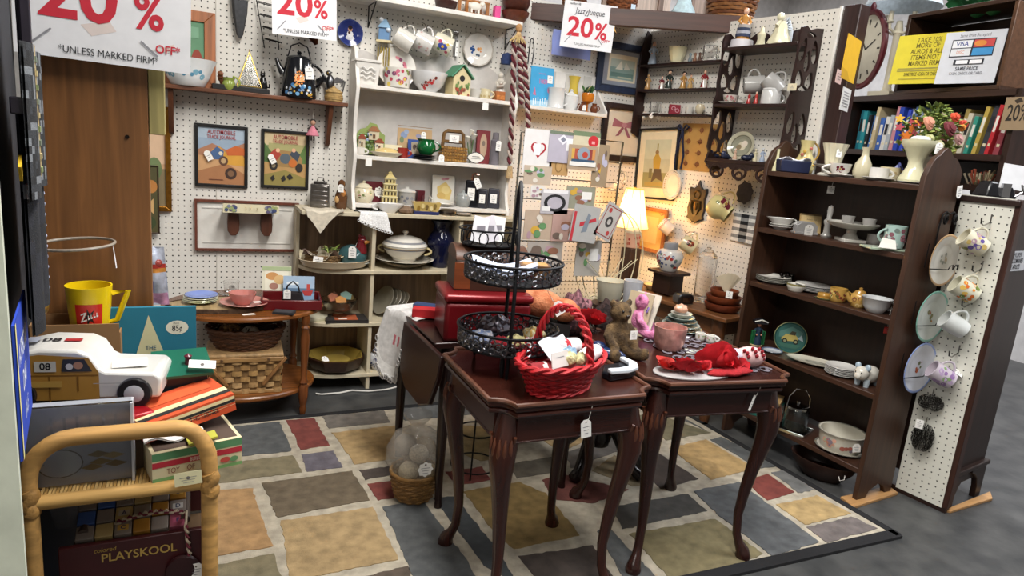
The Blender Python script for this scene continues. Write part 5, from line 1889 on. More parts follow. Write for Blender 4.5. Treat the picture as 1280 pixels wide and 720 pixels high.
for k,(x0,x1,x2,yb)in enumerate(((643,641,637,205),(649,651,652,130),(653,658,661,160))):
 for s_ in(0,1):
  b=B(['#5d1a25','#b9a9a0'][s_])
  pts=[]
  for i in range(90):
   u=i/89
   x=(1-u)*(1-u)*x0+2*u*(1-u)*x1+u*u*x2
   c=ony(x,lerp(46,yb,u),YW-.15+.012*k)
   a=u*55+PI*s_
   pts.append(c+Vector((.008*math.cos(a),.008*math.sin(a),0)))
  b.tube(pts,.0082,6)
  b.build('strand','rope',t)
b=B('#b5895a')
b.ell(tp+Vector((0,0,-.005)),(.018,.016,.022))
b.ell(tp+Vector((0,.0,-.035)),(.014,.012,.016),'#c9a878')
for k in range(6):
 b.tube([tp+Vector((0,0,-.03)),tp+Vector((-.05+.018*k,-.01,-.075))],.004,5,'#c2a672')
b.build('straw_head','rope',t)
for x,y in((637,212),(661,165)):
 b=B('#b49a72')
 q=ony(x,y,YW-.15)
 b.lathe([(.012,.02),(.016,0),(.02,-.045),(0,-.04)],12,m=xf(q))
 b.build('tassel','rope',t)
pa,pb=ony(656,128,YW-.12),ony(757,152,YW-.12)
zt=(pa.z+pb.z)/2+.006
t=thing('wall_shelf','small white wall shelf with slanted ends holding white jugs and a blue book','shelf')
xm=(pa.x+pb.x)/2
b=B('#dcd8d2')
b.box((xm,YW-.06,zt),(pb.x-pa.x,.12,.018))
b.box((xm,YW-.006,zt+.11),(pb.x-pa.x-.03,.008,.20))
for s_ in(-1,1):
 b.prism([(0,-.009),(-.12,-.009),(-.12,.02),(0,.14)]if False else[(0,.14),(-.12,.02),(-.12,-.009),(0,-.009)],.012,m=frameM((xm+s_*(pb.x-pa.x)/2-.006,YW,zt),(0,1,0),(1,0,0)))
b.build('body','paint',t,bevel=.002)
for k in range(4):
 b=B('#c9c5be')
 b.box((xm-.17+.115*k,YW-.0125,zt+.11),(.05,.003,.19),'#c3c0ba')
 b.build('slat','paint',t)
ZJ=zt+.0095
def jsh(x,d=.06):return under(x,YW-d,ZJ)
board('picture_book','turquoise hardcover book numbered 1001 standing at left on the white shelf','book',xf(jsh(676,.04),0,0,-4)@rotm(84,0,0)@Matrix.Translation((0,.105,0)),.135,.21,.014,'#3f9fd0',[('t',.05,.14,.12,'1001','#c25f8a',.02,.8),('t',0,.34,.06,'amazing','#a77fb4',0,.8),('p',[(-.38,-.2),(-.3,.0),(-.24,-.22)],'#c96f8f'),('e',.3,-.05,.06,.08,'#b5728f'),('r',0,-.42,1,.14,'#9fc7dd')]+[('r',-.35+.1*i,-.38+.02*(i%3),.03,.16,'#e6e9ea')for i in range(8)])
price_tag(bpy.data.objects['picture_book'],(.045,.045,.002),.03,.04,xd=(1,0,0),zd=(0,0,1),shape=1)
t=thing('tongs','black iron tongs hanging over the turquoise book','tongs',ony(664,62,YW-.02))
b=B('#222125')
for s_ in(-1,1):
 b.tube([(s_*.012,0,-.075),(s_*.014,-.006,.0),(s_*.008,0,.05),(0,0,.056)],.003,6)
b.build('arms','iron',t)
t=mug('white ironstone pitcher with loop handle on the small white shelf',jsh(694,.055),.047,.108,'#d9d8d6',name='pitcher',cat='pitcher',prof=[(.044,0),(.047,.004),(.044,.01),(.043,.09),(.050,.108),(.046,.108),(.039,.09),(.039,.012),(0,.01)],ha=.2)
t=thing('sugar_bowl','white ironstone covered sugar bowl beside the white pitcher','sugar bowl',jsh(712,.05),RZ)
b=B('#d9d8d6')
b.lathe([(.03,0),(.034,.004),(.04,.02),(.043,.06),(.042,.075),(0,.075)],30)
b.build('body','china',t)
b=B('#d9d8d6')
b.lathe([(.044,.075),(.04,.083),(.015,.094),(.008,.10),(.011,.11),(0,.115)],24)
b.build('lid','china',t)
b=B('#d9d8d6')
handle(b,.04,.07,.02,.066,.022,.0045,PI)
b.build('handle','china',t)
vessel('vase','tall yellow glazed vase standing behind the white sugar bowl','vase',jsh(714,.02)+Vector((0,0,.0)),[(.02,0),(.024,.004),(.022,.06),(.028,.10),(.022,.13),(.026,.16),(.034,.185),(.03,.185),(.02,.15),(0,.12)],'#c9b04c')
t=thing('flower_goblet','orange goblet of artificial green leaves on the small white shelf','goblet',jsh(733,.045),RZ)
b=B('#c9741c')
b.lathe([(.022,0),(.022,.004),(.005,.01),(.005,.045),(.03,.06),(.036,.09),(.032,.105),(.029,.105),(.03,.07),(0,.06)],26)
b.build('bowl','china',t)
b=B('#3f6a3a')
g_=random.Random(5)
for k in range(22):
 c=Vector((g_.uniform(-.03,.03),g_.uniform(-.025,.02),.105))
 d=Vector((g_.uniform(-.03,.03),g_.uniform(-.03,.02),g_.uniform(.008,.045)))
 b.tube([c,c+d*.5+Vector((0,0,.006)),c+d],[.002,.009,.001],5,g_.choice(['#3f6a3a','#5c8a52','#2f5430','#9c9a50']),sx=.35)
b.build('leaves','matte',t)
for k,x in enumerate((728,742)):
 t=mug(['left','right'][k]+' small brown glazed jug of the pair on the white shelf',jsh(x,.085),.021,.05,'#6b3a22',name='jug',cat='jug',prof=[(.014,0),(.017,.003),(.022,.02),(.017,.036),(.012,.042),(.014,.05),(.011,.05),(0,.04)],ha=0 if k else PI,out=.012,th=.003,group='small brown jugs')
price_tag(bpy.data.objects['jug'],(.006,-.022,.02),.018,.03)
M_,w_,h_=span(749,49,804,121)
picture('navy blue framed seascape print with sailboats, hanging near the corner',M_,w_,h_,.035,.02,'#1c2a48','#d6cfbb',[('r',0,-.05,.86,.74,'#7f9c9a'),('r',0,.18,.86,.3,'#a9b9b4'),('p',[(-.25,-.05),(-.05,.3),(.02,-.05)],'#d9dad2'),('p',[(.05,-.05),(.1,.26),(.28,-.02)],'#c9cdc6'),('r',0,-.25,.8,.16,'#5f807e'),('r',.1,-.34,.5,.06,'#a9b5a6')],mount='#8d93a0',inner='#5d6474')
M_,w_,h_=span(757,127,799,204)
picture('dark brown framed print of a pink ribbon bow, below the navy blue picture',M_,w_*1.08,h_,.03,.022,'#2d1d18','#cfc6b4',[('p',[(0,.2),(-.3,.3),(-.34,.12),(-.05,.12)],'#9c5f6a'),('p',[(0,.2),(.3,.3),(.34,.1),(.05,.12)],'#a86a74'),('p',[(-.04,.16),(-.22,-.08),(-.12,-.06),(0,.1)],'#8c525e'),('p',[(.04,.16),(.22,-.1),(.12,-.08),(0,.1)],'#96596a'),('e',0,.17,.07,.05,'#b5808a')],inner='#6b5a48')
p1=ony(668,18,YW-.01)
p2=onw(912,26,.005)
zb=(p1.z+p2.z)/2
dv=(p2-p1)
dv.z=0
ln=dv.length
dv.normalize()
MBm=Matrix(((dv.x,-dv.y,0,p1.x),(dv.y,dv.x,0,p1.y),(0,0,1,zb),(0,0,0,1)))
t=thing('corner_beam','dark brown plank shelf spanning the corner above the pegboards','shelf',m=MBm)
b=B('#4a2d24')
b.box((ln/2,.02,.0),(ln+.1,.04,.085))
b.build('front_plank','woodx',t,bevel=.003)
b=B('#4f3529')
b.prism([(0,.04),(ln,.04),(ln*.62,.36),(ln*.3,.36)],.018,m=Matrix.Translation((0,0,.022)))
b.build('top_board','woodx',t)
b=B('#8a6a3a')
b.tube([(ln*.43,-.012,-.045),(ln*.425,-.02,-.065),(ln*.44,-.02,-.085),(ln*.455,-.02,-.07),(ln*.44,-.018,-.06)],.002,6)
b.build('brass_hook','gold',t)
def beam(x,d=.1):
 lo,hi=-.1,ln+.2
 for _ in range(40):
  m_=(lo+hi)/2
  q=MBm@Vector((m_,d,.0405))-CAM
  if 640+FPX*q.dot(_rt)/q.dot(_fw)<x:
   lo=m_
  else:
   hi=m_
 return MBm@Vector((lo,d,.0405))
for k,(x,r,h_,c,lab,rm)in enumerate(((776,.075,.09,'#8a4f2a','round brown wicker basket in the middle of the corner beam',None),(912,.12,.16,'#8c5a2e','large tan wicker basket at the right end of the corner beam',None),(717,.06,.09,'#7a4a26','small brown wicker basket at the left end of the corner beam',None))):
 t=thing('wicker_basket',lab,'basket',beam(x,.13))
 b=B(c)
 weave(b,[(r*.85,0),(r,h_*.5),(r*1.05,h_)],22,9,c,'#6f3f1f',.004)
 b.build('woven_body','wicker',t)
 b=B('#a9743f')
 b.tube([(r*1.06*math.cos(a),r*1.06*math.sin(a),.006)for a in[2*PI*i/24 for i in range(24)]],.006,6,closed=True)
 b.lathe([(r*.85,.003),(0,.004)],20)
 b.build('rim','wicker',t)
 if k<2:
  price_tag(t,(.02 if k==0 else-.05,-r*1.08,h_*(.1 if k==0 else.75)),.028,.06,shape=1 if k==0 else 2,col='#cfe0ee' if k==0 else '#e8e2da')
t=thing('cloth_doll','pale blue and white cloth bundle sitting on the corner beam','doll',beam(853,.10))
b=B('#c9e2ea')
b.lathe([(.06,0),(.062,.02),(.04,.06),(.03,.10),(.02,.12),(0,.13)],18,wob=lambda th,i:1+.08*math.sin(6*th+i))
b.build('body','fabric',t)
b=B('#a08a78')
for x,y,w_,h_,c in((765,20,.10,.5,'#b39a88'),(805,22,.22,.42,'#cdb8a8'),(872,20,.14,.4,'#9c8778')):
 q=ony(x,y,3.62)
 t=thing('old_panel',{765:'left weathered pale board standing behind the corner beam',805:'middle wide pinkish board standing behind the corner beam',872:'right brown weathered board standing behind the corner beam'}[x],'board',Vector((q.x,3.62,0)))
 b=B(c)
 b.box((0,0,q.z/2+.15),(w_*1.6,.02,q.z+.3))
 b.build('plank','woodz',t)
 for k in(-1,1):
  b=B('#7d6658')
  b.box((k*w_*.45,-.016,q.z),(w_*.16,.012,.36))
  b.build('stile','woodz',t)
b=B('#8f9fe0')
M_,w_,h_=span(694,38,735,74,off=.05)
b.sheet(lambda u,v:((u-.5)*w_*1.1,(v-.5)*h_*1.1,.006*math.sin(3*u)+.004*math.sin(7*v)),8,8,th=.002)
solo('plastic_sleeve','periwinkle blue plastic sleeve hanging behind the corner sale sign','sleeve',b,'plastic',m=M_)
RED='#c92a3c'
def sale_sign(label,m,w_,h_,jazz,cut=None):
 sh=[('t',-.02,-.06 if jazz else.12,.42 if jazz else.5,'20',RED,.03,.95),('t',.25,-.10 if jazz else.07,.36,'%',RED,.03,.85),('t',.36,-.28,.07 if jazz else.09,'OFF*',RED,.02,.9),('t',.02,-.41,.05 if jazz else.075,'*UNLESS MARKED FIRM*','#26262a',0,.82),('l',(-.42,-.4),(-.3,-.22),.016,'#8d8d93'),('l',(.2,-.22),(.3,-.36),.02,'#8d8d93')]
 if jazz:
  sh+=[('t',-.3,.44,.055,'vendor 48','#33333a',0,.8),('t',.0,.30,.13,'JazzyJunque','#3a3a44',0,.80,.12)]
 else:
  sh=[('p',[(-.14,-.14),(.02,-.06),(.06,-.16),(-.08,-.24)],'#e0d2cc'),('p',[(.26,-.3),(.4,-.2),(.38,-.3)],'#e2d6d0')]+sh
 i0=0 if jazz else 2
 sh[i0]=('t',-.15,sh[i0][2],sh[i0][3],'20',RED,.03,1.05)
 return board('sale_sign',label,'sign',m,w_,h_,.0012,'#e9e9ec',sh)
m_=hit(735.5,33,MBm@Vector((0,-.02,0)),(-dv.y,dv.x,0))
sale_sign('white sale sign with vendor name and red 20% taped to the corner beam',frameM(m_,(math.cos(R(-22)),math.sin(R(-22)),-.03),(math.sin(R(-22)),-math.cos(R(-22)),0)),mpp(m_)*66,mpp(m_)*55,True)
m_=ony(381,15,YW-.20)
sale_sign('white sale sign with red 20% at top of the pegboard above the coffee pot',frameM(m_,(1,-.0,.03),(0,-1,0)),mpp(m_)*78,mpp(m_)*60,False)
# right wall
def wl(x,y,off):return onw(x,y,off)
def wallpt(x,z,off):
 """point off metres in front of the right wall at height z under pixel column x"""
 lo,hi=-1.6,.2
 o=CO-NW*off+Vector((0,0,z))
 for _ in range(40):
  m_=(lo+hi)/2
  d=o+DW*m_-CAM
  if 640+FPX*d.dot(_rt)/d.dot(_fw)>x:
   lo=m_
  else:
   hi=m_
 return o+DW*lo
RW_=math.atan2(-DW.y,-DW.x)
DARK='#2a1613'
t=thing('wall_rack','narrow dark wooden three-shelf wall rack of miniatures beside the corner','rack')
zs3=[]
for(xa,ya,xb,yb)in((797,82,900,73),(797,112,893,109),(797,142,884,142)):
 qa,qb=wl(xa,ya,.075),wl(xb,yb,.075)
 z=(qa.z+qb.z)/2
 zs3.append(z)
 b=B(DARK)
 a_,c_=qa+NW*.037,qb+NW*.037
 a_.z=c_.z=z-.006
 m_=frameM((a_+c_)/2,-DW,(0,0,1))
 b.box((0,0,0),((qb-qa).length,.074,.011))
 b.build('shelf','woodx',t).matrix_world=m_
for(xx)in(799,):
 q=wallpt(xx+3,1.7,.04)
 b=B(DARK)
 hh=zs3[0]-zs3[2]+.24
 b.prism([(-.035,-.04),(.035,-.07),(.035,hh),(.0,hh+.02),(-.02,hh-.04),(-.035,hh-.10)],.010)
 b.build('end_panel','woodz',t,bevel=.002).matrix_world=frameM(Vector((q.x,q.y,zs3[2]-.07)),NW,-DW)
def rk(k,x,off=.04):return wallpt(x,zs3[k],off)
figurine('little girl figurine in a pale blue dress at left on top of the narrow rack',rk(0,815,.05),.125,'#b9cbe0',hair='#5a3020',rz=RZ)
t=thing('glass_dish','cream and clear pressed glass dish on the top of the narrow rack','dish',rk(0,845),RZ)
b=B('#d6d0ae')
b.lathe([(.02,0),(.03,.004),(.045,.05),(.05,.085),(.046,.085),(.03,.02),(0,.01)],24,wob=lambda th,i:1+.04*math.sin(10*th))
b.build('body','china',t)
for k,x in enumerate((862,868,874)):
 b=B(['#7d8a8f','#8f6a55','#5f4a40'][k])
 b.lathe([(.009,0),(.011,.01),(.006,.03),(.009,.045),(0,.05)],12)
 solo('miniature_vase',['grey','tan','dark brown'][k]+' miniature vase in the row of three on the narrow rack','vase',b,'china',rk(0,x))
t=thing('glass_block','clear glass square dish at the right end of the narrow rack top','dish',rk(0,886),RZ)
b=B()
b.box((0,0,.04),(.07,.045,.08))
b.build('body',glass(),t,bevel=.004)
figurine('wooden dancer figurine with outstretched arm at left on the middle rack shelf',rk(1,809,.06),.085,'#b08a5a','#c9a273','#a9804e')
figurine('old woman figurine in red and white at left on the middle rack shelf',rk(1,826),.075,'#7a3038',base='#dcd9d2',apron='#d9d4cc')
figurine('man figurine in dark green coat and hat on the middle rack shelf',rk(1,835,.035),.105,'#2a3430',hat='#22252a',base='#d4d0c8')
figurine('golden musician figurine with black hat on the middle rack shelf',rk(1,853),.09,'#b08448',hat='#231d1a',base='#c2b490')
figurine('tan child figurine right of the golden musician on the rack',rk(1,862),.075,'#c09a62',base='#c9bb98')
figurine('woman figurine in a red blouse at right on the middle rack shelf',rk(1,879),.095,'#8a2a2e',base='#d9d5cc',apron='#cfc8c0')
t=thing('glass_mug','clear etched glass mug at left on the lowest rack shelf','mug',rk(2,818),RZ)
b=B()
b.lathe([(.026,0),(.03,.004),(.03,.07),(.027,.07),(.025,.01),(0,.008)],22)
b.build('body',glass(),t)
price_tag(t,(-.02,-.035,-.01),.02,.035,tilt=-25)
price_tag(t,(.02,-.035,-.012),.022,.035,tilt=-20)
board('red_box','small crimson box with white scrolls on the lowest rack shelf','box',standM(rk(2,843,.05),.06,.05,0),.058,.05,.03,'#8a1c30',[('e',-.15,.1,.2,.22,'#d0a0a8'),('e',-.15,.1,.14,.15,'#8a1c30'),('e',.2,-.1,.2,.22,'#d0a0a8'),('e',.2,-.1,.14,.15,'#8a1c30')])
vessel('votive_cup','small white votive cup on the lowest rack shelf left of the shell','cup',rk(2,861),[(.018,0),(.02,.003),(.022,.04),(.02,.04),(0,.006)],'#cfcbc4')
vessel('egg_cup','cream egg shaped cup at the right of the lowest rack shelf','cup',rk(2,874),[(.01,0),(.022,.015),(.025,.035),(.018,.052),(0,.056)],'#c9bda2')
TL,BR2=wl(893,55,.15),wl(1018,42,.15)
t=thing('whatnot_shelf','dark brown what-not wall shelf with pierced fretwork sides and three shelves','shelf')
lenW=0
zq=[]
for(xa,ya,xb,yb)in((900,61,992,51),(886,130,982,129),(877,198,957,201)):
 qa,qb=wl(xa,ya,.16),wl(xb,yb,.16)
 zq.append((qa.z+qb.z)/2)
s0=(wl(893,130,.16)-CO).dot(-DW)
s1=(wl(985,130,.16)-CO).dot(-DW)
MW2=frameM(CO-DW*s0,-DW,(0,0,1))
ww=s1-s0
for z in zq:
 b=B(DARK)
 b.box((ww/2,-.085,z-.008),(ww,.16,.016))
 b.build('shelf','woodx',t,bevel=.002).matrix_world=MW2
def fret(M,h0,h1):
 """pierced side: outline with holes, as a filled curve given thickness"""
 cu=bpy.data.curves.new('fret','CURVE')
 cu.dimensions='2D'
 cu.fill_mode='BOTH'
 cu.extrude=.006
 def loop(pts):
  sp=cu.splines.new('POLY')
  sp.points.add(len(pts)-1)
  for p_,(x,y)in zip(sp.points,pts):
   p_.co=(x,y,0,1)
  sp.use_cyclic_u=True
 hh=h1-h0
 loop([(0,0),(.05,-.03),(.09,-.05),(.13,-.03),(.165,.0),(.15,.04*hh/.5),(.165,.12*hh),(.155,.3*hh),(.165,.48*hh),(.15,.53*hh),(.16,.62*hh),(.15,.78*hh),(.162,.93*hh),(.15,.985*hh),(.12,hh),(.09,.975*hh),(.05,hh*1.0),(0,hh*1.01)])
 def drop(cx,cy,a,w_,l_):
  pts=[]
  for i in range(14):
   th=2*PI*i/14
   x,y=w_*math.sin(th)*(1-.35*math.cos(th)),l_*math.cos(th)
   pts.append((cx+x*math.cos(a)-y*math.sin(a),cy+x*math.sin(a)+y*math.cos(a)))
  loop(pts)
 for base in(.04,.55):
  s_=hh*.40
  for cx,cy,a,w_,l_ in((.043,.22,.25,.026,.16),(.117,.22,-.25,.026,.16),(.08,.54,0,.021,.19),(.037,.72,-.2,.024,.21),(.123,.72,.2,.024,.21),(.08,.07,1.57,.012,.040/s_)):
   drop(cx,h0*0+base*hh+cy*s_,a,w_,l_*s_)
 drop(.08,.945*hh,1.57,.012,.035)
 o=bpy.data.objects.new('x',cu)
 me=bpy.data.meshes.new_from_object(o)
 b=B(DARK)
 b.add([M@v.co for v in me.vertices],[tuple(p_.vertices)for p_ in me.polygons])
 bpy.data.objects.remove(o)
 return b.build('fretwork_side','wood',t)
hz=zq[0]-zq[2]+.09
for xx in(0,ww):
 o=fret(frameM((xx,-.002,zq[2]-.02),(0,-1,0),(-1,0,0)),0,hz)
 o.matrix_world=MW2
b=B(DARK)
pts=[(0,0)]
for i in range(25):
 u=i/24
 pts.append((u*ww,-.012-.014*abs(math.sin(6*PI*u))-.01*math.sin(PI*u)))
pts+=[(ww,0)]
b.prism(list(reversed(pts)),.010,m=frameM((0,-.15,zq[2]-.014),(1,0,0),(0,-1,0)))
b.build('lower_apron','wood',t).matrix_world=MW2
for k in range(3):
 b=B(DARK)
 c=ww*(.17+.33*k)
 b.tube([(c+.038*math.cos(a),-.156,zq[2]-.058+.03*math.sin(a))for a in[2*PI*i/20 for i in range(20)]],.007,6,closed=True)
 b.tube([(c+.02*math.cos(a),-.156,zq[2]-.075+.018*math.sin(a))for a in[2*PI*i/16 for i in range(16)]],.005,6,closed=True)
 b.build('scroll','wood',t).matrix_world=MW2
b=B(DARK)
pts=[(0,0)]+[(u*ww,.012+.075*max(math.sin(2*PI*u*1.0+.0),0)+.07*max(math.sin(2*PI*(u-.5)),0))for u in[i/30 for i in range(31)]]+[(ww,0)]
b.prism(list(reversed(pts)),.010,m=frameM((0,-.012,zq[0]),(1,0,0),(0,-1,0)))
b.build('crest','wood',t).matrix_world=MW2
price_tag(t,tuple(MW2@Vector((ww+.01,-.165,zq[1]+.07))),.045,.03,shape=1,xd=tuple(-DW),zd=tuple(-NW),col='#d9cfb2')
def wn(k,x,off=.085):return wallpt(x,zq[k],off)
t=figurine('clown figurine with an orange coat on a white drum on the what-not top',wn(0,926,.09),.15,'#c08a4a',hair='#a9632f')
b=B('#cfcbd0')
b.lathe([(.052,0),(.055,.004),(.052,.04),(0,.042)],26)
b.build('drum','china',t)
for o_ in t.children:
 if o_.name.split('.')[0]!='drum':
  o_.location.z+=.042
for k,c in enumerate(('#3a4258','#a9aab4','#3a4258','#b0a8a2')):
 b=B(c)
 b.lathe([(.035-.002*k,.055+.014*k),(.036-.002*k,.068+.014*k),(0,.068+.014*k)],20)
 b.build('striped_trousers','china',t)
t=thing('bird_figurine','small ivory dove figurine on the what-not top','figurine',wn(0,950,.08),RZ)
b=B('#d6d0b2')
b.lathe([(.028,0),(.03,.008),(.02,.02),(.016,.04),(.02,.06),(.01,.075),(.008,.09),(0,.1)],18,wob=lambda th,i:1+.08*math.sin(5*th))
b.build('body','china',t)
t=thing('angel_figurine','large ivory winged angel figurine at the right on the what-not top','figurine',wn(0,973,.085),RZ)
b=B('#d8d2b4')
b.lathe([(.05,0),(.054,.01),(.045,.03),(.03,.06),(.024,.09),(.012,.11)],22,wob=lambda th,i:1+.10*math.sin(6*th+i))
b.build('robe','china',t)
b=B('#d8d2b4')
b.ell((-.012,-.008,.125),(.018,.017,.02))
b.tube([(-.012,-.01,.11),(-.03,-.02,.085)],.008,6)
b.build('head','china',t)
b=B('#cdd4dd')
for k in range(5):
 b.tube([(.008,.01,.09),(.03+.006*k,.014,.13-.014*k),(.045+.004*k,.016,.06-.012*k)],[.006,.012,.003],6,sx=.5)
b.build('wing','china',t)
for k,(x,a)in enumerate(((942,62),(966,66))):
 q=wallpt(x,zq[1]+.095-.0*k,.085)
 t=mug(['left','right'][k]+' grey white mug hanging on hooks inside the what-not shelf',None,.042,.09,'#a9a7a4',m=xf(q,0,0,-26)@rotm(10,90+a*.6*(1 if k else-.2),0)@Matrix.Translation((0,0,-.045)),ha=PI,group='mugs hanging in the what-not shelf')
p=wn(1,912,.09)
plate('white saucer under the pink rose teacup on the what-not',p,.06,'#d6d2cc',h=.012)
mug('white teacup with pink roses on a saucer on the what-not',p+Vector((0,0,.005)),.038,.042,'#d9cfc8',floral(.036,.01,.035,['#b56a70','#c98a88','#8c8f6a'],.008,14,8),prof=[(.018,0),(.02,.004),(.034,.02),(.039,.042),(.036,.042),(.03,.02),(0,.008)],name='teacup',cat='cup')
for k,x in enumerate((935,944)):
 figurine(['left','right'][k]+' red and grey sitting figurine of the pair on the what-not middle shelf',wn(1,x,.10),.062,['#a32c2c','#b03a34'][k],hair='#c9c4bc',arms=False)
t=thing('cookie_jar','white lidded china pot with a side handle on the what-not middle shelf','jar',wn(1,962,.085),RZ)
b=B('#c9c8c6')
b.lathe([(.04,0),(.044,.004),(.044,.062),(.04,.068),(0,.068)],30)
b.build('body','china',t)
b=B('#c9c8c6')
b.lathe([(.043,.068),(.04,.075),(.012,.084),(.008,.092),(0,.095)],24)
b.build('lid','china',t)
b=B('#c9c8c6')
handle(b,.043,.06,.012,.055,.022,.0045)
b.build('handle','china',t)
p=wn(2,925,.06)
plate('grey green plate with white figures standing at the back of the what-not',(0,0,0),.07,'#8d8c7a',[(.055,.07,'#b3ae98'),(.05,.055,'#6f6c5a')],m=xf(p+Vector((0,0,.068)),0,0,-70)@rotm(78,0,0),face=[(0,0,.022,'#c9c0a8'),(.012,.012,.016,'#d4c8b8'),(-.014,-.006,.014,'#8a7a60')])
for k,(x,c,c2,lab)in enumerate(((892,'#1f2438','#2a3048','navy blue porcelain shoe ornament at left on the what-not bottom shelf'),(908,'#23283c','#303650','second navy porcelain shoe ornament on the what-not bottom shelf'))):
 t=thing('shoe_ornament',lab,'ornament',wn(2,x,.10),RZ+.3)
 b=B(c)
 b.ell((0,0,.013),(.034,.013,.013))
 b.ell((-.02,0,.022),(.014,.011,.018),c2)
 b.build('body','china',t)
figurine('cream lady figurine bending forward on the what-not bottom shelf',wn(2,918,.12),.055,'#c9a58c',hair='#d8d2c4',base='#d9d6cc',arms=False)
figurine('ivory praying figurine right of the grey plate on the what-not',wn(2,943,.10),.06,'#cfc7a6','#d8d0b4','#cfc7a6')
figurine('pale blue madonna figurine at the right end of the what-not bottom shelf',wn(2,952,.11),.065,'#a3b0c4','#c9c6c2','#a3b0c4')
b=B('#20263a')
b.ell((0,0,.014),(.03,.016,.014))
b.ell((.02,0,.026),(.013,.011,.014))
solo('duck_ornament','dark blue glass bird ornament on the what-not bottom shelf','ornament',b,'china',wn(2,933,.13),RZ)
M_,w_,h_=span(803,160,841,252,True,.004)
picture('tall black framed print of a knight in armour hanging left of the what-not',M_@rotm(0,0,3),w_*1.0,h_*1.02,.012,.018,'#161312','#aeb099',[('r',0,.3,1,.4,'#b9bda6'),('r',0,-.34,1,.32,'#8d8a5c'),('p',[(-.02,.42),(.03,.42),(.03,.1),(-.02,.1)],'#8a8040'),('p',[(-.14,.1),(0,.26),(.16,.1),(.14,-.1),(-.1,-.1)],'#b08f35'),('e',.0,.24,.07,.045,'#8c6f45'),('p',[(-.06,-.1),(.2,-.1),(.28,-.36),(.04,-.3),(-.16,-.4)],'#5a4a36'),('r',-.2,-.2,.12,.2,'#6f6a4a'),('r',0,-.42,.8,.08,'#a08c4a')],mount='#d8cfb2')
t=thing('ribbon_bow','navy blue ribbon bow with long tails hanging on the right pegboard','ribbon',m=rightM(852,176,.02))
b=B('#1e2440')
for s_ in(-1,1):
 b.tube([(0,.06,0),(s_*.025,.085,.006),(s_*.04,.075,0),(s_*.02,.058,0),(0,.06,0)],.004,6,sx=2)
 b.tube([(0,.06,0),(s_*.012,0,.004),(s_*.028,-.08,0),(s_*.022,-.15,0)],.0045,6,sx=1.8)
b.build('ribbon','fabric',t)
M_,w_,h_=span(859,154,893,216,True,.004)
g_=random.Random(4)
board('fleur_tile','mustard yellow board patterned with small red motifs behind the what-not','board',M_,w_*1.25,h_,.012,'#a9864a',[(k_,x,y,a_,b_,'#7a4a2c')for x in(-.3,-.02,.26)for y in(-.36,-.12,.12,.36)for k_,a_,b_ in(('e',.05,.05),)]+[('r',x,y,.02,.14,'#8a5a34')for x in(-.3,-.02,.26)for y in(-.36,-.12,.12,.36)]+[('r',x,y,.14,.02,'#8a5a34')for x in(-.3,-.02,.26)for y in(-.36,-.12,.12,.36)])
t=thing('lattice_plate','white oval plate with a pierced lattice rim hanging on the right pegboard','plate',m=rightM(842,231,.014))
b=B('#d8d2c6')
b.lathe([(.0,.004),(.038,.004),(.044,.009)],32,sy=1.3)
b.build('well','china',t)
b=B('#d8d2c6')
for q_,rr_ in((.046,.003),(.062,.0035)):
 b.tube([(q_*math.cos(a),q_*1.3*math.sin(a),.011+(q_-.046)*.3)for a in[2*PI*i/40 for i in range(40)]],rr_,6,closed=True)
for k in range(40):
 a=2*PI*k/40
 b.tube([(.046*math.cos(a),.046*1.3*math.sin(a),.011),(.062*math.cos(a+.1),.062*1.3*math.sin(a+.1),.016)],.0018,4)
 b.tube([(.046*math.cos(a),.046*1.3*math.sin(a),.011),(.062*math.cos(a-.1),.062*1.3*math.sin(a-.1),.016)],.0018,4)
b.build('lattice_rim','china',t)
t=thing('shield_plaque','dark wooden shield plaque with a carved gilt crest on the right pegboard','plaque',m=rightM(873,252,.002))
b=B('#241915')
half=[(0,.115),(.012,.085),(.03,.068),(.058,.075),(.06,.05),(.05,.01),(.06,-.04),(.052,-.075),(.06,-.092),(.03,-.10),(.012,-.115),(0,-.11)]
b.prism(list(reversed(half+[(-x,y)for x,y in reversed(half[1:-1])])),.016)
b.build('shield','wood',t,bevel=.004)
b=B('#7d6236')
b.tube([(.02*math.cos(a),.035+.02*math.sin(a),.018)for a in[2*PI*i/20 for i in range(20)]],.005,6,closed=True)
for s_ in(-1,1):
 b.tube([(0,.0,.018),(s_*.025,.0,.02),(s_*.03,-.035,.02),(s_*.012,-.07,.018)],[.006,.009,.007,.003],6)
b.ell((0,-.02,.018),(.013,.03,.008))
b.build('crest','gold',t)
sp=[(-PI/2-.5+.28*math.cos(a),.075+.02*math.sin(a),.011,'#6b2a33')for a in[2*PI*i/6 for i in range(6)]]+[(-PI/2-.5,.075,.008,'#b5863c'),(-PI/2-.9,.045,.010,'#55602f'),(-PI/2-.1,.04,.010,'#55602f')]
q=onw(899,260,.085)
t=mug('cream yellow pitcher with a red flower hanging on the right pegboard',None,.06,.115,'#c9bb82',sp,m=xf(q,0,0,-26)@rotm(35,125,12)@Matrix.Translation((0,0,-.055)),ha=PI,prof=[(.04,0),(.045,.004),(.062,.04),(.06,.07),(.042,.095),(.044,.115),(.04,.115),(.05,.05),(0,.02)],name='pitcher',cat='pitcher')
price_tag(t,(-.06,.0,.02),.03,.032,shape=1,xd=(0,1,0),zd=(-1,0,0))
t=thing('metal_dish','small ornate pewter ashtray hanging on the pegboard by the dark bookcase','dish',m=rightM(934,241,.02))
b=B('#4a4340')
b.lathe([(0,.004),(.025,.004),(.03,.016),(.046,.018),(.048,.02),(.03,.022)],30,wob=lambda th,i:1+(.08*math.sin(8*th)if i>2 else 0),sy=1.15)
b.build('body','metal',t)
M_,w_,h_=span(926,267,944,306,True,.01)
sh=[]
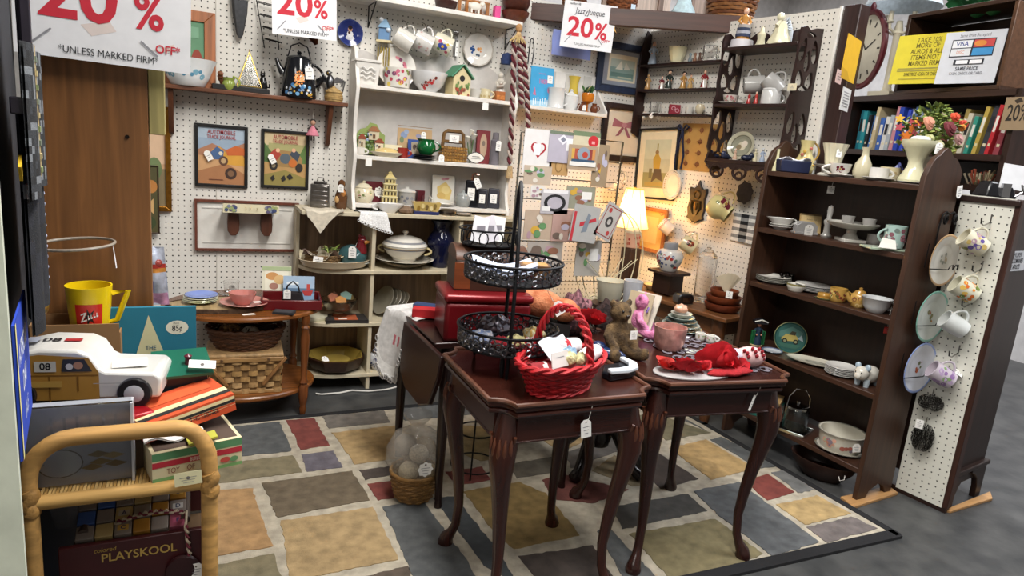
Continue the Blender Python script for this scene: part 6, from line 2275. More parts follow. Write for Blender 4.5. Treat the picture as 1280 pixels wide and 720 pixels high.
for i in range(4):
 for j in range(8):
  sh.append(('r',-.375+.25*i,-.4375+.125*j,.25,.125,['#e0ded8','#8b8a88','#8b8a88','#17171a'][(i%2)*2+(j%2)]if True else 0))
board('checked_cloth','black and white gingham cloth hanging beside the dark bookcase','cloth',M_,w_*1.7,h_,.004,'#d8d6d2',sh,'fabric')
q=onw(833,284,.07)
t=mug('pale pink tinted white mug hanging on the right pegboard beside the lamp',None,.036,.075,'#d9d0c4',[(-PI/2+.3*k,.01,.013,'#c98f84')for k in range(-4,5)],m=xf(q,0,0,-26)@rotm(15,125,0)@Matrix.Translation((0,0,-.04)),ha=PI)
q=onw(860,306,.07)
t=mug('cream jug with red rooster print hanging on the lower right pegboard',None,.042,.08,'#cfc39c',[(-PI/2-.3+.25*math.cos(a),.045+.015*math.sin(a),.008,['#8c2f2a','#3a3a30','#a5562f'][int(a*3)%3])for a in[2*PI*i/9 for i in range(9)]],m=xf(q,0,0,-26)@rotm(15,118,0)@Matrix.Translation((0,0,-.04)),ha=PI)
for k,(x,y)in enumerate(((838,268),(869,290),(911,238))):
 q=onw(x,y,0)
 b=B('#9a968f')
 b.tube([q,q-NW*.04,q-NW*.07+Vector((0,0,-.008)),q-NW*.085+Vector((0,0,.006))],.002,6)
 tag(b.build('peg_hook','chrome'),['hook holding the pink tinted mug','hook holding the rooster jug','hook holding the cream yellow pitcher'][k]+' on the right pegboard','hook')
M_,w_,h_=span(799,262,825,312,True,.02)
picture('orange wooden framed picture behind the lamp',M_,w_*1.3,h_*1.25,.02,.016,'#a5642c','#c9a25a',[('r',0,0,.6,.7,'#d6b878')])
t=thing('glass_swan','clear glass swan dish hanging on the pegboard left of the lamp','ornament',ony(766,234,YW-.10),RZ)
b=B()
b.lathe([(.03,-.02),(.05,0),(.06,.03),(.055,.03),(.04,0),(0,-.01)],24,sx=1.2)
b.tube([(.05,0,.02),(.07,0,.05),(.062,0,.085),(.04,0,.09),(.035,0,.075)],[.014,.011,.010,.010,.005],10)
b.build('body',glass(),t)
# china on the dark bookcase
S=shelfpt
sp_=mpp
def top(x,d=.08):return S(4,x,None,d)
t=thing('swan_vase','pale cream slender bird-neck vase at the left end of the bookcase top','vase',top(969,.05),RZ)
b=B('#d3cda6')
b.lathe([(.022,0),(.02,.01),(.012,.035),(.007,.055),(.006,.085),(.008,.095),(0,.098)],16)
b.build('body','china',t)
t=thing('planter_box','navy blue rectangular planter with white tissue on the bookcase top','planter',top(990,.07),RZ)
b=B('#1c2342')
b.box((0,0,.027),(.125,.06,.052),taper=1.08)
b.build('body','paint',t,bevel=.004)
b=B('#dcdcdf')
b.sheet(lambda u,v:((u-.5)*.125,(v-.5)*.06,.056+.012*math.sin(9*u+4*v)*math.sin(5*v+2)),14,8,th=.004)
b.build('tissue','paper',t)
t=thing('pitcher_vase','ivory pitcher with applied flowers and gold rim behind the navy planter','vase',top(1003,.16),RZ)
b=B('#cdbf86')
b.lathe([(.03,0),(.036,.004),(.045,.03),(.04,.06),(.026,.085),(.024,.12),(.032,.145),(.028,.145),(.018,.11),(0,.08)],26,wob=lambda th,i:1+.04*math.sin(8*th))
b.build('body','china',t)
b=B('#a8843c')
handle(b,.03,.14,.05,.14,.03,.004)
for k in range(6):
 b.ell((.028*math.cos(k),-.03,.04+.014*k),.008,['#c9a04c','#b56a5a'][k%2],7,5)
b.build('handle','china',t)
t=thing('fluted_vase','cream fluted vase with a flared wavy rim on the bookcase top','vase',top(1038,.13),RZ)
b=B('#d6cfb4')
b.lathe(dens([(.034,0),(.036,.006),(.016,.02),(.014,.03),(.03,.05),(.036,.09),(.05,.135),(.046,.135),(.03,.08),(0,.05)],2),48,wob=lambda th,i:1+(.05*math.sin(12*th)if i>7 else 0))
b.build('body','china',t)
price_tag(t,(0,-.04,.10),.022,.04)
vessel('cake_stand','small white pedestal dish below the fluted vase on the bookcase top','dish',top(1030,.08),[(.028,0),(.03,.006),(.014,.015),(.014,.03),(.05,.042),(.052,.046),(0,.04)],'#d4d0c6')
p=top(1048,.045)
plate('white saucer under the teacup with a maroon flower',p,.055,'#d6d2ca',h=.010)
mug('white teacup with one maroon flower on the bookcase top',p+Vector((0,0,.004)),.042,.05,'#dbd8d2',[(-PI/2-.4+.3*math.cos(a),.028+.009*math.sin(a),.006,'#6b2430')for a in[2*PI*i/5 for i in range(5)]]+[(-PI/2-.4,.028,.004,'#b5974c')],prof=[(.02,0),(.022,.004),(.036,.02),(.043,.05),(.04,.05),(.032,.02),(0,.008)],name='teacup',cat='cup',ha=PI)
price_tag(bpy.data.objects['teacup.003']if 'teacup.003' in bpy.data.objects else t,(-.01,-.05,-.055),.03,.032,string=(.0,-.045,.02),shape=1)
vessel('bud_vase','cream embossed bottle vase with a wavy lip on the bookcase top','vase',top(1076,.10),[(.026,0),(.03,.004),(.036,.03),(.03,.06),(.014,.09),(.012,.11),(.018,.125),(.014,.125),(.008,.1),(0,.05)],'#cdc5a8',wob=lambda th,i:1+.03*math.sin(9*th+i))
p=top(1097,.05)
plate('white saucer under the plain white cup at the middle of the bookcase top',p,.06,'#dcd9d3',h=.010)
mug('plain white cup on a saucer at the middle of the bookcase top',p+Vector((0,0,.004)),.034,.045,'#dfdcd7',name='teacup',cat='cup')
mug('cream sugar pot with twisted handle behind the plain white cup',top(1110,.12),.036,.055,'#c9bd9a',floral(.036,.012,.04,['#a9946a','#b5a27c'],.007,8,3),hcol='#a9906a',name='sugar_pot',cat='pot')
t=thing('ribbon_bundle','small bundle of violet blue ribbon behind the teacups on the bookcase top','ribbon',top(1118,.17),RZ)
b=B('#7f86c4')
for k in range(6):
 b.tube([(-.06+.01*k,0,.01+.004*k),(-.01,-.01*k+.02,.03+.008*k),(.06,.01*k-.02,.01+.002*k)],.005,6,['#7f86c4','#a9aee0','#5d66a8'][k%3],sx=1.6)
b.build('ribbon','fabric',t)
t=thing('footed_vase','large pale ivory embossed double trumpet vase at right of the bookcase top','vase',top(1139,.08),RZ)
b=B('#d3cfae')
b.lathe(dens([(.048,0),(.05,.006),(.04,.025),(.026,.055),(.025,.075),(.042,.11),(.058,.135),(.06,.15),(.056,.15),(.035,.11),(0,.09)],2),44,wob=lambda th,i:1+.012*math.sin(16*th))
b.build('body','china',t)
price_tag(t,(.042,-.052,.125),.026,.04)
b=B('#e4e2de')
b.ell((0,0,.155),(.035,.03,.012))
b.build('tissue','paper',t)
plate('white square saucer under the large ivory vase',top(1139,.08)+Vector((0,0,-.0)),.058,'#d7d5cf',h=.006)
bpy.data.objects['footed_vase'].location.z+=.008
def s2(x,d=.09):return S(3,x,None,d)
for k in range(2):
 plate(['lower','upper'][k]+' white oval underplate of the pair below the gravy boat',s2(975,.08)+Vector((0,0,.009*k)),.05,'#d2d0cb',h=.014,group='underplates below the gravy boat')
t=thing('gravy_boat','white china gravy boat at the left on the second bookcase shelf','sauce boat',s2(975,.08)+Vector((0,0,.017)),RZ)
b=B('#d9d7d2')
b.lathe([(.022,0),(.026,.004),(.04,.018),(.046,.034),(.043,.034),(.034,.018),(0,.01)],28,sx=1.2,sy=.75,wob=lambda th,i:1+(.25*max(-math.cos(th),0)**4 if i>2 else 0))
b.build('body','china',t)
b=B('#d9d7d2')
handle(b,.05,.03,.01,.032,.022,.004)
b.build('handle','china',t)
t=thing('toast_rack','grey china toast rack with arched dividers on the second bookcase shelf','rack',s2(1005,.06),RZ)
b=B('#8b8988')
b.box((0,0,.006),(.10,.05,.012))
for k in range(3):
 b.prism([(-.045,0),(.045,0),(.045,.03),(.025,.046),(-.025,.046),(-.045,.03)],.006,m=frameM((0,-.018+.018*k,.008),(1,0,0),(0,-1,0)))
b.build('body','china',t,bevel=.003)
price_tag(t,(.004,-.032,.022),.036,.044,col='#cfcdc8')
board('verse_plaque','small tan plaque with verse and painted pumpkins leaning at the back of the bookcase','plaque',standM(s2(1012,.15),.09,.08,12),.095,.085,.006,'#b08f5c',[('r',0,0,.9,.86,'#c4ab7a'),('t',.05,.22,.09,'Autumn days','#4a3a28',0,.8),('t',.05,.05,.09,'be happy','#4a3a28',0,.8),('e',-.2,-.25,.14,.14,'#8a5a2c'),('e',.05,-.3,.14,.12,'#9c6a34'),('r',0,.46,1,.06,'#5f4a2c')])
vessel('pepper_mill','grey white turned china pepper mill on the second bookcase shelf','mill',s2(1032,.10),[(.02,0),(.022,.006),(.013,.02),(.013,.05),(.018,.06),(.018,.07),(.009,.08),(.012,.11),(.01,.13),(0,.135)],'#9a9894')
t=thing('cake_stand','white china cake stand with square foot on the second bookcase shelf','cake stand',s2(1062,.085),RZ)
b=B('#c9c6be')
b.box((0,0,.007),(.09,.09,.014))
b.lathe([(.034,.014),(.028,.022),(.018,.036),(.02,.05)],26)
b.build('foot','china',t,bevel=.003)
b=B('#c9c6be')
b.lathe([(.02,.05),(.07,.056),(.095,.07),(.10,.078),(.096,.079),(.07,.062),(0,.058)],40)
b.build('dish','china',t)
for k,x in enumerate((1055,1081)):
 vessel('demitasse_cup',['left','right'][k]+' small grey white cup of the two sitting on the cake stand','cup',s2(x,.095)+Vector((0,0,.062)),[(.018,0),(.02,.003),(.026,.04),(.024,.04),(.018,.006),(0,.005)],'#9d9b98',group='cups on the cake stand')
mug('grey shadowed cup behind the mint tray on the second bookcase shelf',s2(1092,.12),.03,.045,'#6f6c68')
b=B('#b3c4ae')
b.box((0,0,.004),(.165,.09,.008))
b.box((0,0,.007),(.15,.075,.003),'#c9d4c2')
solo('mint_tray','mint green rectangular china tray on the second bookcase shelf','tray',b,'china',s2(1108,.055),RZ,bevel=.003)
p=s2(1115,.06)+Vector((0,0,.0095))
mug('pale turquoise mug with pink and grey flowers on the mint tray',p,.038,.085,'#a9c4bd',floral(.039,.012,.075,['#8a5a64','#b5808a','#6f7f7a','#c9d4d0','#94a08c'],.009,34,7,1.5),ha=PI)
b=B('#e2e2dc')
b.prism([(-.03,-.02),(.03,-.02),(.024,.016),(-.02,.022)],.002,m=rotm(60,0,-20))
solo('paper_card','crumpled white card lying on the mint tray','card',b,'paper',p+Vector((-.06,-.02,.018)),RZ)
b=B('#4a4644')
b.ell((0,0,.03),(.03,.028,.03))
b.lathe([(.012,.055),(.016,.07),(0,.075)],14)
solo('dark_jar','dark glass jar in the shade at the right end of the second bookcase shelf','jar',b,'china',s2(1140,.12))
def s3(x,d=.08):return S(2,x,None,d)
for k in range(4):
 plate('white dinner plate number '+['one','two','three','four'][k]+' from the bottom, left stack on the third shelf',s3(966,.10)+Vector((0,0,.0065*k)),.078,['#cfcbc2','#d4d0c8','#cbc7bf','#d6d3cb'][k],[(.072,.08,'#a9a69c')],h=.012,group='white plates at left on the third shelf')
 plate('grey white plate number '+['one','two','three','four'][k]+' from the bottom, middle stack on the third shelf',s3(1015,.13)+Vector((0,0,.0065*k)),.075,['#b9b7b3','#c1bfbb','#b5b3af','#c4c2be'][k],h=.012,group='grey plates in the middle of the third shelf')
vessel('gold_rim_bowl','small white bowl with a gold green rim band on the third bookcase shelf','bowl',s3(994,.045),[(.026,0),(.03,.003),(.038,.02),(.04,.034),(.037,.034),(.03,.006),(0,.006)],'#d8d5cc',cf=lambda th,i,r,z:'#8a8250' if z>.027 and r>.037 else None)
b=B('#2f2b2b')
g_=random.Random(3)
for k in range(9):
 b.ell((g_.uniform(-.035,.035),g_.uniform(-.02,.02),g_.uniform(.012,.045)),(.012,.010,.010),g_.choice(['#4a4542','#2b2626','#5f5a55']),8,6)
solo('dark_cluster','cluster of dark metal leaves at the back left of the third shelf','ornament',b,'metal',s3(984,.17))
vessel('butter_pat','small round amber lidded dish with a dark saucer on the third bookcase shelf','dish',s3(1029,.045),[(.034,0),(.036,.004),(.024,.008),(.026,.018),(.022,.026),(0,.028)],'#b5883f',cf=lambda th,i,r,z:'#4a4a30' if z<.007 else None)
mug('amber yellow mug with a fruit band on the third bookcase shelf',s3(1046,.07),.034,.056,'#b9924a',floral(.034,.014,.042,['#7a3a2c','#a9583a','#5f5a2c','#d9c27a'],.008,26,5,1.4),ha=0)
t=thing('teapot','small yellow teapot with painted cottage on the third bookcase shelf','teapot',s3(1072,.07),RZ)
b=B('#b9924c')
pr=[(.024,0),(.028,.004),(.036,.03),(.03,.052),(.022,.058),(0,.058)]
b.lathe(pr,28)
dots(b,pr,floral(.034,.01,.04,['#7a4a34','#d6bd84','#6f6a3a','#c9a65c'],.010,14,6,1.2))
b.build('body','china',t)
b=B('#a9803f')
b.lathe([(.023,.058),(.018,.066),(.006,.07),(.007,.078),(0,.08)],18)
b.build('lid','china',t)
b=B('#b9924c')
b.tube([(-.03,0,.022),(-.045,0,.035),(-.052,0,.055)],[.011,.008,.005],10)
b.build('spout','china',t)
b=B('#b9924c')
handle(b,.032,.05,.014,.048,.02,.004)
b.build('handle','china',t)
t=mug('white bowl-shaped chamber cup with loop handle at right of the third shelf',s3(1093,.06),.050,.058,'#c9cbcd',prof=[(.028,0),(.032,.004),(.046,.024),(.053,.056),(.056,.058),(.05,.056),(.04,.02),(0,.01)],out=.03,name='handled_bowl',cat='bowl')
price_tag(t,(.03,-.055,-.055),.022,.026,col='#d8443c',string=(.05,-.02,.03),shape=1)
def s4(x,y=None,d=.08):return S(1,x,y,d)
t=figurine('pirate figurine in navy coat, green cape and black hat on the fourth shelf',s4(945,None,.055),.115,'#28384a','#c9907a','#2a2320',base='#b9a078')
b=B('#1c1c22')
b.prism([(-.03,0),(.03,0),(.034,.012),(.012,.022),(0,.026),(-.012,.022),(-.034,.012)],.026,m=frameM((0,.006,.106),(1,0,0),(0,-1,0)))
b.tube([(-.03,-.020,.116),(0,-.022,.126),(.03,-.020,.116)],.003,6,'#d8d6d0')
b.build('pirate_hat','china',t)
for s_ in(-1,1):
 b=B('#2f7a4a')
 b.sheet(lambda u,v:(s_*(.016+.018*u),-.012+.012*u-.004*math.sin(8*u),lerp(.01,.075,v)*(1-.1*u)),4,6,th=.003)
 b.build('cape','china',t)
vm=xf(s4(985,None,.13)+Vector((0,0,.068)),0,0,-52)@rotm(80,0,0)
t=thing('charger','round teal tin tray painted with a vintage touring car standing on the fourth shelf','tray',m=vm)
b=B('#2f5e58')
b.lathe([(.0,0),(.062,0),(.068,.004),(.071,.010),(.068,.011),(.062,.004),(0,.003)],44,cf=lambda th,i,r,z:'#8d8c62' if r>.066 else None)
b.flat([('e',.0,.0,.058,.058,'#2c5450'),('p',[(-.05,.02),(0,.05),(.05,.03),(.04,.0),(-.05,-.005)],'#4f7a72'),('p',[(-.04,-.01),(-.02,.014),(.016,.018),(.03,.004),(.034,-.012),(-.03,-.02)],'#b3a35c'),('p',[(-.01,.012),(.002,.03),(.02,.028),(.018,.012)],'#3d3a2a'),('e',-.022,-.018,.011,.011,'#1d2420'),('e',.024,-.016,.011,.011,'#1d2420'),('e',-.022,-.018,.006,.006,'#8d8c6a'),('e',.024,-.016,.006,.006,'#8d8c6a'),('p',[(-.05,-.03),(.05,-.028),(.03,-.048),(-.03,-.048)],'#3d6a5c'),('p',[(.03,.0),(.045,.02),(.055,-.01)],'#9fb0b5')],Matrix.Identity(4),.0034)
b.build('body','tin',t)
plate('small white saucer with blue rim left of the long fish platter',s4(965,None,.04),.045,'#b9bdc4',[(.038,.046,'#5f6b86')],h=.010)
p=s4(1018,None,.095)
b=B('#cdc8b8')
b.lathe([(.06,0),(.07,.004),(.115,.012),(.118,.016),(.07,.009),(0,.007)],40,sy=.52)
b.flat([('e',.01,0,.05,.018,'#9a988c'),('e',.0,.0,.03,.012,'#b5b3a6')],Matrix.Identity(4),.0095)
solo('fish_platter','long oval grey white platter with a raised fish on the fourth bookcase shelf','platter',b,'china',p,R(-62))
p=s4(1050,None,.08)
for k in range(6):
 plate('white ribbed plate number '+['one','two','three','four','five','six'][k]+' from the bottom beside the pig bank',p+Vector((0,0,.0058*k)),.062,['#c9c7c3','#d2d0cc'][k%2],h=.011,group='white plates stacked beside the pig bank')
t=thing('pig_bank','white ceramic pig bank with pale blue ears at the right of the fourth shelf','piggy bank',s4(1080,None,.07),R(188))
b=B('#d6d2c9')
b.ell((-.02,0,.042),(.055,.036,.036),seg=22,rings=14)
b.ell((.036,0,.054),(.028,.028,.028),seg=20,rings=12)
b.ell((.064,0,.046),(.010,.014,.013))
b.build('body','china',t)
for s_ in(-1,1):
 b=B('#a9bccb')
 b.ell((.034,s_*.02,.080),(.008,.012,.014))
 b.build('ear','china',t)
 b=B('#20242a')
 b.ell((.060,s_*.012,.060),(.003,.003,.004),seg=8,rings=5)
 b.build('eye','china',t)
for x,y in((.02,.018),(.02,-.018),(-.055,.018),(-.055,-.018)):
 b=B('#b9c6cf')
 b.lathe([(.010,0),(.012,.02),(.011,.03)],12,m=xf((x,y,0)))
 b.build('foot','china',t)
def s5(x,d=.08):return S(0,x,None,d)
book('green and tan cloth bound books lying at the left of the bottom bookcase shelf',s5(958,.10),.12,.05,.15,'#1f6a60',R(-60))
book('tan paper bound book on top of the green book on the bottom shelf',s5(958,.10)+Vector((0,0,.0505)),.115,.03,.14,'#a98a5c',R(-55))
t=thing('mirror_tray','square glass tray with a silver rim at left on the bottom bookcase shelf','tray',s5(985,.055),R(-68))
b=B('#7f8e90')
b.box((0,0,.004),(.17,.12,.006))
b.build('glass_base','chrome',t)
b=B('#b9bdbb')
for x0,y0,dx,dy in((0,-.06,.176,.006),(0,.06,.176,.006),(-.086,0,.006,.12),(.086,0,.006,.12)):
 b.box((x0,y0,.007),(dx,dy,.013))
b.build('rim','chrome',t,bevel=.0015)
t=thing('biscuit_jar','clear glass biscuit jar with silver lid and swing handle on the mirrored tray','jar',s5(992,.06)+Vector((0,0,.008)),RZ)
b=B()
b.lathe([(.045,0),(.05,.004),(.05,.09),(.044,.10),(.041,.10),(.046,.088),(.046,.008),(0,.006)],28)
b.build('body',glass('smoke_glass',(.75,.8,.8,1)),t)
b=B('#a9a9ab')
b.lathe([(.047,.098),(.047,.108),(.03,.114),(.008,.118),(.008,.13),(0,.132)],24)
b.build('lid','chrome',t)
b=B('#a9a9ab')
b.tube([(-.05,0,.10),(-.045,0,.15),(-.02,.0,.185),(.02,0,.185),(.045,0,.15),(.05,0,.10)],.003,8)
b.build('handle','chrome',t)
p=s5(1049,.095)
plate('large white underplate with a grey rim below the floral casserole',p,.098,'#c4c0b6',[(.09,.10,'#77746c')],h=.012)
t=thing('casserole','white enamel basin with coral roses on the bottom bookcase shelf','bowl',p+Vector((0,0,.005)),RZ)
b=B('#d3cfc2')
pr=[(.07,0),(.076,.004),(.086,.04),(.088,.072),(.093,.078),(.085,.077),(.082,.04),(.072,.01),(0,.008)]
b.lathe(pr,44,sx=1.0)
dots(b,pr,floral(.085,.02,.055,['#b5695c','#c98a72','#a9b08c','#8a7f8c','#d9a590'],.012,26,14,1.3))
b.build('body','china',t,ang=50)
b=B('#8d8a80')
b.tube([(.0925*math.cos(a),.0925*math.sin(a),.0775)for a in[2*PI*i/44 for i in range(44)]],.0022,6,closed=True)
b.build('rim','china',t)
price_tag(t,(.018,-.092,.045),.032,.036,tilt=8)
t=vessel('dough_bowl','large dark wooden dough bowl on the floor under the bookcase','bowl',S(0,1033,None,.06)-Vector((0,0,.134)),[(.07,0),(.08,.004),(.12,.05),(.135,.085),(.13,.085),(.10,.03),(0,.014)],'#301a12',material='wood',rz=R(-70),sx=1.0,sy=.72)
b=B('#e0ddd6')
b.tube([(.09,-.075,.06),(.10,-.09,.05),(.115,-.088,.06),(.11,-.07,.07)],.0016,5)
b.build('string','fabric',t)
for k,(x,y,c1,c2,cols,lab)in enumerate(((1178,325,'#c9c4ba','#b08f6a',['#9a9a8c','#b5a58c','#8d8f86'],'cream plate with tan rim, topmost in the wire holder on the bookcase side'),(1162,395,'#c2c6bf','#7fb0a0',['#a9583a','#6f6a3a','#b57a3c'],'white plate with turquoise rim and fruit, middle of the wire holder'),(1147,459,'#c9cbd4','#8fa0d0',['#8c3a30','#5a5f3a','#a95a3c'],'white plate with blue rim and berries, lowest in the wire holder'))):
 q=hit(x,y,BO-DB*.028,DB)
 m_=frameM(q,NB,-DB)
 g_=random.Random(k)
 r_=mpp(q)*33
 t=plate(lab,(0,0,0),r_,c1,[(r_*.88,r_*1.02,c2)],h=.010,m=m_@rotm(0,0,0),face=[(g_.uniform(-.018,.018),g_.uniform(-.022,.022),g_.uniform(.004,.009),g_.choice(cols))for _ in range(9)])
 b=B('#1f1d1d')
 b.tube([(-r_,-.03,.016),(r_*.2,-.034,.017),(r_*.25,-.02,.02),(r_*.42,-.016,.02),(r_*.5,-.034,.017),(r_*.62,-.016,.02),(r_*.78,-.016,.02),(r_*.82,-.034,.016),(r_*.98,-.03,.008)],.0022,6)
 b.tube([(-r_*.9,-.03,-.01),(-r_*.9,.06,-.01)],.002,6)
 b.build('wire_clip','iron',t)
t=thing('plate_rack','black wrought iron plate hanger with curled ends on the bookcase side','plate hanger',m=frameM(hit(1186,275,BO-DB*.014,DB),NB,-DB))
b=B('#1f1d1d')
for s_ in(-1,1):
 b.tube([(s_*.05,-.16,0),(s_*.052,-.02,0),(s_*.045,.018,0),(s_*.025,.03,0),(0,.022,0)],.003,6)
 b.tube([(s_*.03+.012*math.cos(a)*(1-a/14),.0+.02*math.sin(a)*(1-a/14),.006)for a in[i*.5 for i in range(16)]],.0045,6)
b.build('iron_scrolls','iron',t)
t=bpy.data.objects['bookcase']
q=MB.inverted()@hit(1199,240,BO-DB*.02,DB)
price_tag(t,tuple(q),.034,.046,xd=(0,1,0),zd=(-1,0,0),tilt=-8)
SN=Vector((-sd.y,sd.x,0))
for k,(x,y,c,cols,lab)in enumerate(((1226,304,'#d1cbb4',['#5f4f8c','#7a6aa9','#8c8f5a','#c9b06a','#a98a9a'],'cream mug with purple irises, topmost on the pegboard strip'),(1215,362,'#d0cdb8',['#c9662c','#d98a3c','#6f7f3a','#d9b35a'],'white mug with orange flowers, second on the pegboard strip'),(1202,405,'#cdd0ce',None,'plain white mug with a round tag, third on the pegboard strip'),(1186,467,'#c4b9c4',['#a98fb5','#b9a3c4','#7f9a6a','#8f6fa0'],'lilac printed mug, lowest on the pegboard strip'))):
 q=hit(x,y,st,SN)-SN*.055
 sp=[(g,z,r,c_)for g,z,r,c_ in floral(.04,.015,.07,cols,.010,40,k+3,2.4)]if cols else None
 t=mug(lab,None,.036,.085,c,sp,m=xf(q,0,0,-40)@rotm(0,-62,0)@rotm(0,0,60)@Matrix.Translation((0,0,-.04)),ha=R(-60),group='mugs on the pegboard strip')
 b=B('#9a9894')
 qs=hit(x+12,y-26,st,SN)
 b.tube([qs+Vector((0,0,.03)),qs,qs-SN*.05+Vector((0,0,-.012)),qs-SN*.075+Vector((0,0,-.004)),qs-SN*.08+Vector((0,0,.015))],.0028,6)
 tag(b.build('peg_hook','chrome'),['topmost','second','third','lowest'][k]+' silver hook holding a mug on the pegboard strip','hook','hooks on the pegboard strip')
price_tag(bpy.data.objects['mug.015']if 'mug.015' in bpy.data.objects else t,(.03,-.03,.0),.03,.034,shape=1)
for k,(x,y,rx,rz_)in enumerate(((1168,502,.045,.030),(1158,545,.04,.055))):
 q=hit(x,y,st,SN)-SN*.03
 t=thing('wire_basket',['tangled upper','rounded lower'][k]+' black wire nest basket hanging on the pegboard strip','basket',m=xf(q,0,0,-60))
 b=B('#26231f')
 g_=random.Random(k+2)
 for i in range(70):
  a0=g_.uniform(0,2*PI)
  pts=[]
  for j in range(5):
   a=a0+.35*j*g_.choice((-1,1))
   ph=g_.uniform(-1.2,1.2)
   pts.append((rx*math.cos(a)*math.cos(ph),.026*math.sin(a)*math.cos(ph),rz_*math.sin(ph)*1.1))
  b.tube(pts,.0007,3)
 b.build('wire_nest','iron',t)
 b=B('#77736b')
 b.tube([(0,.03,rz_+.02),(0,.0,rz_+.012),(0,-.005,rz_-.005)],.0018,5)
 b.build('hook','chrome',t)
price_tag(t,(-.02,-.035,.06),.026,.036,shape=1)
# beyond the booth, behind the bookcase
KO=Vector((2.82,2.0,0))
MK=frameM(KO,(-.113,-.994,0),(0,0,1))
KX=Vector((-.113,-.994,0))
KY=Vector((.994,-.113,0))
def onk(x,y,d=0):return MK.inverted()@hit(x,y,KO+KY*d,KY)
k0,k1=onk(1078,120),onk(1246,112)
kt,ks=(k0.z+k1.z)/2,onk(1160,190).z
t=thing('book_shelf','dark brown open bookshelf full of books beyond the bookcase top','bookcase',m=MK)
for z in(kt,ks,1.262):
 b=B('#36221b')
 b.box(((k0.x+k1.x)/2+.02,.13,z-.012),(k1.x-k0.x+.14,.27,.024))
 b.build('shelf','woodx',t)
for x,zl_ in((k0.x-.06,0),(k1.x+.09,1.238)):
 b=B('#2f1d17')
 b.box((x,.13,(kt+zl_)/2),(.022,.27,kt-zl_))
 b.build('side_panel','woodz',t)
b=B('#1d1210')
b.box(((k0.x+k1.x)/2,.26,(kt+1.24)/2),(k1.x-k0.x+.14,.012,kt-1.24))
b.build('back_panel','woodz',t)
BK=['#1f7f93','#2a9aa6','#23262c','#3f6fae','#c9b88f','#3b63b0','#d5d3cf','#a9b0b8','#c98a94','#1f3fa8','#2a46b8','#c4c9cf','#5570a0','#8d9ab0','#c9b36a','#7d2a30','#a98a5c','#c4b79a','#6b3a30','#d8d5cf','#97844a','#c9c2b0','#2f8f7f','#b9a04a','#30333a','#b5222c','#8c3a44','#c9c5be','#d8d6d2','#44505c']
NM=['teal','turquoise','black','blue','tan','royal blue','white','grey','rose','cobalt blue','bright blue','silver','slate blue','steel grey','gold','wine red','brown','buff','rust','ivory','olive','cream','sea green','mustard','charcoal','scarlet','maroon','pearl','chalk white','blue grey']
g_=random.Random(17)
x=k0.x-.035
i=0
while x<k1.x+.02 and i<30:
 w_=g_.uniform(.016,.026)
 h_=g_.uniform(.14,.195)
 b=B(BK[i])
 b.box((0,.09,h_/2),(w_*.94,.16,h_))
 b.flat([('r',0,h_*.62,w_*.6,h_*.32,'#e4e1d8' if i%3 else '#1f1f24'),('r',0,h_*.2,w_*.5,h_*.06,'#d8cfae')],frameM((0,.0099,0),(1,0,0),(0,-1,0)))
 o=solo('book',f'{NM[i]} book spine in the row of books on the dark bookshelf','book',b,'paper',m=MK@xf((x+w_/2,.02+g_.uniform(0,.02),ks+.001),0,g_.uniform(-2,4)if i<20 else 7,0),group='row of books on the dark bookshelf')
 x+=w_+(.004 if i<20 else.009)
 i+=1
a0,a1=onk(1120,104),onk(1252,104)
ch=onk(1180,14).z-kt
cw=a1.x-a0.x
t=thing('wood_crate','dark brown wooden crate lying open on its side above the books','crate',m=MK@xf(((a0.x+a1.x)/2,0,kt+.0005)))
for nm,c,d in(('bottom',(0,.12,.008),(cw,.25,.016)),('top',(0,.12,ch),(cw,.25,.016)),('left_side',(-cw/2+.008,.12,ch/2),(.016,.25,ch-.016)),('right_side',(cw/2-.008,.12,ch/2),(.016,.25,ch-.016)),('back',(0,.24,ch/2),(cw-.03,.01,ch-.02))):
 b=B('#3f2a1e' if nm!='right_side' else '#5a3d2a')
 b.box(c,d)
 b.build(nm,'woodx',t,bevel=.002)
def kb(x0,y0,x1,y1,d):
 p,q=onk(x0,y0,d),onk(x1,y1,d)
 return MK@frameM((p+q)/2,(1,.28,0),(.28,-1,.12)),abs(q.x-p.x),abs(p.z-q.z)
M_,w_,h_=kb(1130,46,1184,103,-.012)
YT='#6f6420'
board('yellow_notice','bright yellow printed notice in a plastic sleeve at left in the crate','notice',M_,w_,h_,.002,'#dfcf3a',[('t',0,.38,.10,'TAKE 10%',YT,.01,.8),('t',0,.27,.10,'MORE OF',YT,.01,.8),('t',0,.15,.10,'AUROS & ALL',YT,.01,.75),('t',0,.03,.10,'ITEMS NOT',YT,.01,.8),('t',0,-.09,.10,'MARKED FIRM',YT,.01,.7),('r',0,-.19,.8,.025,'#a39a4a'),('r',0,-.235,.8,.025,'#a39a4a'),('t',0,-.31,.07,'SAME PRICE - CASH OR CHECK',YT,.02,.5),('r',0,-.40,.7,.02,'#b5a83c')])
M_,w_,h_=kb(1188,42,1238,103,-.012)
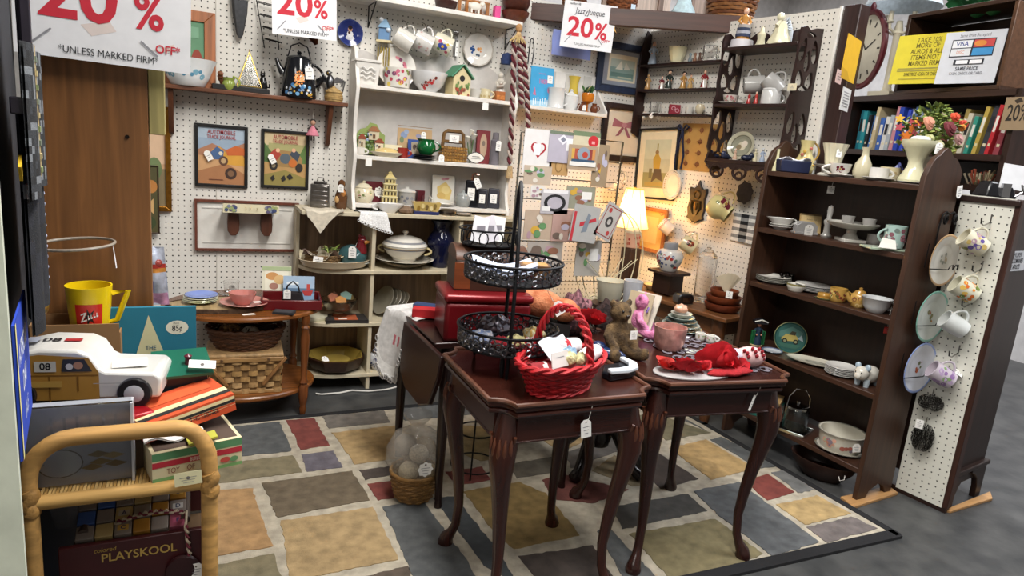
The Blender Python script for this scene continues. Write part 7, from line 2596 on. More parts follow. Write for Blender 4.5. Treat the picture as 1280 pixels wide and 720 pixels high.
board('card_notice','white notice listing accepted payment cards at right in the crate','notice',M_,w_,h_,.002,'#cfd2da',[('t',0,.42,.065,'Same Price Accepted','#4a4a52',0,.7),('r',0,.18,.72,.34,'#2a2c36'),('r',-.18,.26,.33,.14,'#e3e5ea'),('t',-.18,.26,.09,'VISA','#2f3f8c',.02,.9),('r',.18,.26,.33,.14,'#c9494a'),('e',.12,.26,.1,.055,'#d98a3c'),('r',-.18,.10,.33,.14,'#d8dade'),('t',-.18,.10,.06,'DISC','#c96a3c',0,.8),('r',.18,.10,.33,.14,'#3f8fc9'),('r',0,-.09,.5,.10,'#2a2c36'),('r',-.11,-.09,.2,.07,'#e9eaee'),('r',.12,-.09,.2,.07,'#e9eaee'),('t',0,-.22,.07,'SAME PRICE','#33343c',.01,.8),('t',0,-.31,.055,'CASH, CHECK OR CARD','#4a4a52',0,.7)])
M_,w_,h_=kb(1234,0,1290,17,.10)
t=board('security_sign','white sign with black lettering about security at the top right','sign',MK@frameM(MK.inverted()@hit(1262,2,KO+KY*.2,KY),(1,0,0),(0,-1,0)),w_*1.35,.11,.004,'#d9dce2',[('t',-.08,.12,.24,'Security','#20222a',.02,.9),('t',.0,-.24,.24,'Cameras In Use','#20222a',.02,.75)])
for k,(x,c)in enumerate(((1190,'#2f7f4a'),(1215,'#3f8f55'))):
 b=B(c)
 b.sheet(lambda u,v:((u-.5)*.16,(v-.5)*.1,.03+.02*math.sin(7*u+k)+.02*math.cos(5*v)),10,8,th=.02)
 solo('green_cloth',['left','right'][k]+' crumpled green cloth on top of the crate','cloth',b,'fabric',m=MK@xf((onk(x,10).x,.10,kt+ch+.009)))
q=hit(1082,62,KO+KY*.04,KY)
t=thing('wall_clock','oval clock with a dark red frame standing left of the crate','clock',m=frameM(q,KX,-KY))
b=B('#5f1a22')
b.tube([(.105*math.cos(a),.17*math.sin(a),0)for a in[2*PI*i/40 for i in range(40)]],.014,8,closed=True)
b.lathe([(.012,0),(.014,.02),(.006,.035),(0,.04)],12,m=xf((0,.175,0),-90))
b.build('frame','wood',t)
b=B('#b9b3a2')
b.lathe([(0,-.01),(.1,-.01),(.1,0),(0,0)],32,sy=1.66)
for k in range(12):
 a=2*PI*k/12
 b.flat([('l',(.066*math.cos(a),.11*math.sin(a)),(.082*math.cos(a),.135*math.sin(a)),.008,'#3a3630')],Matrix.Identity(4),.001)
b.flat([('l',(0,0),(-.03,.05),.007,'#2a2622'),('l',(0,0),(.05,.04),.006,'#2a2622')],Matrix.Identity(4),.002)
b.build('dial','paper',t)
price_tag(t,(-.055,.09,.02),.055,.07,shape=1,xd=(1,0,0),zd=(0,0,1),tilt=-8)
q=MK@Vector((onk(1096,100).x-.02,.09,kt+.001))
t=thing('candelabra_lamp','ivory column candelabra lamp with a pale shade left of the crate','lamp',q)
b=B('#cbc3ac')
b.box((0,0,.012),(.11,.11,.024))
b.lathe([(.03,.024),(.022,.035),(.018,.05),(.017,.27),(.026,.285),(.02,.3),(.012,.34)],20,wob=lambda th,i:1+.05*math.sin(10*th))
b.build('column','china',t)
for a in range(4):
 b=B('#cbc3ac')
 c,s_=math.cos(a*PI/2),math.sin(a*PI/2)
 b.tube([(0,0,.30),(.03*c,.03*s_,.285),(.06*c,.06*s_,.30),(.065*c,.065*s_,.325)],.006,8)
 b.lathe([(.012,0),(.018,.006),(.010,.012),(.010,.05),(0,.05)],12,m=xf((.065*c,.065*s_,.322)))
 b.build('candle_arm','china',t)
b=B('#b3bdc4')
b.lathe([(.16,.40),(.10,.55)],32,arc=1.01)
b.build('shade','fabric',t)
q=S(4,1150,None,.18)
t=thing('rose_bouquet','bouquet of green and burgundy dried roses in a white footed pot','flowers',q,RZ)
b=B('#d0ccc2')
b.lathe([(.03,0),(.034,.006),(.016,.02),(.03,.05),(.04,.075),(.036,.075),(0,.05)],22)
b.build('pot','china',t)
g_=random.Random(8)
b=B('#5f6f2f')
for k in range(420):
 a,ph,r=g_.uniform(0,2*PI),g_.uniform(-.9,1.5),g_.uniform(.04,.082)
 c=Vector((r*math.cos(a)*math.cos(ph),.7*r*math.sin(a)*math.cos(ph),.13+r*math.sin(ph)*.95))
 d=Vector((g_.uniform(-.018,.018),g_.uniform(-.018,.018),g_.uniform(-.008,.02)))
 b.tube([c,c+d*.5,c+d],[.001,.0085,.001],4,g_.choice(['#5f6f2f','#7d8f3f','#4a5a26','#8f9a4c']),sx=.4)
b.build('foliage','matte',t)
for x,y,z,r,c in((-.04,-.05,.16,.024,'#c98a72'),(.012,-.058,.15,.027,'#6b2a30'),(.045,-.05,.125,.02,'#b58a86'),(-.005,-.055,.105,.02,'#b5b08a'),(-.03,-.05,.12,.018,'#a9a87a'),(.03,-.04,.18,.018,'#c94f34'),(.062,-.03,.165,.017,'#b5402f'),(.05,-.045,.155,.012,'#d98a3c')):
 b=B(c)
 r*=.78
 for j in range(4):
  b.lathe([(r*(.3+.2*j)*.6,-.006),(r*(.4+.2*j),.006-.003*j),(r*(.3+.2*j),.012-.003*j)],12,m=xf((x,y,z),70,0,10*j),wob=lambda th,i:1+.14*math.sin(3*th+j*2))
 b.build('rose','fabric',t)
bpy.data.objects['rose_bouquet'].scale=(1.4,)*3
t=thing('leaf_spray','spray of orange and yellow autumn leaves in the ivory trumpet vase','leaves',top(1128,.09)+Vector((0,0,.155)),RZ)
for k in range(14):
 b=B(g_.choice(['#d98a2c','#e0b03c','#c9502f','#8c2f3a','#d9762c']))
 c=Vector((g_.uniform(-.05,.02),g_.uniform(-.02,.03),g_.uniform(.0,.085)))
 b.prism([(.013*math.cos(a)*(1+.35*math.cos(5*a)),.013*math.sin(a)*(1+.35*math.cos(5*a)))for a in[2*PI*i/20 for i in range(20)]],.0008,m=xf(c,g_.uniform(50,110),g_.uniform(-30,30),g_.uniform(-40,40)))
 b.tube([c,Vector((0,0,-.03))],.0008,4,'#6b4a2c')
 b.build('leaf','matte',t)
t=thing('red_pitcher','dark red glass jug with pale handle behind the ivory trumpet vase','jug',S(4,1155,None,.16),RZ)
b=B('#7d1522')
b.lathe([(.02,0),(.026,.004),(.03,.03),(.022,.05),(0,.05)],20)
b.build('body','china',t)
b=B('#b0aca8')
handle(b,.0,.05,.03,.085,.03,.006,0)
b.build('handle','china',t)
P0=CO-DW*(RL+.045)+NW*.046
M5=Vector((math.sin(R(20)),-math.cos(R(20)),0))
for(x0,y0,x1,y1,bg,nm,lab,sh)in((1040,48,1088,100,'#d9a820','yellow_folder','golden yellow paper folder pinned to the dark post',[('p',[(-.5,-.5),(.2,-.5),(-.1,-.3),(-.5,-.25)],'#c29418')]),(1040,88,1058,104,'#c9a9a2','pink_note','small pale pink price note pinned under the yellow folder',[('r',0,.2,.7,.08,'#8c7470'),('r',0,0,.7,.08,'#8c7470'),('r',0,-.2,.5,.08,'#8c7470')]),(1043,111,1071,138,'#d3d0cd','typed_notice','white typed notice pinned low on the dark post',[('r',0,.3-.12*k,.75-.1*(k%2),.05,'#8f8d8e')for k in range(6)])):
 pl_=hit((x0+x1)/2,(y0+y1)/2,P0+M5*.06,M5)
 board(nm,lab,'notice',frameM(pl_,(math.cos(R(20)),math.sin(R(20)),-.04),M5),mpp(pl_)*(x1-x0),mpp(pl_)*(y1-y0),.0025,bg,sh)
ct=Vector((0,0,1.22))
def cab(x,d):return MS@(Vector(((MS.inverted()@hit(x,240,st,SN)).x,d,1.2195)))
t=thing('toaster','black and chrome appliance on top of the dark cabinet','appliance',cab(1228,.10),RZ)
b=B('#17171a')
b.box((0,0,.03),(.12,.09,.06),taper=.7)
b.build('body','plastic',t,bevel=.008)
b=B('#a9a9ac')
b.box((.01,-.043,.03),(.03,.012,.05))
b.tube([(.05,-.04,.01),(.07,-.05,.03),(.06,-.05,.055)],.004,8)
b.build('chrome_trim','chrome',t)
q=hit(1270,222,st-SN*.0+Vector((.12,.0,0)),SN)
t=board('white_card','large blank white card clipped above the dark cabinet at the right edge','card',frameM(q,(math.cos(R(-30)),math.sin(R(-30)),-.06),(-.45,-1,.1)),.11,.09,.002,'#dcdcde')
t=thing('dried_flowers','bundle of dried flowers and grasses in cellophane behind the bookcase end','flowers',MS@Vector((-.035,.22,1.2195)),RZ)
b=B('#6f5a44')
for k in range(60):
 c=Vector((g_.uniform(-.02,.02),g_.uniform(-.02,.02),0))
 d=Vector((g_.uniform(-.06,.06),g_.uniform(-.04,.04),g_.uniform(.06,.13)))*.8
 b.tube([c,c+d*.6,c+d],[.001,.003,.004],4,g_.choice(['#8c7a5c','#a99a7a','#6f4a3a','#c9bda0','#5f5a3a','#a9523a']))
b.build('stems','matte',t)
b=B('#4a3a2c')
b.lathe([(.025,0),(.03,.01),(.028,.05),(0,.05)],14)
b.build('holder','wood',t)
q=hit(1266,335,st+sd*.40,-sd)
q=MS@Vector((LS+.0065,.0,0))
m_=hit(1274,328,MS@Vector((LS+.03,0,0)),sd)
t=board('rules_sign','white sign asking that children be accompanied by adults on the cabinet end','sign',frameM(MS@Vector((LS+.0085,.145,(m_.z))),-Vector((sd.y,-sd.x,0)),sd),.15,.075,.003,'#cfd0d4',[('t',-.12,.3,.24,'CHILDREN','#26262c',.02,.7),('t',-.06,0,.24,'ACCOMPANIED','#26262c',.02,.6),('t',-.12,-.3,.24,'BY ADULTS','#26262c',.02,.7)])
q=hit(1272,142,KO-KY*.02,KY)
board('cardboard_sign','brown card sign reading 20 percent at the far right edge','sign',frameM(q,KX,-KY),.11,.12,.004,'#9a8468',[('t',0,0,.5,'20%','#2a241e',.02,.6),('p',[(-.2,.4),(0,.48),(.1,.36),(-.1,.3)],'#3a3026')])
# wares on the tables in the middle
def zfor(p,y):
 """height above p's foot whose image lies on pixel row y"""
 lo,hi=-.2,2.2
 for _ in range(40):
  m_=(lo+hi)/2
  d=Vector((p.x,p.y,m_))-CAM
  if 360-FPX*d.dot(_up)/d.dot(_fw)>y:
   lo=m_
  else:
   hi=m_
 return lo
ZT1,ZT2=.6342,.6342
t=thing('tin_box','large dark red metal box with rounded corners and lid on the drop-leaf table','box',Vector((.885,2.03,ZT)),R(-10))
b=B('#6b0f16')
b.box((0,0,.066),(.29,.21,.132))
b.build('body','tin',t,bevel=.014,bseg=3)
b=B('#761219')
b.box((0,0,.146),(.30,.22,.028))
b.build('lid','tin',t,bevel=.012,bseg=3)
t=thing('wooden_chest','brown wooden chest with a rounded lid on top of the red metal box','chest',Vector((.905,2.06,ZT+.1605)),R(-10))
b=B('#3a2115')
b.box((0,0,.05),(.245,.16,.10))
b.box((-.10,-.0805,.05),(.055,.003,.09),'#7a3d1c')
b.build('body','woodx',t,bevel=.004)
b=B('#5a3a2a')
b.prism([(.08*math.cos(PI*i/14),.045*math.sin(PI*i/14))for i in range(15)],.25,m=frameM((-.125,0,.10),(0,1,0),(1,0,0)))
b.build('lid','woodx',t,bevel=.002)
C=Vector((.80,1.64,0))
zt_,z1,z2=zfor(C,228),zfor(C,407),zfor(C,325)
t=thing('tiered_stand','black metal two-tier basket stand with pierced tray rims and tall arched handle','stand',(C.x,C.y,0))
BKI='#17171a'
b=B(BKI)
g0=R(-112)
f=Vector((math.cos(g0),math.sin(g0),0))
b.tube([f*.115+Vector((0,0,ZT1+.001)),f*.14+Vector((0,0,z1)),f*.13+Vector((0,0,z2)),f*.05+Vector((0,0,zt_-.03)),Vector((0,0,zt_)),-f*.05+Vector((0,0,zt_-.03)),-f*.13+Vector((0,0,z2)),-f*.14+Vector((0,0,z1)),-f*.115+Vector((0,0,ZT1+.001))],.0055,8)
b.build('handle','iron',t)
for z,r in((z1,.142),(z2,.137)):
 b=B('#222225')
 b.lathe([(0,z-.052),(r-.008,z-.052),(r-.006,z-.048),(0,z-.048)],40)
 b.build('tray_floor','iron',t)
 b=B(BKI)
 for zz,q in((z,r),(z-.05,r-.006)):
  b.tube([(q*math.cos(a),q*math.sin(a),zz)for a in[2*PI*i/48 for i in range(48)]],.0042,6,closed=True)
 n=26
 b.build('rim_hoops','iron',t)
 b=B('#77777c')
 for k in range(n):
  a=2*PI*k/n
  for da,zz,rr_ in((0,z-.025,.0115),(.12,z-.013,.0085),(.12,z-.038,.0085),(0,z-.025,.004)):
   b.tube([((r-.003)*math.cos(a+da+rr_/r*math.cos(u)),(r-.003)*math.sin(a+da+rr_/r*math.cos(u)),zz+rr_*math.sin(u))for u in[2*PI*i/9 for i in range(9)]],.0027,4,closed=True)
 b.build('pierced_rim','metal',t)
for a in(0,2.1,4.2):
 b=B(BKI)
 b.ell((.11*math.cos(a),.11*math.sin(a),(ZT1+z1-.05)/2),(.007,.007,(z1-.05-ZT1)/2))
 b.build('foot','iron',t)
price_tag(t,(.10,-.10,z1+.075),.032,.04,tilt=30,string=(.07,-.08,z1+.12))
def lump(name,lab,cat,p,r,col,material='fabric',seed=1,sq=(1,1,.6),rz=0):
 g_=random.Random(seed)
 ph=[g_.uniform(0,6)for _ in range(4)]
 b=B(col if isinstance(col,str)else col[0])
 b.ell((0,0,r*sq[2]*.9),(r*sq[0],r*sq[1],r*sq[2]),seg=26,rings=16,cf=None if isinstance(col,str)else(lambda th,i,rr_,z:col[int(g_.random()*len(col))]))
 b.v=[Vector((v.x*(1+.14*math.sin(5*v.y/r+ph[0]+3*v.z/r)),v.y*(1+.14*math.sin(6*v.x/r+ph[1])),max(v.z*(1+.16*math.sin(7*v.x/r+ph[2])*math.sin(5*v.y/r+ph[3])),0)))for v in b.v]
 return solo(name,lab,cat,b,material,p,rz)
zl,zu=z1-.047,z2-.047
for k,(dx,dy,r,c,lab)in enumerate(((-.085,-.01,.034,['#b9c4de','#e6e6ea','#8fa3cf'],'blue and white crumpled cloth bundle in the lower black tray'),(-.045,-.05,.027,'#a3202c','dark red fabric rose in the lower black tray'),(.0,-.055,.03,'#d2c68f','cream yellow cloth bundle in the lower black tray'),(.04,-.07,.026,['#b0202c','#e0dcd8'],'red and white cloth scrap in the lower black tray'),(.085,.0,.033,['#d0a85a','#d9cfa8'],'mustard cloth bundle at right in the lower black tray'),(-.01,.06,.05,['#3a2f36','#5a4a50','#8a8a98'],'dark glossy wrapped sweets bag at the back of the lower black tray'))):
 lump('cloth_bundle',lab,'cloth',C+Vector((dx,dy,zl)),r,c,'foil' if k==5 else 'fabric',k)
b=B('#c3cde3')
b.sheet(lambda u,v:((u-.5)*.17,(v-.5)*.09,.028+.012*math.sin(5*u+2)+.008*math.sin(9*v)),14,8,th=.012)
solo('folded_napkin','pale blue white folded napkin in the upper black tray','napkin',b,'fabric',C+Vector((-.03,.0,zu+.006)),R(-10))
b=B('#6b4a2c')
b.box((0,0,.02),(.085,.055,.04))
b.box((0,0,.041),(.07,.042,.003),'#a9804a')
solo('small_frame','small wooden trinket box with amber lid in the upper black tray','box',b,'wood',C+Vector((.055,-.02,zu+.0)),R(-20),bevel=.003)
tq=Vector((.895,2.04,ZT+.3065))
t=thing('wire_tray','black scrolled wire tray with papers standing on the wooden chest','tray',tq)
b=B(BKI)
for z,r in((.004,.09),(.055,.105)):
 b.tube([(r*math.cos(a),r*.8*math.sin(a),z)for a in[2*PI*i/32 for i in range(32)]],.003,6,closed=True)
for k in range(12):
 a=2*PI*k/12
 b.tube([(.097*math.cos(a+.16*math.cos(u)),.078*math.sin(a+.16*math.cos(u)),.03+.022*math.sin(u))for u in[2*PI*i/10 for i in range(10)]],.0022,5,closed=True)
b.lathe([(.09,.003),(0,.0035)],24,sy=.8)
b.build('wire_body','iron',t)
for k,(x,a,c)in enumerate(((-.04,12,'#d6d4d8'),(.0,-14,'#c9c5cc'),(.035,8,'#dedcd8'))):
 b=B(c)
 b.box((0,0,.045),(.055,.003,.085),m=rotm(-12,a,0))
 b.flat([('r',0,.05,.03,.018,'#8f8a94')],frameM((0,-.008,0),(1,0,0),(0,-1,0)))
 solo('paper_packet',['left','middle','right'][k]+' white paper packet standing in the scrolled wire tray','packet',b,'paper',tq+Vector((x,-.01+.015*k,.008)))
p=onz(703,492,ZT1)+Vector((.012,.042,0))
RB=R(24)
t=thing('red_basket','red lacquered wicker basket with a tall braided handle on the front table','basket',p,RB)
RC='#a50f18'
b=B(RC)
weave(b,[(.088,.004),(.105,.045),(.128,.085)],26,11,RC,'#8a0c14',.0035,sy=.66)
b.lathe([(.088,.004),(0,.005)],24,'#5f0a10',sy=.66)
b.build('woven_body','wicker',t)
b=B('#b5121c')
for s_ in(0,PI):
 b.tube([((.131+.004*math.cos(9*a+s_))*math.cos(a),.66*(.131+.004*math.cos(9*a+s_))*math.sin(a),.089+.005*math.sin(9*a+s_))for a in[2*PI*i/90 for i in range(90)]],.0055,6,closed=True)
 b.tube([((.092+.003*math.cos(9*a+s_))*math.cos(a),.66*(.092+.003*math.cos(9*a+s_))*math.sin(a),.006+.003*math.sin(9*a+s_))for a in[2*PI*i/90 for i in range(90)]],.004,6,closed=True)
b.build('braided_rim','wicker',t)
b=B('#b5121c')
for j in range(3):
 pts=[]
 for i in range(40):
  u=i/39
  a=PI*u
  y=-.084*math.cos(a)
  z=.075+.155*math.sin(a)
  w_=11*u*PI+j*2*PI/3
  pts.append((.008*math.cos(w_),y*(1+.06*math.sin(w_)),z+.009*math.sin(w_)))
 b.tube(pts,.0046,6,['#b5121c','#c21a24','#960d15'][j])
b.build('braided_handle','wicker',t)
t.scale=(1.14,1.06,.95)
MRB=xf(p,0,0,24)
for k,(x,y,z,a,rx,c,lab)in enumerate(((.075,-.035,.085,12,.05,['#e6e2e2'],'white rolled towel at the right front of the red basket'),(.05,.03,.095,-8,.05,['#e0dcdf','#e6e2e2','#b5303c'],'white towel with red trim at the back of the red basket'),(.012,-.04,.075,20,.035,['#d9a5aa','#dcd8d6'],'pink and white rolled cloth in the middle of the red basket'),(-.07,.0,.06,-30,.04,['#8c2a30','#a94048','#d8d0d0'],'wine red packet at the left in the red basket'))):
 b=B(c[0])
 b.tube([(-rx,0,0),(-rx*.96,0,0),(0,0,.003),(rx*.96,0,0),(rx,0,0)],[.012,.021,.023,.021,.012],14,c[0])
 if len(c)>1:
  b.tube([(-rx*.2,0,.001),(rx*.1,0,.003)],.0236,14,c[-1])
 solo('rolled_towel',lab,'towel',b,'fabric',m=MRB@xf((x,y,z),0,0,a))
for k,(x,y,c,r,lab)in enumerate(((-.03,-.045,'#d6d0a0',.018,'left pale yellow pompom chick in the red basket'),(-.005,-.062,'#cfc89c',.017,'right pale yellow pompom chick in the red basket'),(-.005,-.025,'#9fc0dc',.02,'light blue cloth bow in the red basket'))):
 o=lump('pompom',lab,'pompom',(0,0,0),r,c,'plush',k,(1,1,1))
 o.matrix_world=MRB@xf((x,y,.082))
b=B('#e8e6e2')
b.box((0,0,0),(.062,.002,.04))
b.flat([('r',0,.006,.03,.002,'#9a9a9e')],frameM((0,-.0012,0),(1,0,0),(0,-1,0)))
solo('price_card','white price card standing at the left in the red basket','card',b,'paper',m=MRB@xf((-.072,-.045,.105),-12,0,-4))
b=B('#e3e6ec')
b.sheet(lambda u,v:((u-.5)*.13,(v-.5)*.05,.006*math.sin(6*u)+.03*v),10,6,th=.002)
solo('white_envelope','crumpled white and blue tissue across the back of the red basket','tissue',b,'paper',m=MRB@xf((-.01,.015,.098),10,0,8))
t=thing('evening_bag','small black purse with a wide curved white flap at right of the red basket','bag',onz(772,470,ZT1),R(6))
b=B('#1a1c22')
b.prism([(-.055,-.035),(.04,-.03),(.06,.0),(.055,.05),(-.02,.045),(-.06,.0)],.022)
b.build('body','plastic',t,bevel=.006)
b=B('#d9e2ea')
b.prism([(-.06,-.038),(.0,-.045),(.045,-.032),(.068,.0),(.066,.055),(.05,.058),(.045,.01),(.022,-.016),(-.02,-.022),(-.056,-.016)],.014,m=xf((0,0,.022)))
b.build('flap','plastic',t,bevel=.004)
t=thing('slipper','shiny navy blue shoe lying behind the black and white purse','shoe',onz(758,448,ZT1),R(-50))
b=B('#1b2b52')
b.ell((0,0,.018),(.06,.024,.018))
b.ell((-.03,0,.03),(.026,.02,.02))
b.build('upper','plastic',t)
b=B('#0e1018')
b.prism([(.062*math.cos(a),.025*math.sin(a))for a in[2*PI*i/20 for i in range(20)]],.005)
b.build('sole','plastic',t)
b=B('#c6c3c1')
def lacefn(u,v):
 s=lerp(-.13,.19,u)
 d=max(v-.30,0)/.70
 ed=(.010*abs(math.sin(7*PI*u)))if v>.96 else 0
 ln_=.20*(.45+.75*math.sin(PI*min(max(u,.02),.98))**.8)
 return(.02-d*.045-.014*math.sin(9*u+1)*d+(.14*(1-v/.30)if v<.3 else 0)*.9,s*.62,.004+.003*math.sin(14*u)-(ln_*d+ed))
b.sheet(lacefn,40,18,cf=lambda u,v:'#b5606a' if(u-.5)**2+((v-.62)*1.0)**2<.006 and int(u*60+v*37)%2 else('#dddbd8' if v>.9 else None),th=.0015)
for k in range(26):
 q=Vector(lacefn(.02+.96*k/25,1))
 b.tube([(q.x,q.y+.009*math.cos(a),q.z-.006+.011*math.sin(a))for a in[2*PI*i/10 for i in range(10)]],.0024,4,closed=True)
solo('lace_cloth','white embroidered tablecloth with crochet lace edge draped over the drop-leaf table corner','tablecloth',b,'fabric',Vector((.672,2.28,ZT+.001)),R(18))
for k,(x,y,c,lab)in enumerate(((.765,2.24,'#b0141c','bright red small box on the white lace cloth'),(.80,2.34,'#22345c','navy blue flat box behind the bright red box'))):
 b=B(c)
 b.box((0,0,.016-.006*k),(.11,.05,.032-.012*k))
 solo('flat_box',lab,'box',b,'card',Vector((x,y,ZT+.006)),R(-25-10*k),bevel=.002)
PB_,PP_=plainmat('brown_plush','#3b2d1f','#6d5638',42,1,.9,160),plainmat('pink_plush','#b5638c','#d58ab0',40,1,.9,160)
def bear(lab,p,h,m,rz,muz):
 t=thing('teddy_bear',lab,'toy bear',p,rz)
 b=B()
 k=h
 for c,r in(((0,0,.30),(.20,.18,.28)),((0,-.02,.70),(.175,.165,.17)),((0,-.04,.50),(.13,.12,.12)),((-.15,0,.84),(.06,.035,.06)),((.15,0,.84),(.06,.035,.06)),((0,-.15,.66),(.08,.07,.065))):
  b.ell([v*k for v in c],[v*k for v in r],seg=20,rings=12)
 for s_ in(-1,1):
  b.tube([(s_*.15*k,-.02*k,.48*k),(s_*.25*k,-.10*k,.34*k),(s_*.20*k,-.20*k,.22*k)],[.075*k,.072*k,.07*k],12)
  b.ell((s_*.19*k,-.21*k,.21*k),.072*k)
  b.tube([(s_*.11*k,-.08*k,.12*k),(s_*.2*k,-.25*k,.09*k),(s_*.25*k,-.38*k,.09*k)],[.11*k,.10*k,.09*k],12)
  b.ell((s_*.26*k,-.40*k,.11*k),(.085*k,.07*k,.105*k))
 o=b.build('body',m,t,ang=180)
 r=o.modifiers.new('fuse','REMESH')
 r.mode='VOXEL'
 r.voxel_size=.028*k
 r.use_smooth_shade=True
 b=B('#15110f')
 b.ell((-.06*k,-.165*k,.74*k),.02*k)
 b.ell((.06*k,-.165*k,.74*k),.02*k)
 b.ell((0,-.222*k,.68*k),(.032*k,.02*k,.022*k),muz)
 b.build('face','plastic',t)
 return t
t=bear('brown mottled teddy bear sitting at the left of the second table',onz(800,452,ZT2)+Vector((-.04,.08,0)),.20,PB_,R(0),'#2a1f18')
price_tag(t,(.018,-.06,.08),.026,.028,shape=1)
t=bear('pink plush teddy bear with a lilac bow behind the brown bear',onz(812,425,ZT2)+Vector((.004,.075,0)),.168,PP_,R(35),'#a04a74')
b=B('#9a7fc9')
for s_ in(-1,1):
 b.tube([(0,-.028,.095),(s_*.02,-.032,.105),(s_*.03,-.03,.092),(0,-.028,.093)],.004,6)
b.build('bow','fabric',t)
vessel('pink_vase','pale pink crackled glass pot at the back of the second table','vase',onz(842,440,ZT2)+Vector((0,.03,0)),[(.036,0),(.042,.006),(.05,.03),(.052,.06),(.054,.08),(.05,.08),(.046,.02),(0,.012)],'#d8a49a',wob=lambda th,i:1+.02*math.sin(17*th+2*i),material='foil')
b=B('#aaa6a6')
b.prism([(.13*math.cos(a),.07*math.sin(a))for a in[2*PI*i/32 for i in range(32)]],.006)
solo('oval_board','white oval board under the red flowers at the front of the second table','board',b,'paint',Vector((1.345,1.475,ZT2)),R(-6),bevel=.002)
def rose(lab,p,r,c,rz=0,tilt=20,dark=None):
 t=thing('fabric_rose',lab,'fabric flower',p,rz)
 for j in range(5):
  b=B(c)
  rr_=r*(.35+.17*j)
  b.lathe([(rr_*.45,0),(rr_*.8,r*.25),(rr_,r*(.75-.09*j)),(rr_*1.05,r*(.8-.09*j)),(rr_*.92,r*(.72-.09*j)),(rr_*.5,r*.1)],30,wob=lambda th,i:1+(.10*math.sin(4*th+2*j)+.04*math.sin(13*th)if i>1 else 0),m=rotm(tilt,0,40*j))
  b.build('petal_ring','fabric',t)
 if dark:
  b=B(dark)
  for k in range(5):
   b.tube([(.3*r*math.cos(k),.3*r*math.sin(k),.05*r),(.5*r*math.cos(k*1.3),.5*r*math.sin(k*1.3),-.6*r),(.2*r*math.cos(k),.2*r*math.sin(k),-1.3*r)],.0025,5)
  b.build('stems','matte',t)
 return t
rose('red lace fabric flower at the left front of the second table',Vector((1.30,1.452,ZT2+.020)),.042,'#b51622',0,30)
rose('large crimson ruffled lace flower in the middle of the second table',Vector((1.435,1.468,ZT2+.030)),.058,'#b8101e',0,58)
rose('magenta pink lace flower at the back of the red flowers',Vector((1.49,1.53,ZT2+.012)),.042,'#b51b46',1,15)
rose('small red satin flower between the two larger red flowers',Vector((1.375,1.462,ZT2+.016)),.026,'#c22630',2,25)
lump('red_lace','flattened strip of red lace lying along the front edge of the second table','lace',Vector((1.45,1.43,ZT2+.001)),.06,'#9c121c','lace',4,(1.3,.45,.2))
rose('ruffled red ribbon flower beside the stuffed polka-dot pig',Vector((1.50,1.46,ZT2+.016)),.034,'#a80f1c',3,35)
rose('dark coral ribbon flower nearest the brown bear',Vector((1.26,1.50,ZT2+.016)),.032,'#c03a34',4,20)
t=thing('lace_runner','grey openwork lace runner with scroll pattern over the right half of the second table','lace',Vector((1.50,1.66,ZT2+.0015)),R(-7))
b=B('#77707a')
for k in range(42):
 x,y=-.10+.05*(k%6)*.95,-.20+.062*(k//6)
 b.tube([(x+(.024-.0016*i)*math.cos(i*.62),y+(.028-.0018*i)*math.sin(i*.62),.001)for i in range(13)],.0028,4)
b.build('scrolls','lace',t)
t=thing('stuffed_pig','white and pink stuffed toy with dark red polka dots on the second table','toy',Vector((1.565,1.475,ZT2+.038)),R(-10))
b=B('#d9b3b3')
b.ell((0,0,0),(.055,.032,.032),seg=26,rings=16)
b.ell((-.055,-.006,.004),(.024,.022,.024),'#dfd2e2')
b.v=[Vector(v)for v in b.v]
b.build('body','fabric',t)
b=B('#8c1a26')
for k in range(16):
 u,a=-.7+.1*k*.95,-2.4+((k*2.1)%2.6)
 r=math.sqrt(max(1-u*u,0))
 b.ell((.055*u,.0325*r*math.cos(a+.6)*1,.0325*r*math.sin(a+2.2)*.9)if False else(.0555*u,-.0325*r*math.cos(a+1.1),.0325*r*math.sin(a+1.6)),(.0065,.0045,.0065),seg=8,rings=5)
b.build('spots','fabric',t)
for k,(x,y,lab)in enumerate(((875,425,'left tiny white toy teacup behind the red flowers'),(888,428,'right tiny white toy teacup behind the red flowers'))):
 mug(lab,onz(x,y,ZT2),.018,.026,'#d9d6cf',floral(.018,.006,.02,['#c98a94','#8fa07a'],.004,8,k),name='toy_cup',cat='cup')
for k,(x,y,a,c,lab)in enumerate(((862,412,10,'#d2d0d2','upper white card lying among the small cups on the second table'),(868,440,-30,'#d8d8d0','lower white card with green sprig behind the red flowers'),(855,420,30,'#c9c4cc','grey paper doily beside the pink pot on the second table'))):
 b=B(c)
 b.box((0,0,.001),(.06,.045,.002))
 b.flat([('e',0,0,.012,.009,'#8f9a86')],Matrix.Translation((0,0,.002)))
 solo('gift_card',lab,'card',b,'paper',onz(x,y,ZT2)+Vector((0,0,.0003)),R(a))
vessel('steel_tumbler','tall brushed silver tumbler standing behind the brown bear','tumbler',under(784,2.05,.5845),[(.024,0),(.027,.004),(.036,.195),(.037,.205),(.034,.205),(.025,.01),(0,.008)],'#b5b6bb',material='satin')
rose('large scarlet satin rose on dark stems behind the red basket',under(738,1.90,zfor(under(738,1.90,.6),402)),.05,'#c00f1c',0,40,'#2a1414')
lump('feather_bundle','dusty mauve dried flower bundle above the scarlet satin rose','dried flowers',under(716,1.98,ZT),.06,['#6f4a52','#8a5f66','#4a3036'],'plush',5,(1,.8,1.3))
lump('dark_plush','dark brown feathery bundle between the scarlet rose and the bear','feathers',under(757,1.955,ZT),.055,['#241a1a','#3a2a28'],'plush',9,(1,.8,1.2))
PH=under(682,2.02,.6)
zz=zfor(PH,399)
b=B('#1d1718')
b.box((0,0,(zz-ZT)/2),(.16,.11,zz-ZT-.001))
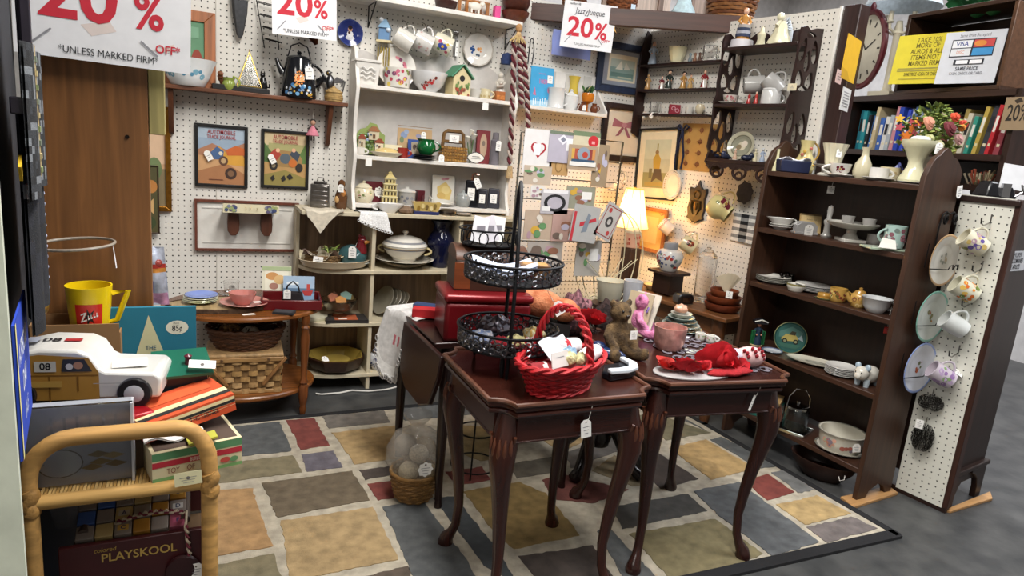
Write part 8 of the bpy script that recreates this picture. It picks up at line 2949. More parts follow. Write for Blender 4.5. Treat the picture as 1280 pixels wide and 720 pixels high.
solo('black_box','plain black box under the peach orange plush animal','box',b,'card',Vector((PH.x,PH.y,ZT)),R(-26))
t=thing('plush_hen','peach orange plush animal lying behind the black tiered stand','toy',Vector((PH.x,PH.y,zz)),R(-40))
b=B('#b5653f')
b.ell((-.03,0,.055),(.085,.05,.05),seg=22,rings=12)
b.ell((.06,-.01,.045),(.06,.045,.042),'#c4805f')
b.ell((-.09,.0,.075),(.035,.03,.035),'#a95a3a')
o=b.build('body',plainmat('peach_plush','#9c4f2c','#cf8a63',24,1,.8,140),t,ang=180)
r_=o.modifiers.new('fuse','REMESH')
r_.mode='VOXEL'
r_.voxel_size=.006
r_.use_smooth_shade=True
for k,(x,a,c,lab)in enumerate(((1.415,14,'#b9a98c','tan folded card leaning behind the pink bear'),(1.44,22,'#cfc9ba','cream folded card leaning behind the pink bear'))):
 b=B(c)
 b.box((0,0,.075),(.004,.10,.15),m=rotm(0,a,20))
 solo('folded_card',lab,'card',b,'paper',Vector((x,1.87,ZT2+.002)))
PT=onz(850,414,ZT2)
for k in range(5):
 plate(f'{["lowest", "second", "third", "fourth", "top"][k]} grey green dish of the pile at the back of the second table',PT+Vector((.004*k,.006*k,.012*k)),.08-.010*k,['#5f6b66','#8a938c','#4a5a58','#9aa39a','#b5b0a4'][k],h=.014,group='dishes piled on the second table')
lump('soap_shell','peach coloured shell soap on top of the dish pile','soap',PT+Vector((.015,.03,.064)),.026,'#c99a80','china',2)
# lamp and console wares
LP=under(779,3.03,.5525)
lz0,lz1=zfor(LP,284),zfor(LP,236)
t=thing('table_lamp','lit table lamp with a cream ribbed bell shade near the corner','lamp',LP)
b=B('#b5975a')
b.lathe([(.05,0),(.055,.008),(.02,.02),(.014,.04),(.03,.09),(.034,.13),(.016,.18),(.01,.21),(.008,lz1-LP.z-.01),(.010,lz1-LP.z+.006),(0,lz1-LP.z+.012)],22)
b.build('base','gold',t)
m,nt,bs=nodemat('lamp_shade')
bs.inputs['Base Color'].default_value=lin('#f0dcae')
bs.inputs['Transmission Weight'].default_value=0
bs.inputs['Emission Color'].default_value=lin('#ffd27a')
bs.inputs['Emission Strength'].default_value=.25
tr_=nt.nodes.new('ShaderNodeBsdfTranslucent')
tr_.inputs[0].default_value=lin('#f3d79c')
mx=nt.nodes.new('ShaderNodeMixShader')
mx.inputs[0].default_value=.5
nt.links.new(bs.outputs[0],mx.inputs[1])
nt.links.new(tr_.outputs[0],mx.inputs[2])
nt.links.new(mx.outputs[0],nt.nodes['Material Output'].inputs[0])
b=B('#f0dcae')
H_=lz1-lz0
b.lathe([(.098,lz0-LP.z),(.084,lz0-LP.z+H_*.2),(.068,lz0-LP.z+H_*.5),(.055,lz0-LP.z+H_*.8),(.047,lz1-LP.z)],48,arc=1.01)
b.f,b.c=b.f[:4*48],b.c[:4*48]
b.build('shade',m,t)
b=B('#c9ad76')
for k in range(8):
 a=2*PI*k/8
 b.tube([(.099*math.cos(a),.099*math.sin(a),lz0-LP.z),(.069*math.cos(a),.069*math.sin(a),lz0-LP.z+H_*.5),(.048*math.cos(a),.048*math.sin(a),lz1-LP.z)],.0016,5)
for z,r in((lz0,.098),(lz1,.047)):
 b.tube([(r*math.cos(a),r*math.sin(a),z-LP.z)for a in[2*PI*i/36 for i in range(36)]],.003,6,closed=True)
b.build('shade_ribs','fabric',t)
l=bpy.data.lights.new('lamp_bulb','POINT')
l.energy=7
l.color=(1,.66,.30)
l.shadow_soft_size=.03
o=bpy.data.objects.new('lamp_bulb',l)
o.location=LP+Vector((0,0,(lz0+lz1)/2-LP.z-.01))
COL.objects.link(o)
CT=.5525
SP=Vector((2.265,2.77,CT))
zs_=zfor(SP,338)
t=thing('pedestal_stand','small dark wooden stand under the floral ginger jar on the console table','stand',SP,AW)
b=B('#2b1813')
b.box((0,0,(zs_-CT)/2),(.10,.12,zs_-CT-.02))
b.build('body','wood',t)
b=B('#33201a')
b.box((0,0,zs_-CT-.008),(.15,.17,.016))
b.build('top','wood',t,bevel=.003)
t=thing('ginger_jar','white ginger jar with red and blue flowers and a grey lid by the lamp','jar',Vector((2.255,2.77,zs_+.0005)),RZ)
b=B('#d4d0cc')
pr=[(.04,0),(.044,.005),(.066,.05),(.072,.08),(.06,.105),(.035,.115),(0,.115)]
b.lathe(pr,40)
dots(b,pr,floral(.07,.02,.095,['#a93a34','#4a5a8c','#b5564a','#6f7f6a','#5f6a94'],.011,34,12,1.4))
b.build('body','china',t)
b=B('#8c8c90')
b.lathe([(.036,.115),(.038,.12),(.036,.145),(.02,.152),(0,.153)],26)
b.build('lid','china',t)
PQ=under(783,2.92,CT)
zc=zfor(PQ,284)-CT-.11
b=B('#4a2f20')
b.box((0,0,zc/2),(.075,.075,zc-.001))
solo('wood_block','dark square wooden block carrying the pink canister on the console table','block',b,'woodz',PQ,.2,bevel=.003)
PQ.z+=zc
t=thing('pink_canister','pink lidded canister with small roses under the lamp shade','canister',PQ,RZ)
zc=.11
b=B('#cf9c80')
pr=[(.036,0),(.04,.004),(.04,zc-.03),(0,zc-.03)]
b.lathe(pr,28)
dots(b,pr,floral(.04,zc-.09,zc-.04,['#a9483c','#b56a50','#c9564a'],.010,9,4,1.1))
b.build('body','china',t)
b=B('#d9c4a0')
b.lathe([(.043,zc-.03),(.043,zc-.018),(.02,zc-.004),(0,zc)],24)
b.build('lid','china',t)
ck=lambda x,y:onz(x,y,CT)
for k,(x,y,c,lab)in enumerate(((815,362,'#cbb98c','left cream scalloped shell dish on the console table'),(831,366,'#c9c2b2','white folded shell dish right of the cream one on the console table'))):
 vessel('shell_dish',lab,'dish',ck(x,y),[(.02,0),(.03,.004),(.05,.03),(.047,.03),(.02,.008),(0,.006)],c,wob=lambda th,i:1+(.12*math.sin(7*th)if i>1 else 0))
t=thing('music_box','small rounded silver metal box on legs on the console table','box',ck(853,380),RZ+.3)
b=B('#5f6166')
b.prism([(-.042,0),(.042,0),(.045,.03),(.034,.05),(-.034,.05),(-.045,.03)],.06,m=frameM((0,.03,.006),(1,0,0),(0,-1,0)))
b.build('body','metal',t,bevel=.006)
b=B('#8d8f94')
b.box((0,-.031,.028),(.04,.004,.022))
b.build('plate','chrome',t)
pw=ck(902,388)
for k,(r,z)in enumerate(((.088,0),(.084,.036),(.068,.066))):
 vessel('wood_bowl',['lowest wide','middle','topmost small'][k]+' reddish brown wooden bowl of the stack on the console table','bowl',pw+Vector((0,0,z)),[(r*.7,0),(r*.9,.008),(r,.032),(r*1.0,.04),(r*.94,.04),(r*.8,.012),(0,.01)],['#6b2f18','#733519','#7a3a1e'][k],material='wood',group='wooden bowls on the console')
price_tag(bpy.data.objects['wood_bowl.008']if 'wood_bowl.008' in bpy.data.objects else t,(.0,-.075,.03),.03,.034,xd=(.9,-.4,0),zd=(-.4,-.9,0),shape=1)
t=thing('napkin_fan','pale wooden fan of folded napkins standing in the top wooden bowl','napkins',pw+Vector((.03,.01,.08)),RZ)
for k in range(6):
 b=B('#cdbfa4')
 b.prism([(-.008,0),(.008,0),(.02,.10),(-.02,.10)],.003,m=frameM((0,.006*k,0),(1,0,0),(0,-1,0))@rotm(0,0,30-12*k))
 b.build('napkin','paper',t)
t=thing('glass_jar','tall clear ribbed glass jar with a lid on the console table','jar',Vector((2.36,2.60,CT)),RZ)
hj=zfor(Vector((2.36,2.60,0)),308)-CT
b=B()
b.lathe([(.04,0),(.046,.006),(.044,.02),(.048,hj*.75),(.044,hj*.8),(.04,hj*.8),(.043,hj*.74),(.04,.02),(0,.012)],36,wob=lambda th,i:1+.025*math.sin(12*th))
b.build('body',glass(),t)
b=B()
b.lathe([(.047,hj*.8),(.046,hj*.84),(.02,hj*.93),(.008,hj*.95),(.012,hj*.98),(0,hj)],28)
b.build('lid',glass(),t)
# bagged cards on a wire rack
YR=2.62
t=thing('card_rack','tall wire display rack hung with bagged cards between hutch and lamp','rack')
q0,q1=ony(652,165,YR+.012),ony(758,350,YR+.012)
b=B('#b5b0a6')
for x in(q0.x,q1.x):
 b.tube([(x,YR+.012,0),(x,YR+.012,q0.z)],.005,6)
for k in range(9):
 z=lerp(q0.z,q1.z-.1,k/8)
 b.tube([(q0.x,YR+.012,z),(q1.x,YR+.012,z)],.0025,5)
b.build('wire_frame','chrome',t)
CARDS=[(657,160,688,218,'#dcd9d8','white card with a red wire heart, upper left of the bagged cards','H'),(688,163,718,205,'#b0aab8','grey lilac bag with a white diamond, upper middle of the bagged cards','D'),(718,163,748,195,'#c9bfa4','cream bag with green header and red heart tag, top right on the rack','T'),(712,180,745,214,'#a9937a','striped bag holding a grey letter shape at right on the rack','L'),(688,190,709,220,'#b58f5c','brown kraft bag with a stamped figure on the rack','F'),(656,206,688,232,'#b9a896','bag of tan and lilac paper shapes below the heart card','P'),(664,232,680,248,'#d8d4d0','small white square tag bag below the paper shapes',''),(678,236,709,268,'#b5b0b4','clear bag with a black ring bracelet in the middle of the rack','R'),(709,232,742,262,'#8f8f7c','olive topped bag with white label, right of the black ring','G'),(744,180,757,234,'#9a8468','narrow brown wooden ruler bag at the right end of the rack',''),(657,262,690,300,'#b5a08c','bag with yellow leaf and green strip, lower left on the rack','Y'),(692,262,722,302,'#b08f86','bag of pinkish beads at lower middle on the rack','B'),(722,300,748,345,'#a9a49c','grey green bagged ribbon at lower right of the rack','G'),(660,302,700,340,'#a59c94','greyish bagged lace below the yellow leaf bag','P')]
for k,(x0,y0,x1,y1,c,lab,sp_)in enumerate(CARDS):
 p0,p1=ony(x0,y0,YR-.004*(k%4)),ony(x1,y1,YR-.004*(k%4))
 w_,h_=abs(p1.x-p0.x),abs(p1.z-p0.z)
 g_=random.Random(k)
 sh=[]
 if sp_=='H':
  sh=[('p',[(.27*math.sin(a)**3,.05+.016*(13*math.cos(a)-5*math.cos(2*a)-2*math.cos(3*a)-math.cos(4*a))*.8)for a in[2*PI*i/28 for i in range(28)]],'#a3202c'),('p',[(.2*math.sin(a)**3,.06+.012*(13*math.cos(a)-5*math.cos(2*a)-2*math.cos(3*a)-math.cos(4*a))*.8)for a in[2*PI*i/28 for i in range(28)]],c),('r',-.05,.05,.22,.26,'#eeeef0')]
 elif sp_=='D':
  sh=[('p',[(-.2,.25),(0,.42),(.2,.25),(0,.08)],'#e0dfe6'),('p',[(-.1,.25),(0,.34),(.1,.25),(0,.16)],'#7f8090'),('r',.3,.1,.34,.4,'#e4e4e6'),('r',0,.46,1,.1,'#6f7a68')]
 elif sp_=='T':
  sh=[('r',0,.4,1,.2,'#6f7f60'),('e',.25,.1,.2,.26,'#c0242c'),('r',.25,.05,.12,.12,'#e0a0a0')]
 elif sp_=='L':
  sh=[('r',-.35+.1*i,.1,.1,.5,['#c9a04c','#a9503a','#8c3a34','#c98a4c'][i%4])for i in range(8)]+[('e',.0,.15,.22,.28,'#8a96a4'),('e',.05,.12,.1,.13,'#b5402f'),('r',0,-.25,.9,.18,'#e2ded8'),('r',0,-.12,.8,.1,'#35506a')]
 elif sp_=='F':
  sh=[('e',0,.22,.12,.12,'#6f5230'),('e',0,-.08,.2,.3,'#8c6a3c'),('e',0,-.08,.14,.24,'#b58f5c')]
 elif sp_=='R':
  sh=[('r',0,.42,.9,.14,'#e4e2e4'),('e',0,-.05,.40,.36,'#1c1a1c'),('e',0,-.05,.28,.25,'#b0aab4'),('r',-.3,-.3,.3,.2,'#e4e2e0')]
 else:
  sh=[('e',g_.uniform(-.35,.35),g_.uniform(-.35,.35),g_.uniform(.06,.16),g_.uniform(.06,.14),g_.choice(['#c9a03c','#5f8a5a','#a98a94','#d8d0c4','#8c5f4a','#b5b0c4','#6b5a50']))for _ in range(9)]+([('r',.2,.1,.34,.34,'#e4e2de')]if sp_=='G' else[])
 board('bagged_card',lab,'card',frameM((p0+p1)/2,(1,0,0),(0,-1,0)),w_,h_,.003,c,sh)
PS=Vector((1.78,2.62,0))
zp0,zp1=zfor(PS,385),zfor(PS,262)
t=thing('wire_planter','cream painted curly wire card stand in front of the lamp','stand',(PS.x,PS.y,0))
b=B('#cbbf9c')
b.lathe([(.06,0),(.07,.01),(.02,.02),(.014,.04)],20)
b.tube([(0,0,.03),(0,0,zp0)],.008,8)
hs=zp1-zp0
for k in range(7):
 a=PI*k/7
 b.tube([(.19*math.cos(a)*math.sin(u),.07*math.sin(a)*math.sin(u),zp0+hs*.5-hs*.5*math.cos(u))for u in[PI*i/14 for i in range(15)]],.0028,5)
 b.tube([(0,0,zp0+.12),(.16*math.cos(a*2),.05*math.sin(a*2),zp0+.24)],.002,5)
for k in(-1,1):
 b.tube([(k*.10+.03*math.cos(u)*(1-u/16),-.05,zp0+.05+.03*math.sin(u)*(1-u/16))for u in[i*.5 for i in range(24)]],.003,5)
b.build('wire_body','paint',t)
for k,(x0,y0,x1,y1,a,sh,lab)in enumerate(((716,256,746,303,-6,[('r',-.42,-.1,.1,.8,'#b5303a'),('p',[(-.2,-.1),(.4,.12),(.36,.2),(-.2,.02)],'#b5303a'),('p',[(-.1,-.25),(.05,.3),(.16,.25),(.1,-.2)],'#77808c')],'grey card with a red aeroplane stuck in the cream wire stand'),(752,254,770,300,-24,[('r',0,0,.84,.86,'#8c3a38'),('r',0,0,.76,.8,'#b3ada8'),('e',0,0,.2,.16,'#3a3434'),('e',0,.0,.1,.08,'#b3ada8'),('e',-.2,.3,.09,.07,'#a93a38'),('e',.2,-.3,.09,.07,'#a93a38')],'red bordered playing card stuck in the cream wire stand'))):
 p0,p1=ony(x0,y0,PS.y-.066),ony(x1,y1,PS.y-.066)
 board('display_card',lab,'card',frameM((p0+p1)/2,(1,0,0),(0,-1,0))@rotm(0,0,a),abs(p1.x-p0.x)*.95,abs(p1.z-p0.z),.002,'#a9a8a6',sh)
PP2=Vector((under(757,2.42,.5).x,2.42,0))
zz=zfor(PP2,350)
vessel('cream_planter','cream enamel planter pot standing on a dark stool left of the console','planter',PP2+Vector((0,0,zz-.10)),[(.045,0),(.05,.004),(.06,.085),(.066,.10),(.062,.10),(.05,.01),(0,.01)],'#cfc9b4')
t=thing('plant_stool','small dark stool under the cream enamel planter','stool',PP2)
b=B('#2b1a14')
b.lathe([(.07,zz-.125),(.08,zz-.12),(.08,zz-.106),(0,zz-.1005)],24)
b.build('seat','wood',t)
for k in range(3):
 b=B('#2b1a14')
 b.tube([(.06*math.cos(2.1*k),.06*math.sin(2.1*k),zz-.12),(.09*math.cos(2.1*k),.09*math.sin(2.1*k),0)],.011,8)
 b.build('leg','wood',t)
# under the tables
GB=onz(524,632,.012)+Vector((0,.07,0))
t=thing('gourd_basket','round tan wicker basket on the rug under the drop-leaf table','basket',GB)
b=B('#8a6535')
weave(b,[(.062,.002),(.075,.05),(.082,.10)],24,13,'#8f6a3a','#76552c',.0035)
b.lathe([(.06,.003),(0,.004)],20)
b.build('woven_body','wicker',t)
b=B('#9c7542')
b.tube([(.084*math.cos(a),.084*math.sin(a),.102)for a in[2*PI*i/30 for i in range(30)]],.006,6,closed=True)
b.build('rim','wicker',t)
for k,(x,y,z,r,c)in enumerate(((-.035,-.04,.12,.036,'#b0a48c'),(.03,-.045,.11,.034,'#a8926c'),(.0,.02,.13,.036,'#8a7860'),(-.03,.03,.185,.04,'#6b5c4c'),(.035,.01,.18,.036,'#97866c'),(.0,-.03,.175,.034,'#b8ac98'))):
 b=B(c)
 b.ell((0,0,0),(r,r,r*.95),seg=20,rings=12)
 b.v=[v*(1+.03*math.sin(9*v.x/r+4*v.z/r))for v in b.v]
 solo('yarn_ball',['front left pale','front right tan','middle brown grey','upper left dark','upper right tan grey','upper front cream'][k]+' string ball in the tan wicker basket','ball',b,'rope',GB+Vector((x,y,z)))
b=B('#b9b2a8')
b.lathe([(.078,.10),(.10,.13),(.10,.18),(.075,.235),(.03,.26),(.02,.27),(.045,.30),(.05,.31)],30,wob=lambda th,i:1+.05*math.sin(7*th+i)+.03*math.sin(15*th))
b.f,b.c=b.f[:7*30],b.c[:7*30]
bag=solo('cellophane_bag','clear crinkled cellophane bag around the string balls','bag',b,'film',GB)
price_tag(bag,(.0,-.108,.155),.05,.05,shape=2)
t=thing('wire_stand','black wire plant stand with rings behind the front table','stand',onz(592,585,.012))
b=B('#121214')
for z,r in((.02,.09),(.16,.075),(.30,.06)):
 b.tube([(r*math.cos(a),r*math.sin(a),z)for a in[2*PI*i/24 for i in range(24)]],.0035,6,closed=True)
for k in range(3):
 a=2.1*k
 b.tube([(.10*math.cos(a),.10*math.sin(a),0),(.075*math.cos(a),.075*math.sin(a),.16),(.06*math.cos(a),.06*math.sin(a),.30)],.0035,6)
b.build('wire_frame','iron',t)
b=B('#6b6a70')
b.box((0,0,.15),(.30,.12,.30))
solo('storage_tub','plain grey storage box on the rug behind the pedestal table','box',b,'plastic',Vector((1.40,2.46,.012)),R(-12),bevel=.012)
# left foreground
YP=1.66
pq,pr_=ony(36,40,YP),ony(189,300,YP)
t=thing('room_divider','tall brown wood-grain laminate panel standing at the left behind the toys','panel',Vector(((pq.x+pr_.x)/2,YP+.014,0)))
W_=pr_.x-pq.x
b=B('#80552f')
b.box((0,0,1.0),(W_,.026,2.0))
b.build('laminate_face','woodz',t,bevel=.0015)
for x,y in((50,163),(159,171)):
 q=ony(x,y,YP)
 b=B('#1c120b')
 b.lathe([(.0035,0),(.0042,.002),(0,.0022)],10,m=frameM((q.x-t.location.x,-.0133,q.z),(1,0,0),(0,-1,0)))
 b.build('screw','iron',t)
q0=ony(192,168,YP+.02)
b=B('#a3965e')
b.box((pr_.x+.016,YP+.03,q0.z+.35),(.030,.06,.70))
solo('pine_post','short pale green pine timber post fixed to the right edge of the tall panel','post',b,'raw_z',bevel=.002)
M_=ony(132,18,YP-.03)
s=mpp(M_)
sale_sign('large white sale sign with red 20% at the top of the tall brown panel',frameM(M_,(1,0,-.0),(0,-1,0))@rotm(0,0,-1),s*192,s*118,False)
b=B('#b9a88c')
b.box((0,0,0),(.022,.0006,.03),m=rotm(0,25,0))
solo('tape_piece','small piece of clear tape stuck under the large sale sign','tape',b,'film',ony(140,58,YP-.002))
b=B('#8d8478')
q=ony(95,305,YP-.10)
rx=mpp(q)*42
pts=[(rx*math.cos(a),.075*math.sin(a),.004*math.cos(a))for a in[2*PI*i/48 for i in range(48)]]
t=thing('wire_hoop','plain metal wire hoop with a white ribbon sticking out before the tall panel','hoop',q)
b.tube(pts,.003,8,closed=True)
b.tube([(-rx,0,-.004),(-rx*1.35,.03,-.006)],.0025,6)
b.build('ring','plastic',t)
b=B('#d8d6d8')
b.tube([(rx*.96,-.01,0),(rx*1.0,-.014,-.02),(rx*1.04,-.016,-.045)],[.004,.007,.008],4,sx=.15)
b.build('ribbon','fabric',t)
YR2=1.24
def rp(x,y,d=0):return ony(x,y,YR2+d)
RT='#b98d4e'
t=thing('rattan_shelf','honey coloured rattan shelf with a rounded bamboo frame and woven cane rails','shelf')
a,c=rp(36,720),rp(268,720)
xl,xr=rp(38,660).x,rp(262,640).x
zt_,zr_=rp(150,541).z,rp(152,612).z
for dy in(0,.30):
 b=B(RT)
 pts=[(xl,YR2+dy,0),(xl,YR2+dy,.2),(xl,YR2+dy,zt_-.075)]
 pts+=[(xl+.07*(1-math.cos(u)),YR2+dy,zt_-.075+.075*math.sin(u))for u in[PI/2*i/6 for i in range(1,7)]]
 pts+=[(xr-.055*(1-math.cos(u)),YR2+dy,zt_-.075+.075*math.sin(u))for u in[PI/2*(6-i)/6 for i in range(0,7)]]
 pts+=[(xr,YR2+dy,.2),(xr,YR2+dy,0)]
 if dy:
  pts=[p for p in pts if p[2]<zr_+.02]
  for s_ in(pts[:len(pts)//2],pts[len(pts)//2:]):
   b.tube(s_,.0135,12)
 else:
  b.tube(pts,.0145,14)
 b.build('bent_frame','raw_x',t)
for z in(zr_-.006,.20):
 for dy in(0,.30):
  b=B('#c49a58')
  b.tube([(xl,YR2+dy,z),(xr,YR2+dy,z)],.0125,12)
  b.build('rail','raw_x',t)
 for x in(xl,xr):
  b=B('#c49a58')
  b.tube([(x,YR2,z),(x,YR2+.30,z)],.010,10)
  b.build('rail','raw_x',t)
 n=44
 for k in range(n):
  x=lerp(xl+.014,xr-.014,(k+.5)/n)
  b=B(['#c9a260','#b98f4c','#d0ab6a'][k%3])
  b.box((x,YR2+.15,z+.008),((xr-xl)/n*.72,.30,.006))
  b.build('cane_slat','wicker',t)
b=B('#a37a40')
for x,z in((xl,zr_),(xr,zr_-.006)):
 b=B('#a37a40')
 b.tube([(x+.003*math.sin(i),YR2-.003,z-.022+.004*i)for i in range(12)],.0158,10)
 b.build('cane_binding','wicker',t)
price_tag(t,(xr-.035,YR2-.0165,zr_+.015),.045,.026,shape=1,col='#d9d2a8',tilt=4)
ZRS=zr_+.0055
def rs(x,d):return under(x,YR2+d,ZRS)
p0,p1=rp(28,612,.03),rp(163,502,.03)
w_,h_=p1.x-p0.x,p1.z-p0.z
ZA=ZRS
t=thing('acrylic_case','clear plastic boxed dreamcatcher kit with grey printed panel on the rattan shelf','box',Vector(((p0.x+p1.x)/2,YR2+.045,ZA)))
b=B('#8d9096')
b.box((0,0,h_/2),(w_,.022,h_))
b.flat([('e',-w_*.16,-h_*.22+h_/2-h_*.0,.034,.027,'#3f3228'),('e',-w_*.16,h_*.28,.032,.025,'#9a9ca0'),('l',(-w_*.5,h_*.28),(-w_*.3,h_*.28),.0015,'#3f3228')]+[('p',[(w_*x,h_*y),(w_*(x+.1),h_*(y+.05)),(w_*(x+.22),h_*y),(w_*(x+.1),h_*(y-.04))],c)for x,y,c in((.08,.36,'#6f5a30'),(.22,.33,'#8a7440'),(.1,.26,'#7d683a'),(.24,.22,'#6f5a30'),(.02,.2,'#80693a'))]+[('r',w_*(-.22+.115*k),h_*.72,.004,h_*.3,'#7b7e85')for k in range(6)],frameM((0,-.0112,0),(1,0,0),(0,-1,0)))
bpy.data.objects
b.build('printed_panel','paper',t)
b=B()
b.box((0,-.0165,h_/2),(w_+.006,.008,h_+.004))
b.build('clear_cover',glass('clear_plastic',(.96,.97,1,1),.08),t)
for x in(-1,1):
 b=B('#b5b8be')
 b.box((x*(w_/2+.002),-.01,h_/2),(.004,.03,h_+.004))
 b.build('edge','plastic',t)
TC=Vector((rp(114,500,.22).x,YR2+.19,0))
TC.z=zfor(Vector((TC.x,TC.y-.06,0)),508)
b=B('#4a5260')
b.box((0,0,(TC.z-ZRS)/2-.0005),(.20,.12,TC.z-ZRS-.002))
solo('game_box','slate blue game box under the tin station wagon on the rattan shelf','box',b,'card',Vector((TC.x,TC.y,ZRS+.0005)))
t=thing('toy_car','white and yellow wood-panelled tin station wagon numbered 08 lying on boxes','toy car',TC,R(-8))
L_=.275
prof=[(-.135,.012),(.135,.012),(.138,.05),(.128,.062),(.045,.066),(.035,.072),(.02,.098),(0,.108),(-.06,.110),(-.10,.100),(-.125,.07),(-.137,.05)]
b=B('#dcdad5')
b.prism(prof,.115,m=frameM((0,.0575,0),(1,0,0),(0,-1,0)))
b.build('body','tin',t,bevel=.006)
Mf=frameM((0,-.0582,0),(1,0,0),(0,-1,0))
b=B('#b8863a')
b.flat([('p',[(-.136,.013),(.034,.013),(.034,.066),(.018,.094),(-.06,.100),(-.098,.094),(-.122,.068),(-.136,.05)],'#bd8c3f'),('r',-.05,.06,.165,.003,'#8a5f24'),('r',-.045,.034,.003,.05,'#8a5f24'),('r',-.0,.045,.003,.03,'#8a5f24'),('p',[(-.115,.068),(-.098,.09),(-.078,.09),(-.078,.068)],'#b9c4cf'),('p',[(-.025,.068),(-.022,.092),(.012,.092),(.024,.068)],'#3b3a3c'),('r',-.05,.078,.034,.02,'#d9d6cc'),('t',-.05,.078,.013,'08','#1f1f22',.03),('e',.002,.08,.008,.007,'#b9886a'),('e',-.012,.078,.006,.006,'#d8d4cc'),('r',-.05,.045,.05,.012,'#c9a050'),('r',.07,.045,.09,.0015,'#b5b4b2')],Mf)
b.build('wood_side','tin',t)
for x in(-.095,.092):
 b=B('#1d1d20')
 b.lathe([(.028,0),(.03,.006),(.028,.012)],26,m=frameM((x,-.052,.024),(1,0,0),(0,-1,0)))
 b.lathe([(.017,.0125),(.012,.014),(0,.0142)],22,'#b9bcc0',m=frameM((x,-.052,.024),(1,0,0),(0,-1,0)))
 b.build('wheel','plastic',t)
b=B('#dcdad5')
b.flat([('t',-.055,0,.022,'08','#2a2a30',.03),('r',-.02,.0,.028,.016,'#b5303a'),('r',-.085,.0,.02,.03,'#9aa0b0')],xf((0,0,.1105)))
b.build('roof_print','tin',t)
b=B('#e2e0da')
b.box((.075,-.01,.0675),(.06,.05,.001),m=rotm(0,0,12))
b.build('price_tag','paper',t)
q0,q1=ony(42,446,1.575),ony(150,401,1.575)
bw,bh=q1.x-q0.x,.10
t=thing('cardboard_box','open brown cardboard carton behind the tin station wagon','box',Vector(((q0.x+q1.x)/2,1.60,q1.z-bh)))
for nm,c,d in(('front_flap',(0,-.045,bh/2),(bw,.003,bh)),('back_flap',(0,.045,bh/2),(bw,.003,bh)),('left_side',(-bw/2,0,bh/2),(.003,.09,bh)),('right_side',(bw/2,0,bh/2-.01),(.003,.09,bh-.02)),('base',(0,0,.004),(bw,.09,.003))):
 b=B('#8f6b45')
 b.box(c,d)
 b.build(nm,'card',t)
zb_=q1.z-bh
b=B('#3f4450')
b.box((0,0,(zb_-.014)/2),(bw*1.3,.11,zb_-.016))
solo('storage_crate','dark storage crate behind the rattan shelf holding up the carton','box',b,'plastic',Vector(((q0.x+q1.x)/2,1.585,.0)))
ym=ony(113,404,1.60)
t=mug('bright yellow plastic mug with a red square logo in the cardboard carton',Vector((ym.x,1.60,zb_+.006)),.037,ony(110,356,1.60).z-zb_-.006,'#e0c012',None,name='mug',material='plastic',rz=R(-4),prof=[(.029,0),(.031,.004),(.038,.135),(.035,.135),(.028,.01),(0,.008)])
hm=ony(110,356,1.60).z-zb_-.006
for o_ in list(t.children):
 bpy.data.objects.remove(o_)
b=B('#e0c012')
pr=[(.029,0),(.030,.004),(.043,hm),(.040,hm),(.028,.008),(0,.006)]
b.lathe(pr,40)
b.build('body','plastic',t,ang=50)
b=B('#e0c012')
b.tube([(.036,0,hm*.52),(.050,0,hm*.55),(.072,0,hm*.93),(.042,0,hm*.90)],.006,8)
b.build('handle','plastic',t)
rl=lambda z:lerp(.030,.043,z/hm)+.0008
b=B('#c92a1c')
z0_,z1_=hm*.48,hm*.80
def lab_(u,v,o=0.0):
 z=lerp(z0_,z1_,v)
 th=-PI/2+.15+(u-.5)*1.25
 return((rl(z)+o)*math.cos(th),(rl(z)+o)*math.sin(th),z)
b.sheet(lab_,10,3)
for k in range(7):
 a_=k*.9
 b.add([lab_(.5+.3*math.cos(a_),.5+.36*math.sin(a_),.0004),lab_(.5+.08*math.cos(a_+1.2),.5+.1*math.sin(a_+1.2),.0004),lab_(.5+.08*math.cos(a_-1.2),.5+.1*math.sin(a_-1.2),.0004)],[(0,1,2)],'#1f1614')
for pts in([(.2,.62),(.36,.70),(.36,.64),(.2,.56)],[(.36,.70),(.2,.34),(.26,.34),(.42,.70)],[(.2,.34),(.42,.42),(.42,.36),(.2,.28)]):
 b.add([lab_(u,v,.0008)for u,v in pts],[(0,1,2,3)],'#f0ece4')
for k,u0 in enumerate((.46,.56,.66,.76)):
 for pts in([(u0,.40+.03*k),(u0+.07,.42+.03*k),(u0+.07,.48+.03*k),(u0,.46+.03*k)],[(u0,.40+.03*k),(u0+.025,.40+.03*k),(u0+.025,.58+.03*k),(u0,.58+.03*k)]):
  b.add([lab_(u,v,.0008)for u,v in pts],[(0,1,2,3)],'#f0ece4')
b.build('logo','plastic',t)
q0,q1=ony(134,452,1.59),ony(245,384,1.59)
bw,bh=q1.x-q0.x,.21
t=board('turquoise_book','large turquoise hardcover book priced 85 cents standing behind the tin toys','book',frameM(Vector(((q0.x+q1.x)/2,1.59,q1.z-bh/2)),(1,0,0),(0,-1,.06)),bw,bh,.014,'#1c6f86',[('p',[(-.36,-.5),(-.04,.42),(.34,-.5)],'#c9c49a'),('e',.28,.28,.13,.075,'#dcd9c4'),('t',.28,.27,.062,'85¢','#1d1d1f',.02,.8),('t',.27,.325,.018,'PRICE','#3a3a3a',0,.9),('t',-.02,.07,.05,'THE','#2f5a74',.01,.8),('t',.0,-.02,.05,'BLUE BOOK','#2f5a74',.01,.7),('t',-.02,-.10,.04,'of','#2f5a74',0)])
b=B('#2b2f36')
zq_=q1.z-bh
b.box((0,0,zq_/2-.001),(bw*.9,.05,zq_-.004))
solo('stacked_crate','dark crate under the turquoise book behind the rattan shelf','box',b,'plastic',Vector(((q0.x+q1.x)/2+.02,1.605,.0)))
MR=Vector((rp(225,560,.10).x,YR2+.10,0))
